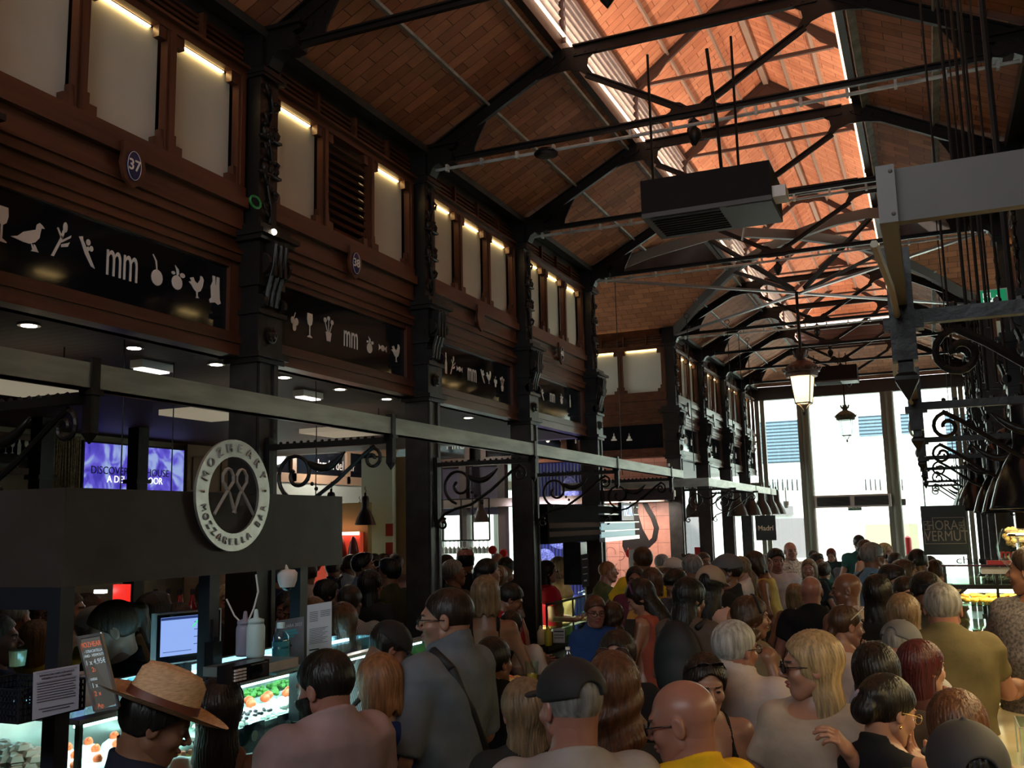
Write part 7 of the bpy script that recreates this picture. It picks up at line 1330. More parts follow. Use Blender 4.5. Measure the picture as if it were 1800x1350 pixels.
    if skirt is not None:
        K = np.sqrt(x**2+(y*1.15)**2)-(.135*ww+.22*np.clip(1.06-z, 0, 1))-.006*np.sin(11*np.arctan2(x, y)+ph); K = smax(smax(K, z-1.08, .01), .32-z, .01); cloth('skirt', K, skirt if not isinstance(skirt, tuple) else mat('skirt_%d' % int(skirt[0]*100), skirt, .85), amp=.003)
    else:
        K = smin(LG-.018, smax(TO-.008, z-.93, .01), .03); K = smax(K, .07-z, .01); cloth('trousers', K, mat('trousers_%d_%d' % (int(pants[0]*200), int(pants[2]*200)), pants, .85, noise=.1, bump=.2))
    if foot_z < .05 and depth > 5:
        S_ = None
        for s_ in (1, -1): f = ellip(P, (s_*.09, .06, .04), (.052, .135, .055)); S_ = f if S_ is None else np.minimum(S_, f)
        cloth('shoe', smax(S_, -z+.002, .003), DARK if rb.random() < .6 else WHITE, amp=0)
    # ---------------- hair and headwear
    hm = hair_mat('hair_'+hc, HC[hc]); hobj = None
    if hair != 'bald':
        Vr, Qr = hair_mesh(hair, fine*1.15, int(px)); Vr = Vr.copy()
        if hair in ('long', 'wavy', 'vlong', 'lob', 'curly', 'tied'):
            # hair below the neck hangs straight whatever the tilt of the head
            pass
        hobj = add('hair', HW_(Vr), Qr, hm)
    def tube_h(pts, r, n=6, closed=False): mb = MB(); mb.tube(pts, r, n, closed); return mb
    def addmb(nm, mb, m_, lab=None, smooth=True, par=None):
        V_ = HW_(np.array(mb.v)); o = MB(); o.v = [tuple(v) for v in V_]; o.f = mb.f; me = mesh_obj(nm, o, m_, tuple(root.location), smooth); me.parent = par or root; ORG[me.name] = Vector(root.location)
        if lab: me['label'] = lab
        return me
    ring = lambda cx, cy_, cz_, rx_, rz_, n=14, t_=0: [(cx+rx_*cos(2*pi*k/n), cy_-abs(cx+rx_*cos(2*pi*k/n))*.25+t_, cz_+rz_*sin(2*pi*k/n)) for k in range(n)]
    for ex in extra:
        if ex in ('glasses', 'sunglasses', 'glasses_gold'):
            mb = MB()
            for s_ in (1, -1): mb.tube(ring(s_*.034, .112, .004, .024, .018), .0022 if ex != 'glasses_gold' else .0013, 6, True); mb.tube([(s_*.058, .098, .010), (s_*.080, .05, .010), (s_*.086, -.015, .004)], .0022 if ex != 'glasses_gold' else .0014, 5)
            mb.tube([(-.010, .114, .006), (.010, .114, .006)], .002, 5); g_ = addmb('glasses', mb, BLACKM if ex != 'glasses_gold' else mat('gold_wire', (.7, .5, .2), .3, metal=1))
            if ex == 'sunglasses':
                mb = MB()
                for s_ in (1, -1):
                    R_ = ring(s_*.034, .112, .004, .025, .019, 14); mb.add(R_, [tuple(range(14))]); mb.add([(a, b-.004, c) for a, b, c in R_], [tuple(range(14))[::-1]])
                addmb('lens', mb, BLACKM, par=g_, smooth=False)
        elif ex in ('headsun', 'headsun_white'):
            mb = MB()
            for s_ in (1, -1):
                c0 = np.array([s_*.032, .062, .118]); R_ = [tuple(c0+np.array([.024*cos(a), .014*sin(a), .014*sin(a)*1.0])) for a in [2*pi*k/12 for k in range(12)]]; mb.add(R_, [tuple(range(12))]); mb.tube(R_, .0028, 5, True); mb.tube([(s_*.055, .06, .116), (s_*.088, .0, .07), (s_*.092, -.03, .04)], .0028, 5)
            mb.tube([(-.01, .064, .122), (.01, .064, .122)], .0025, 5); addmb('sunglasses', mb, BLACKM if ex == 'headsun' else mat('cream_frames', (.6, .5, .4), .4), 'sunglasses pushed up on the head')
        elif ex.startswith('band_'):
            mb = MB(); mb.tube([(.092*cos(a), .02-.02*sin(a), .045+.092*sin(a)) for a in [pi*k/12-.1 for k in range(13)]], .008, 6); addmb('hair_band', mb, {'band_black': DARK, 'band_purple': mat('purple_band', (.10, .015, .10), .6)}[ex])
        elif ex == 'scrunchie': mb = MB(); mb.tube([(.03*cos(a), -.118+.01*sin(2*a), .0+.035*sin(a)) for a in [2*pi*k/14 for k in range(14)]], .014, 7, True); addmb('scrunchie', mb, mat('lilac_satin', (.30, .24, .32), .4))
        elif ex == 'earring':
            mb = MB(); [mb.ball((s_*.083, -.006, -.046), .006, 7, 5) or mb.ball((s_*.083, -.004, -.058), .008, 7, 5) for s_ in (1, -1)]; addmb('earring', mb, mat('gold', (.8, .55, .2), .25, metal=1))
        elif ex in ('beard', 'stubble', 'goatee'):
            Pf, lf, hf = grid((-.09, -.03, -.15), (.09, .13, .0), fine*1.15); Fb = head_field(Pf, fem, fat)-(.011 if ex == 'beard' else .0015); zf, yf, xf = Pf[..., 2], Pf[..., 1], np.abs(Pf[..., 0])
            Fb = smax(Fb, zf+.028-.18*xf, .006); Fb = smax(Fb, -(yf-.012), .006); Fb = smax(Fb, -(ellip(Pf, (0, .11, -.057), (.026, .03, .010))), .003); Fb = smax(Fb, -(zf+.125), .01); Fb = smax(Fb, -(ellip(Pf, (.048, .085, -.02), (.03, .05, .03))), .006) if ex != 'goatee' else smax(Fb, xf-.032, .006)
            V_, Q_ = nets(Fb, lf, hf)
            if len(Q_): add('beard', HW_(V_), Q_, hair_mat('beard_'+hc, HC[hc], scale=120) if ex != 'stubble' else mat('stubble_'+skin, tuple(c*.68 for c in SKIN[skin].node_tree.nodes['Principled BSDF'].inputs['Base Color'].default_value[:3]), .7))
        elif ex.startswith('cap_') or ex.startswith('flat_'):
            cc = {'black': (.012, .012, .014), 'white': (.5, .48, .46), 'tan': (.34, .26, .20), 'grey': (.10, .10, .11), 'dark': (.03, .03, .035)}[ex.split('_')[1]]
            V_, Q_ = cap_mesh(fine*1.1); V_ = V_*(1.0 if hair in ('short', 'buzz', 'crop') else 1.09)-np.array([0, .0, .0 if hair in ('short', 'buzz', 'crop') else .003]); add('cap', HW_(V_), Q_, mat('cap_'+ex, cc, .75, noise=.1, bump=.1), lab=None)
        elif ex == 'hat':
            mb = MB(); N = 40; prof = [(.195, .036), (.15, .028), (.104, .034), (.100, .05), (.093, .12), (.085, .142), (.05, .150), (.01, .138)]
            for r_, z_ in prof: pass
            mb.lathe([(r_, z_) for r_, z_ in prof], (0, -.012, .022), N, .93, 1.12, cap=False); mb.lathe([(r_-.003, z_-.003) for r_, z_ in prof[:3]], (0, -.012, .022), N, .93, 1.12, cap=False)
            mb.v = [(a, b, c+(.018*(abs(a)/.18)**2 if c < .062 else 0)-(.012 if (c > .15 and abs(a) < .03) else 0)) for a, b, c in mb.v]
            addmb('straw_hat', mb, mat('straw', (.55, .36, .20), .75, noise=.18, scale=50, stretch=(1, 1, 5), bump=.4)); mb = MB(); mb.lathe([(.1035, .038), (.1005, .064)], (0, -.012, .022), N, .935, 1.125, cap=False); addmb('hat_band', mb, mat('hat_band', (.12, .035, .02), .5))
        elif ex == 'bandana': mb = MB(); mb.lathe([(.092, 0), (.090, .04), (.07, .075), (.03, .092), (.001, .094)], (0, -.016, .035), 20, .95, 1.15); addmb('bandana', mb, mat('pink_bandana', (.55, .30, .26), .8, color2=(.3, .12, .1), scale=40))
        elif ex == 'adidas':
            q = text_mb('adidas', .125, (0, 0, 0), (-1, 0, 0), (0, 0, 1), .002, bold=.003); v_ = np.array([(a+.02, .135, c+1.265) for a, b, c in q.v]); o = MB(); o.v = [tuple(t_) for t_ in W_(v_)]; o.f = q.f; me = mesh_obj('chest_lettering', o, WHITE, tuple(root.location)); me.parent = root
        elif ex in ('backpack', 'strap', 'strap_l', 'necklace', 'watch', 'apron', 'collar_strap'):
            mb = MB()
            if ex == 'backpack':
                Pk, lk, hk = grid((-.19, -.34, .98), (.19, -.06, 1.50), .014); Fk = ellip(Pk, (0, -.19, 1.24), (.155, .095, .25)); Fk = smin(Fk, ellip(Pk, (0, -.25, 1.15), (.11, .06, .12)), .03); V_, Q_ = nets(Fk, lk, hk); add('backpack', W_(V_), Q_, mat('black_nylon', (.012, .012, .014), .6, bump=.2)); 
                for s_ in (1, -1): mb.tube([(s_*.10, -.12, 1.44), (s_*.115, -.02, 1.475), (s_*.12, .10, 1.38), (s_*.13, .11, 1.2)], .018, 6)
            elif ex in ('strap', 'strap_l'):
                s_ = 1 if ex == 'strap' else -1; mb.tube([(s_*.12, -.12, 1.43), (s_*.105, -.03, 1.487), (s_*.07, .085, 1.40), (0, .135, 1.28), (-s_*.12, .13, 1.10), (-s_*.19, .05, .98)], .017, 6); mb.tube([(s_*.12, -.12, 1.43), (.0, -.13, 1.25), (-s_*.15, -.10, 1.05), (-s_*.19, .05, .98)], .017, 6)
            elif ex == 'necklace': mb.tube([(.062*cos(a), -.03+.10*max(0, sin(a))+.06*min(0, sin(a)), 1.475-.06*max(0, sin(a))) for a in [2*pi*k/20 for k in range(20)]], .0025, 5, True)
            elif ex == 'watch':
                e, w = A[1]; e, w = np.array(e), np.array(w); c_ = w+(e-w)*.10; d = (w-e)/np.linalg.norm(w-e); u1 = np.cross(d, [0, 0, 1.0]); u1 /= np.linalg.norm(u1); u2 = np.cross(d, u1); mb.tube([tuple(c_+(.034*cos(a))*u1+(.034*sin(a))*u2) for a in [2*pi*k/14 for k in range(14)]], .010, 6, True); mb.ball(tuple(c_+.036*u1), .02, 8, 5)
            v_ = W_(np.array(mb.v)) if mb.v else None
            if v_ is not None:
                o = MB(); o.v = [tuple(t_) for t_ in v_]; o.f = mb.f; nm = {'backpack': 'shoulder_strap', 'strap': 'bag_strap', 'strap_l': 'bag_strap', 'necklace': 'necklace', 'watch': 'wristwatch'}[ex]; me = mesh_obj(nm, o, MATS['gold'] if ex == 'necklace' and 'gold' in MATS else MATS.get('black_nylon') or mat('black_nylon', (.012, .012, .014), .6, bump=.2), tuple(root.location), True); me.parent = root
    PEOPLE.append(root); return root, W_, HW_
# ================================================================ the crowd, nearest first
NP = 999; LIST = []
def P_(*a, **k): LIST.append((a, k))
# ---- left foreground
P_(258, 1192, 2.8, look=68, body=60, pitch=24, hair='crop', hc='black', skin='tan', shirt=(.018, .02, .035), extra=('hat',), arms='hold', label='person in a straw fedora with brown band and dark t-shirt, head bowed')
P_(386, 1196, 3.3, look=-8, hair='vlong', hc='dark', skin='tan', fem=True, shirt=(.22, .12, .08), top='straps', sleeve=None, extra=('headsun',), wide=.9, arms='hold', label='person with very long straight dark hair and sunglasses on top, back turned')
P_(578, 1143, 3.2, hunch=.05, look=-62, body=-45, pitch=14, hair='short', hc='black', skin='pink', shirt=(.30, .21, .215), extra=('beard',), wide=1.12, fat=.04, arms='down', label='bearded person in a pale pink t-shirt looking down at the case')
P_(668, 1152, 3.7, look=-42, pitch=10, hair='bob', hc='ginger', skin='fair', fem=True, shirt=(.012, .03, .13), arms='down', sleeve=None, top='tank', label='person with a ginger bob in a dark blue sleeveless top')
P_(668, 1085, 4.5, look=62, body=35, pitch=38, bend=26, hair='short', hc='dark', skin='pink', shirt=(.3, .3, .3), pat='stripe', top='shirt', sleeve='long', extra=('cap_black', 'strap'), arms='hold', wide=1.05, label='person in a black cap and grey striped shirt bending forward')
P_(785, 1034, 3.95, hunch=.04, look=-82, body=-58, pitch=4, hair='buzz', hc='dark', skin='fair', shirt=(.12, .14, .165), top='shirt', sleeve='half', extra=('glasses', 'stubble', 'strap_l', 'watch'), arms='belly', wide=1.05, label='tall person with glasses, blue-grey shirt and shoulder strap, hands clasped')
P_(853, 1014, 6.2, look=4, hair='bob', hc='dblond', skin='tan', fem=True, shirt=(.01, .01, .012), top='straps', sleeve=None, arms='hold', label='person with short blond hair and bare back in a black strap dress')
P_(212, 1052, 4.25, look=-112, body=-150, pitch=22, hair='pony', hc='brown', skin='fair', fem=True, shirt=(.008, .008, .01), extra=('adidas',), arms='hold', label='server with a high ponytail and black t-shirt behind the case')
P_(1002, 1162, 2.62, look=-28, body=-12, pitch=6, hair='buzz', hc='grey', skin='pink', shirt=(.28, .25, .24), extra=('cap_black', 'necklace'), wide=1.08, arms='down', label='person in a black cap seen from behind, pink neck, grey shaved nape')
P_(1076, 1150, 3.15, hunch=-.02, look=6, hair='wavy', hc='chest', skin='fair', fem=True, shirt=(.02, .02, .025), extra=('headsun',), arms='down', label='person with wavy chestnut hair and sunglasses on top beside the black cap')
P_(1084, 1112, 4.3, look=196, body=170, pitch=4, hair='long', hc='dark', skin='fair', fem=True, shirt=(.01, .01, .012), arms='hold', label='dark-haired person in black facing the camera beyond the black cap')
P_(1045, 1048, 6.9, look=172, body=160, pitch=8, hair='short', hc='chest', skin='pink', fem=True, shirt=(.02, .06, .20), extra=('glasses',), wide=1.05, arms='hold', label='person with glasses, short reddish hair and a blue top facing the camera')
P_(1078, 1062, 7.0, look=40, hair='wavy', hc='brown', skin='fair', fem=True, shirt=(.10, .08, .07), arms='down', label='person with long wavy brown hair standing right behind the blue top')
P_(1136, 1014, 6.7, look=-74, body=-62, pitch=34, hair='long', hc='dark', skin='fair', fem=True, shirt=(.30, .07, .045), top='tank', sleeve=None, skirt=(.42, .24, .06), extra=('band_purple',), arms='phone', label='person in rust top, mustard skirt and purple headband looking at a phone')
P_(1207, 1016, 5.9, look=58, body=35, pitch=14, hair='long', hc='black', skin='tan', fem=True, shirt=(.10, .075, .06), extra=('backpack', 'glasses'), arms='phone', label='person with long black hair carrying a large black backpack')
P_(1247, 998, 6.6, look=35, pitch=12, hair='long', hc='black', skin='tan', fem=True, shirt=(.50, .34, .34), top='tank', sleeve=None, extra=('cap_tan',), arms='hold', label='person in a tan cap and pink sleeveless top')
P_(1276, 976, 7.4, look=-86, body=-70, pitch=2, hair='short', hc='dark', skin='brown', shirt=(.018, .018, .022), extra=('cap_grey',), arms='cross', wide=1.05, label='person in a grey cap and black t-shirt in profile with crossed arms')
P_(1192, 996, 7.6, look=-140, body=-120, pitch=34, hair='crop', hc='black', skin='tan', shirt=(.05, .05, .06), arms='hold', label='dark-haired person looking down behind the black backpack')
P_(1128, 963, 9.2, look=-18, hair='short', hc='brown', skin='tan', shirt=(.75, .50, .03), wide=1.1, arms='lean', label='person in a bright yellow shirt seen from behind by the pink wall')
P_(1143, 1000, 8.4, look=-30, hair='bob', hc='chest', skin='tan', fem=True, shirt=(.40, .22, .05), arms='hold', label='short-haired person in ochre in front of the yellow shirt')
P_(1116, 998, 8.8, look=190, hair='long', hc='black', skin='tan', fem=True, shirt=(.12, .03, .05), extra=('glasses',), arms='hold', label='person with glasses and black hair under the pale hanging menu')
P_(1181, 982, 9.9, look=-78, hair='short', hc='grey', skin='tan', shirt=(.30, .28, .27), extra=('cap_white',), label='person in a white cap in profile')
P_(1214, 976, 8.7, look=-25, hair='short', hc='grey', skin='tan', shirt=(.3, .3, .32), extra=('headsun',), label='grey-haired person with sunglasses on top beside the grey cap')
P_(1301, 978, 9.3, look=-80, body=-60, pitch=10, hair='tied', hc='dblond', skin='fair', fem=True, shirt=(.55, .47, .44), extra=('glasses',), arms='phone', label='person with a blond ponytail and white blouse in profile')
P_(1330, 968, 9.9, look=-70, pitch=24, bend=14, hair='bob', hc='brown', skin='tan', fem=True, shirt=(.50, .36, .10), top='tank', sleeve=None, arms='hold', label='person with a brown bob and yellow sleeveless top leaning down')
P_(1363, 966, 10.7, look=176, body=188, pitch=6, hair='quiff', hc='dark', skin='pink', shirt=(.48, .44, .46), pants=(.11, .06, .04), arms='raise_r', top='tee', label='tall person in a white t-shirt and brown trousers touching the nose')
P_(1389, 953, 12.6, look=176, hair='bald', skin='pink', shirt=(.5, .4, .35), pat='print', top='shirt', extra=('strap',), label='bald person in a patterned shirt with a black strap facing the camera')
P_(1421, 984, 11.0, look=205, hair='bob', hc='dblond', skin='fair', fem=True, shirt=(.02, .025, .03), label='person with short blond hair in black beyond the bald head')
P_(1436, 974, 12.0, look=150, hair='crop', hc='dark', skin='tan', shirt=(.02, .05, .045), arms='hold', label='person in a dark green t-shirt beside the short blond hair')
P_(1430, 968, 13.4, look=20, hair='short', hc='black', skin='tan', shirt=(.03, .04, .05), label='dark-haired person furthest back left of the long red hair')
P_(1461, 963, 16.4, look=-150, pitch=25, hair='long', hc='auburn', skin='fair', fem=True, shirt=(.012, .03, .03), arms='phone', pants=(.01, .01, .02), label='person with long auburn hair in black standing alone before the door')
P_(1424, 1013, 7.1, look=12, hair='bald', skin='pink', shirt=(.008, .008, .01), wide=1.08, fat=.03, extra=('strap',), label='bald person in a black t-shirt seen from behind')
P_(1397, 1030, 8.6, look=20, hair='bob', hc='dblond', skin='tan', fem=True, shirt=(.30, .20, .17), top='tank', sleeve=None, label='bare-shouldered person beyond the bald person in black')
P_(1487, 1007, 6.7, look=-72, body=-30, pitch=6, hair='bald', skin='brown', shirt=(.36, .28, .22), top='tank', sleeve=None, extra=('goatee',), hc='grey', wide=1.08, fat=.05, label='bald bearded person in a beige vest looking left')
P_(1509, 941, 15.0, look=15, hair='short', hc='black', skin='tan', shirt=(.015, .06, .055), label='person in dark green at the door, back turned')
P_(1521, 950, 13.2, look=150, hair='curly', hc='brown', skin='fair', fem=True, shirt=(.55, .38, .34), top='tank', sleeve=None, label='person with curly brown hair and pale pink top near the door')
P_(1534, 955, 8.9, look=82, body=60, hair='short', hc='grey', skin='tan', shirt=(.16, .27, .38), extra=('sunglasses', 'strap_l'), arms='hold', label='person in a light blue t-shirt and sunglasses with a black strap')
P_(1556, 956, 12.5, look=150, hair='long', hc='blond', skin='fair', fem=True, shirt=(.5, .42, .36), label='person with long blond hair beyond the blue t-shirt')
P_(1562, 993, 7.6, look=150, pitch=18, hair='quiff', hc='black', skin='fair', shirt=(.03, .03, .04), label='young dark-haired person looking down left of the woman in sunglasses')
P_(1541, 1013, 5.95, look=28, body=20, hair='long', hc='black', skin='tan', fem=True, shirt=(.012, .012, .014), top='tank', sleeve=None, extra=('headsun',), arms='hold', label='person with long black hair and sunglasses on top in a black vest')
P_(1592, 986, 8.2, look=110, hair='lob', hc='brown', skin='fair', fem=True, shirt=(.05, .04, .04), extra=('headsun',), label='brown-haired person with sunglasses on top left of the vermouth sign')
P_(1613, 965, 8.6, look=42, hair='buzz', hc='dark', skin='tan', shirt=(.62, .30, .16), arms='reach', wide=1.05, label='person with cropped hair and orange shirt under the vermouth sign')
P_(1645, 985, 9.0, look=60, hair='short', hc='brown', skin='tan', shirt=(.70, .42, .20), arms='hold', label='person in a glowing orange shirt at the far end of the bar')
P_(1588, 1013, 7.0, look=160, pitch=14, hair='tied', hc='dark', skin='fair', fem=True, shirt=(.02, .02, .02), label='person with tied dark hair looking down at the bar, small among the heads')
P_(1620, 1003, 6.0, look=172, body=150, pitch=30, hair='quiff', hc='black', skin='brown', shirt=(.008, .008, .008), extra=('headsun', 'stubble'), arms='reach', label='black-haired person in black with sunglasses on top, looking down')
P_(1586, 1046, 5.2, look=24, hair='lob', hc='dblond', skin='fair', fem=True, shirt=(.08, .07, .07), extra=('headsun',), label='person with ash blond hair and sunglasses on top behind the cap')
P_(1654, 1027, 4.75, hunch=.05, look=30, body=14, pitch=8, hair='short', hc='grey', skin='pink', shirt=(.115, .093, .045), extra=('glasses',), arms='lean', wide=1.18, fat=.04, label='broad grey-haired person in an olive t-shirt leaning on the bar')
P_(1575, 1090, 4.35, look=55, pitch=22, hair='buzz', hc='grey', skin='pink', shirt=(.30, .30, .33), extra=('flat_grey',), label='person in a grey flat cap stooping towards the bar')
P_(1482, 1064, 5.35, look=80, body=70, pitch=10, hair='tied', hc='brown', skin='fair', fem=True, shirt=(.50, .38, .32), top='tank', sleeve=None, extra=('headsun_white',), arms='face_r', label='person with a ponytail and cream sunglasses on top, hand over mouth')
P_(1424, 1113, 3.45, look=-78, body=-150, pitch=4, hair='vlong', hc='blond', skin='fair', fem=True, shirt=(.36, .29, .23), top='vee', sleeve='short', extra=('sunglasses',), arms='chest_l', label='person with long blond hair, dark sunglasses and cream blouse')
P_(1290, 1093, 4.05, hunch=.04, look=58, body=35, pitch=4, hair='short', hc='white', skin='pink', shirt=(.42, .35, .33), top='shirt', sleeve='half', extra=('glasses',), label='white-haired person in a pale collared shirt with glasses')
P_(1236, 1150, 3.75, look=176, pitch=14, hair='long', hc='dark', skin='fair', fem=True, shirt=(.015, .012, .012), top='straps', sleeve=None, extra=('headsun',), label='dark-haired person with sunglasses on top half hidden by the bald head')
P_(1206, 1192, 2.7, look=-66, body=-30, pitch=14, hunch=.03, hair='fringe_ring', hc='shaved', skin='pink', shirt=(.62, .36, .01), extra=('sunglasses',), wide=1.1, fat=.06, label='bald person in a yellow t-shirt and dark sunglasses')
P_(1318, 1050, 5.4, look=84, body=70, pitch=4, hair='wavy', hc='brown', skin='tan', fem=True, shirt=(.17, .12, .07), top='tee', sleeve=None, skirt=(.26, .19, .12), extra=('band_black',), arms='belly', label='person with wavy hair, black hair band and olive dress in profile')
P_(1535, 1133, 3.55, look=10, hair='lob', hc='black', skin='tan', fem=True, shirt=(.03, .02, .02), label='person with smooth black hair seen from behind at the bar')
P_(1617, 1128, 4.0, look=74, body=60, pitch=4, hair='lob', hc='burg', skin='fair', fem=True, shirt=(.05, .02, .02), arms='face_r', label='person with burgundy hair in profile, chin on hand at the bar')
P_(1546, 1184, 3.15, look=72, body=58, pitch=20, hair='updo', hc='black', skin='fair', fem=True, shirt=(.010, .010, .012), top='vee', sleeve=None, extra=('glasses_gold', 'scrunchie', 'earring', 'necklace'), arms='face_r', label='person with dark hair in a lilac scrunchie, gold glasses, hand on cheek')
P_(1678, 1217, 2.8, look=22, hair='lob', hc='chest', skin='fair', fem=True, shirt=(.05, .03, .02), label='person with glossy chestnut hair seen from behind at the bar')
P_(1692, 1279, 2.3, look=8, hair='lob', hc='black', skin='fair', fem=True, shirt=(.02, .02, .02), extra=('cap_dark',), label='person in a charcoal cap at the bottom right edge')
P_(1806, 962, 5.2, look=-40, body=-120, hair='bun', hc='dark', skin='tan', fem=True, shirt=(.1, .1, .1), pat='grey_print', extra=(), arms='hold', label='server in a grey speckled top behind the bar at the right edge')
P_(868, 1122, 4.4, look=40, hair='short', hc='black', skin='tan', shirt=(.008, .008, .010), sleeve='long', top='shirt', wide=1.1, label='person in black behind the blue-grey shirt, back turned')
P_(920, 1196, 3.3, look=-20, hair='vlong', hc='dblond', skin='fair', fem=True, shirt=(.02, .02, .02), label='person with long light brown hair hidden by the black cap')
# ---- centre distance
P_(640, 974, 9.6, look=80, body=60, hair='crop', hc='black', skin='tan', shirt=(.22, .26, .34), extra=('beard', 'strap'), arms='phone', label='bearded person in a pale blue t-shirt in profile, left of the second column')
P_(683, 984, 8.8, look=-68, body=-40, hair='crop', hc='black', skin='tan', shirt=(.045, .045, .025), arms='down', label='person in a dark olive t-shirt touching the second column')
P_(668, 996, 10.8, look=176, hair='tied', hc='dark', skin='tan', fem=True, shirt=(.70, .12, .10), extra=('sunglasses',), label='person in a coral top and round sunglasses facing the camera')
P_(616, 1030, 6.8, look=14, hair='short', hc='dark', skin='tan', shirt=(.3, .3, .3), pat='stripe', label='person with dark hair and striped shirt above the leaning cap')
P_(603, 1062, 5.5, look=0, hair='long', hc='chest', skin='fair', fem=True, shirt=(.04, .02, .02), label='person with long reddish brown hair right of the menu sheet')
P_(577, 1020, 7.9, look=60, hair='long', hc='black', skin='tan', fem=True, shirt=(.02, .02, .02), extra=('headsun',), label='black-haired person with sunglasses on top below the canopy end')
P_(652, 1004, 7.8, look=30, hair='long', hc='black', skin='tan', fem=True, shirt=(.015, .015, .02), label='person with long black hair beside the dark striped back')
for i, (a, b, c, hc_, sh, l) in enumerate(((586, 983, 11.5, 'black', (.03, .03, .04), 'first head right of the canopy, black hair'), (604, 981, 12.2, 'dark', (.05, .04, .04), 'second small head right of the canopy'), (619, 976, 11.4, 'brown', (.55, .5, .45), 'brown-haired small figure in a white shirt'), (657, 975, 12.6, 'dark', (.06, .05, .05), 'small dark head between the beard and the coral top'), (663, 986, 11.8, 'black', (.02, .02, .02), 'small black head just left of the coral top'), (676, 974, 13.2, 'brown', (.2, .15, .1), 'small brown head above the coral top'), (695, 975, 12.4, 'dark', (.1, .05, .05), 'small dark head at the second column'))):
    P_(a, b, c, look=(20, -40, 60, 10, 0, 70, -30)[i], hair=('short', 'bun', 'short', 'crop', 'long', 'short', 'crop')[i], hc=hc_, skin='tan', shirt=sh, fem=i in (1, 4), label='person far off, '+l)
P_(505, 1037, 7.0, look=178, body=190, pitch=20, hair='long', hc='black', skin='fair', fem=True, shirt=(.02, .02, .02), arms='face_r', label='dark-haired person resting the face on a hand, left of the menu sheet')
P_(524, 1046, 6.6, look=-150, pitch=14, hair='curly', hc='dblond', skin='fair', fem=True, shirt=(.05, .04, .04), label='person with curly blond hair between two dark heads')
P_(546, 1051, 6.25, look=-110, pitch=8, hair='lob', hc='dblond', skin='fair', fem=True, shirt=(.05, .05, .06), extra=('glasses',), label='person with glasses in profile at the menu sheet edge')
P_(492, 985, 7.7, look=10, hair='short', hc='dark', skin='tan', shirt=(.012, .012, .03), label='person in a navy t-shirt under the ring sign')
P_(540, 985, 8.9, look=-20, hair='short', hc='brown', skin='tan', shirt=(.52, .40, .40), label='person in a pale pink shirt under the canopy end')
# ---- under the left canopy
P_(28, 1053, 5.9, look=10, hair='buzz', hc='grey', skin='pink', shirt=(.008, .008, .01), wide=1.1, fat=.04, label='balding person in black at the left edge, back turned')
P_(66, 1093, 5.25, look=14, hair='long', hc='dblond', skin='fair', fem=True, shirt=(.42, .42, .05), label='person with long dark blond hair and yellow scarf at the left')
P_(-4, 1082, 4.5, look=70, hair='short', hc='grey', skin='pink', shirt=(.035, .06, .16), arms='hold', label='person in a blue shirt cut by the left edge')
P_(122, 1040, 5.7, look=82, body=60, hair='tied', hc='brown', skin='fair', fem=True, shirt=(.30, .27, .25), top='shirt', sleeve='half', label='person in a grey shirt with tied brown hair left of the server')
P_(156, 1046, 6.2, look=40, hair='curly', hc='brown', skin='fair', fem=True, shirt=(.3, .2, .15), label='curly-haired person just left of the server')
P_(168, 1068, 5.0, look=100, pitch=10, hair='short', hc='grey', skin='tan', shirt=(.30, .34, .08), extra=('cap_white', 'glasses'), label='person in a white cap and lime shirt behind the server')
P_(272, 1045, 5.3, look=20, hair='crop', hc='dark', skin='tan', shirt=(.42, .38, .30), label='dark-haired person in cream behind the till monitor')
P_(316, 1062, 6.4, look=30, hair='lob', hc='brown', skin='fair', fem=True, shirt=(.4, .35, .3), label='brown-haired person behind the till monitor')
P_(364, 1020, 6.9, look=-30, hair='short', hc='dark', skin='brown', shirt=(.50, .43, .33), label='person in cream by the black stall post')
P_(400, 1030, 6.6, look=150, hair='lob', hc='blond', skin='fair', fem=True, shirt=(.03, .03, .03), label='blond person half hidden by the first column')
P_(80, 1052, 6.6, look=170, hair='short', hc='dark', skin='brown', shirt=(.05, .04, .04), extra=('glasses',), label='person with glasses between bald head and corner post')
# ---- between the middle columns
P_(800, 985, 8.8, look=70, body=60, pitch=-6, hair='short', hc='grey', skin='tan', shirt=(.07, .07, .045), arms='lean', label='grey-haired person in an olive t-shirt leaning on the far counter')
P_(786, 976, 10.2, look=30, hair='short', hc='brown', skin='tan', shirt=(.03, .02, .02), label='brown-haired person directly behind the olive t-shirt')
P_(818, 966, 9.8, look=0, hair='short', hc='black', skin='tan', shirt=(.012, .012, .014), extra=('bandana',), label='person in a pink bandana and black t-shirt, back turned')
P_(859, 983, 8.4, look=70, hair='updo', hc='black', skin='fair', fem=True, shirt=(.10, .09, .09), top='tank', sleeve=None, label='person with black hair pinned up looking right')
P_(876, 996, 8.8, look=30, hair='long', hc='dblond', skin='fair', fem=True, shirt=(.2, .18, .17), label='person with long dark blond hair left of the third column')
P_(889, 980, 10.2, look=-150, pitch=10, hair='short', hc='black', skin='tan', shirt=(.015, .015, .03), label='cook with black hair facing left at the third column')
P_(874, 972, 11.5, look=180, hair='bald', skin='pink', shirt=(.3, .2, .2), label='bald far person behind the taps')
P_(888, 1022, 7.3, look=80, pitch=30, hair='short', hc='black', skin='tan', shirt=(.35, .012, .02), arms='hold', label='person in a red t-shirt looking down at the third column')
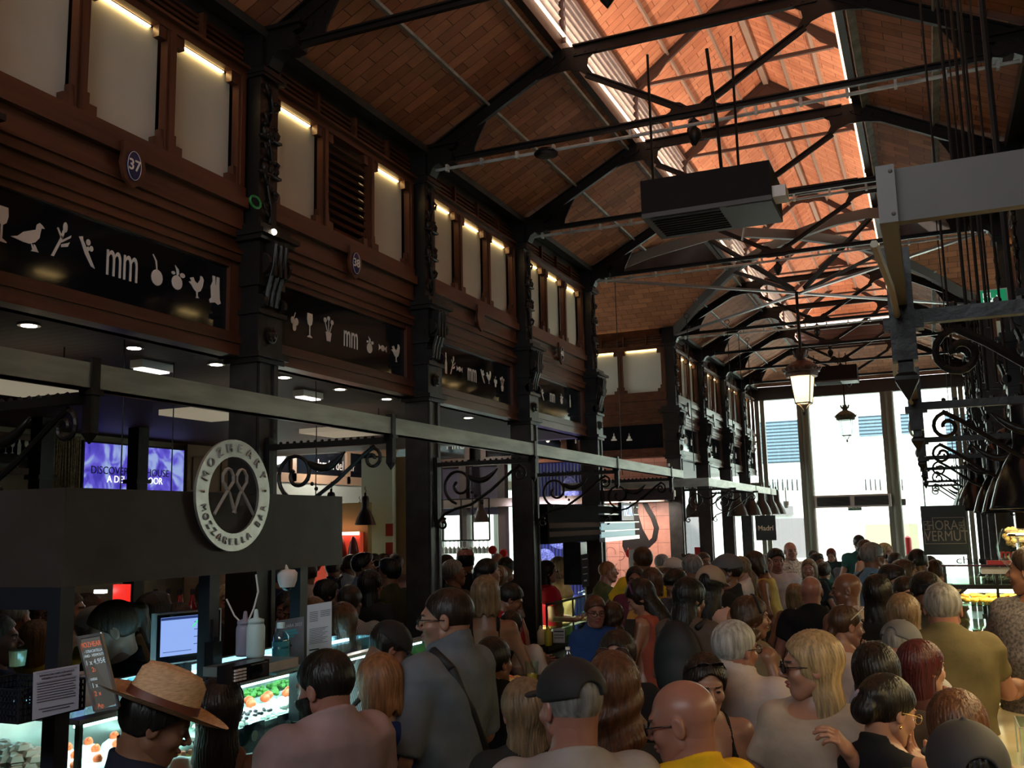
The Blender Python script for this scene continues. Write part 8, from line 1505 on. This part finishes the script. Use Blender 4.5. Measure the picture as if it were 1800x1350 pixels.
P_(899, 1076, 6.5, look=20, hair='short', hc='dark', skin='tan', shirt=(.42, .38, .36), label='person in white right of the bare back')
P_(963, 987, 10.3, look=82, body=90, hair='long', hc='black', skin='fair', fem=True, shirt=(.38, .01, .025), extra=('sunglasses',), arms='hold', label='pizza server in a red t-shirt and sunglasses')
P_(984, 980, 11.0, look=100, hair='long', hc='dblond', skin='fair', fem=True, shirt=(.5, .38, .2), label='blond person behind the pizza server')
P_(1069, 987, 10.4, look=84, body=80, bend=14, hair='buzz', hc='ginger', skin='pink', shirt=(.10, .12, .05), arms='reach', label='cropped ginger-haired person in green leaning over the pizza stall')
# ---- more of the far crowd between crossing and door
for i, (a, b, c, st, hcc, sk_, sh, lk, fe, l) in enumerate(((1237, 972, 12.0, 'short', 'brown', 'tan', (.3, .25, .2), 160, False, 'below the larger red board'), (1345, 975, 14.0, 'short', 'grey', 'pink', (.35, .3, .3), 30, False, 'left of the patterned shirt'), (1448, 990, 11.5, 'crop', 'dark', 'tan', (.02, .06, .05), 40, False, 'dark green back right of the blond bob'), (1487, 975, 15.5, 'short', 'brown', 'tan', (.1, .1, .12), 200, False, 'small between the auburn hair and the door pair'), (1572, 972, 11.0, 'short', 'dark', 'tan', (.05, .05, .06), 10, False, 'black hair under the door post'), (1583, 986, 9.4, 'lob', 'dblond', 'fair', (.3, .25, .2), 60, True, 'dark blond just left of the orange shirt'), (1602, 975, 10.5, 'short', 'grey', 'pink', (.25, .2, .2), 30, False, 'grey hair beside the orange shirt'), (1632, 978, 10.8, 'short', 'dark', 'tan', (.5, .3, .15), 0, False, 'beyond the orange shirt under the sign'), (1260, 985, 11.0, 'short', 'black', 'tan', (.05, .05, .05), 200, False, 'dark head right of the larger red board'), (1165, 975, 12.0, 'short', 'grey', 'tan', (.3, .3, .3), 60, False, 'grey head left of the white cap'))):
    P_(a, b, c, look=lk, hair=st, hc=hcc, skin=sk_, shirt=sh, fem=fe, label='far-off person, '+l)
LIST.sort(key=lambda t: t[0][2])
for (a, k) in LIST[:NP]: person(*a, **k)
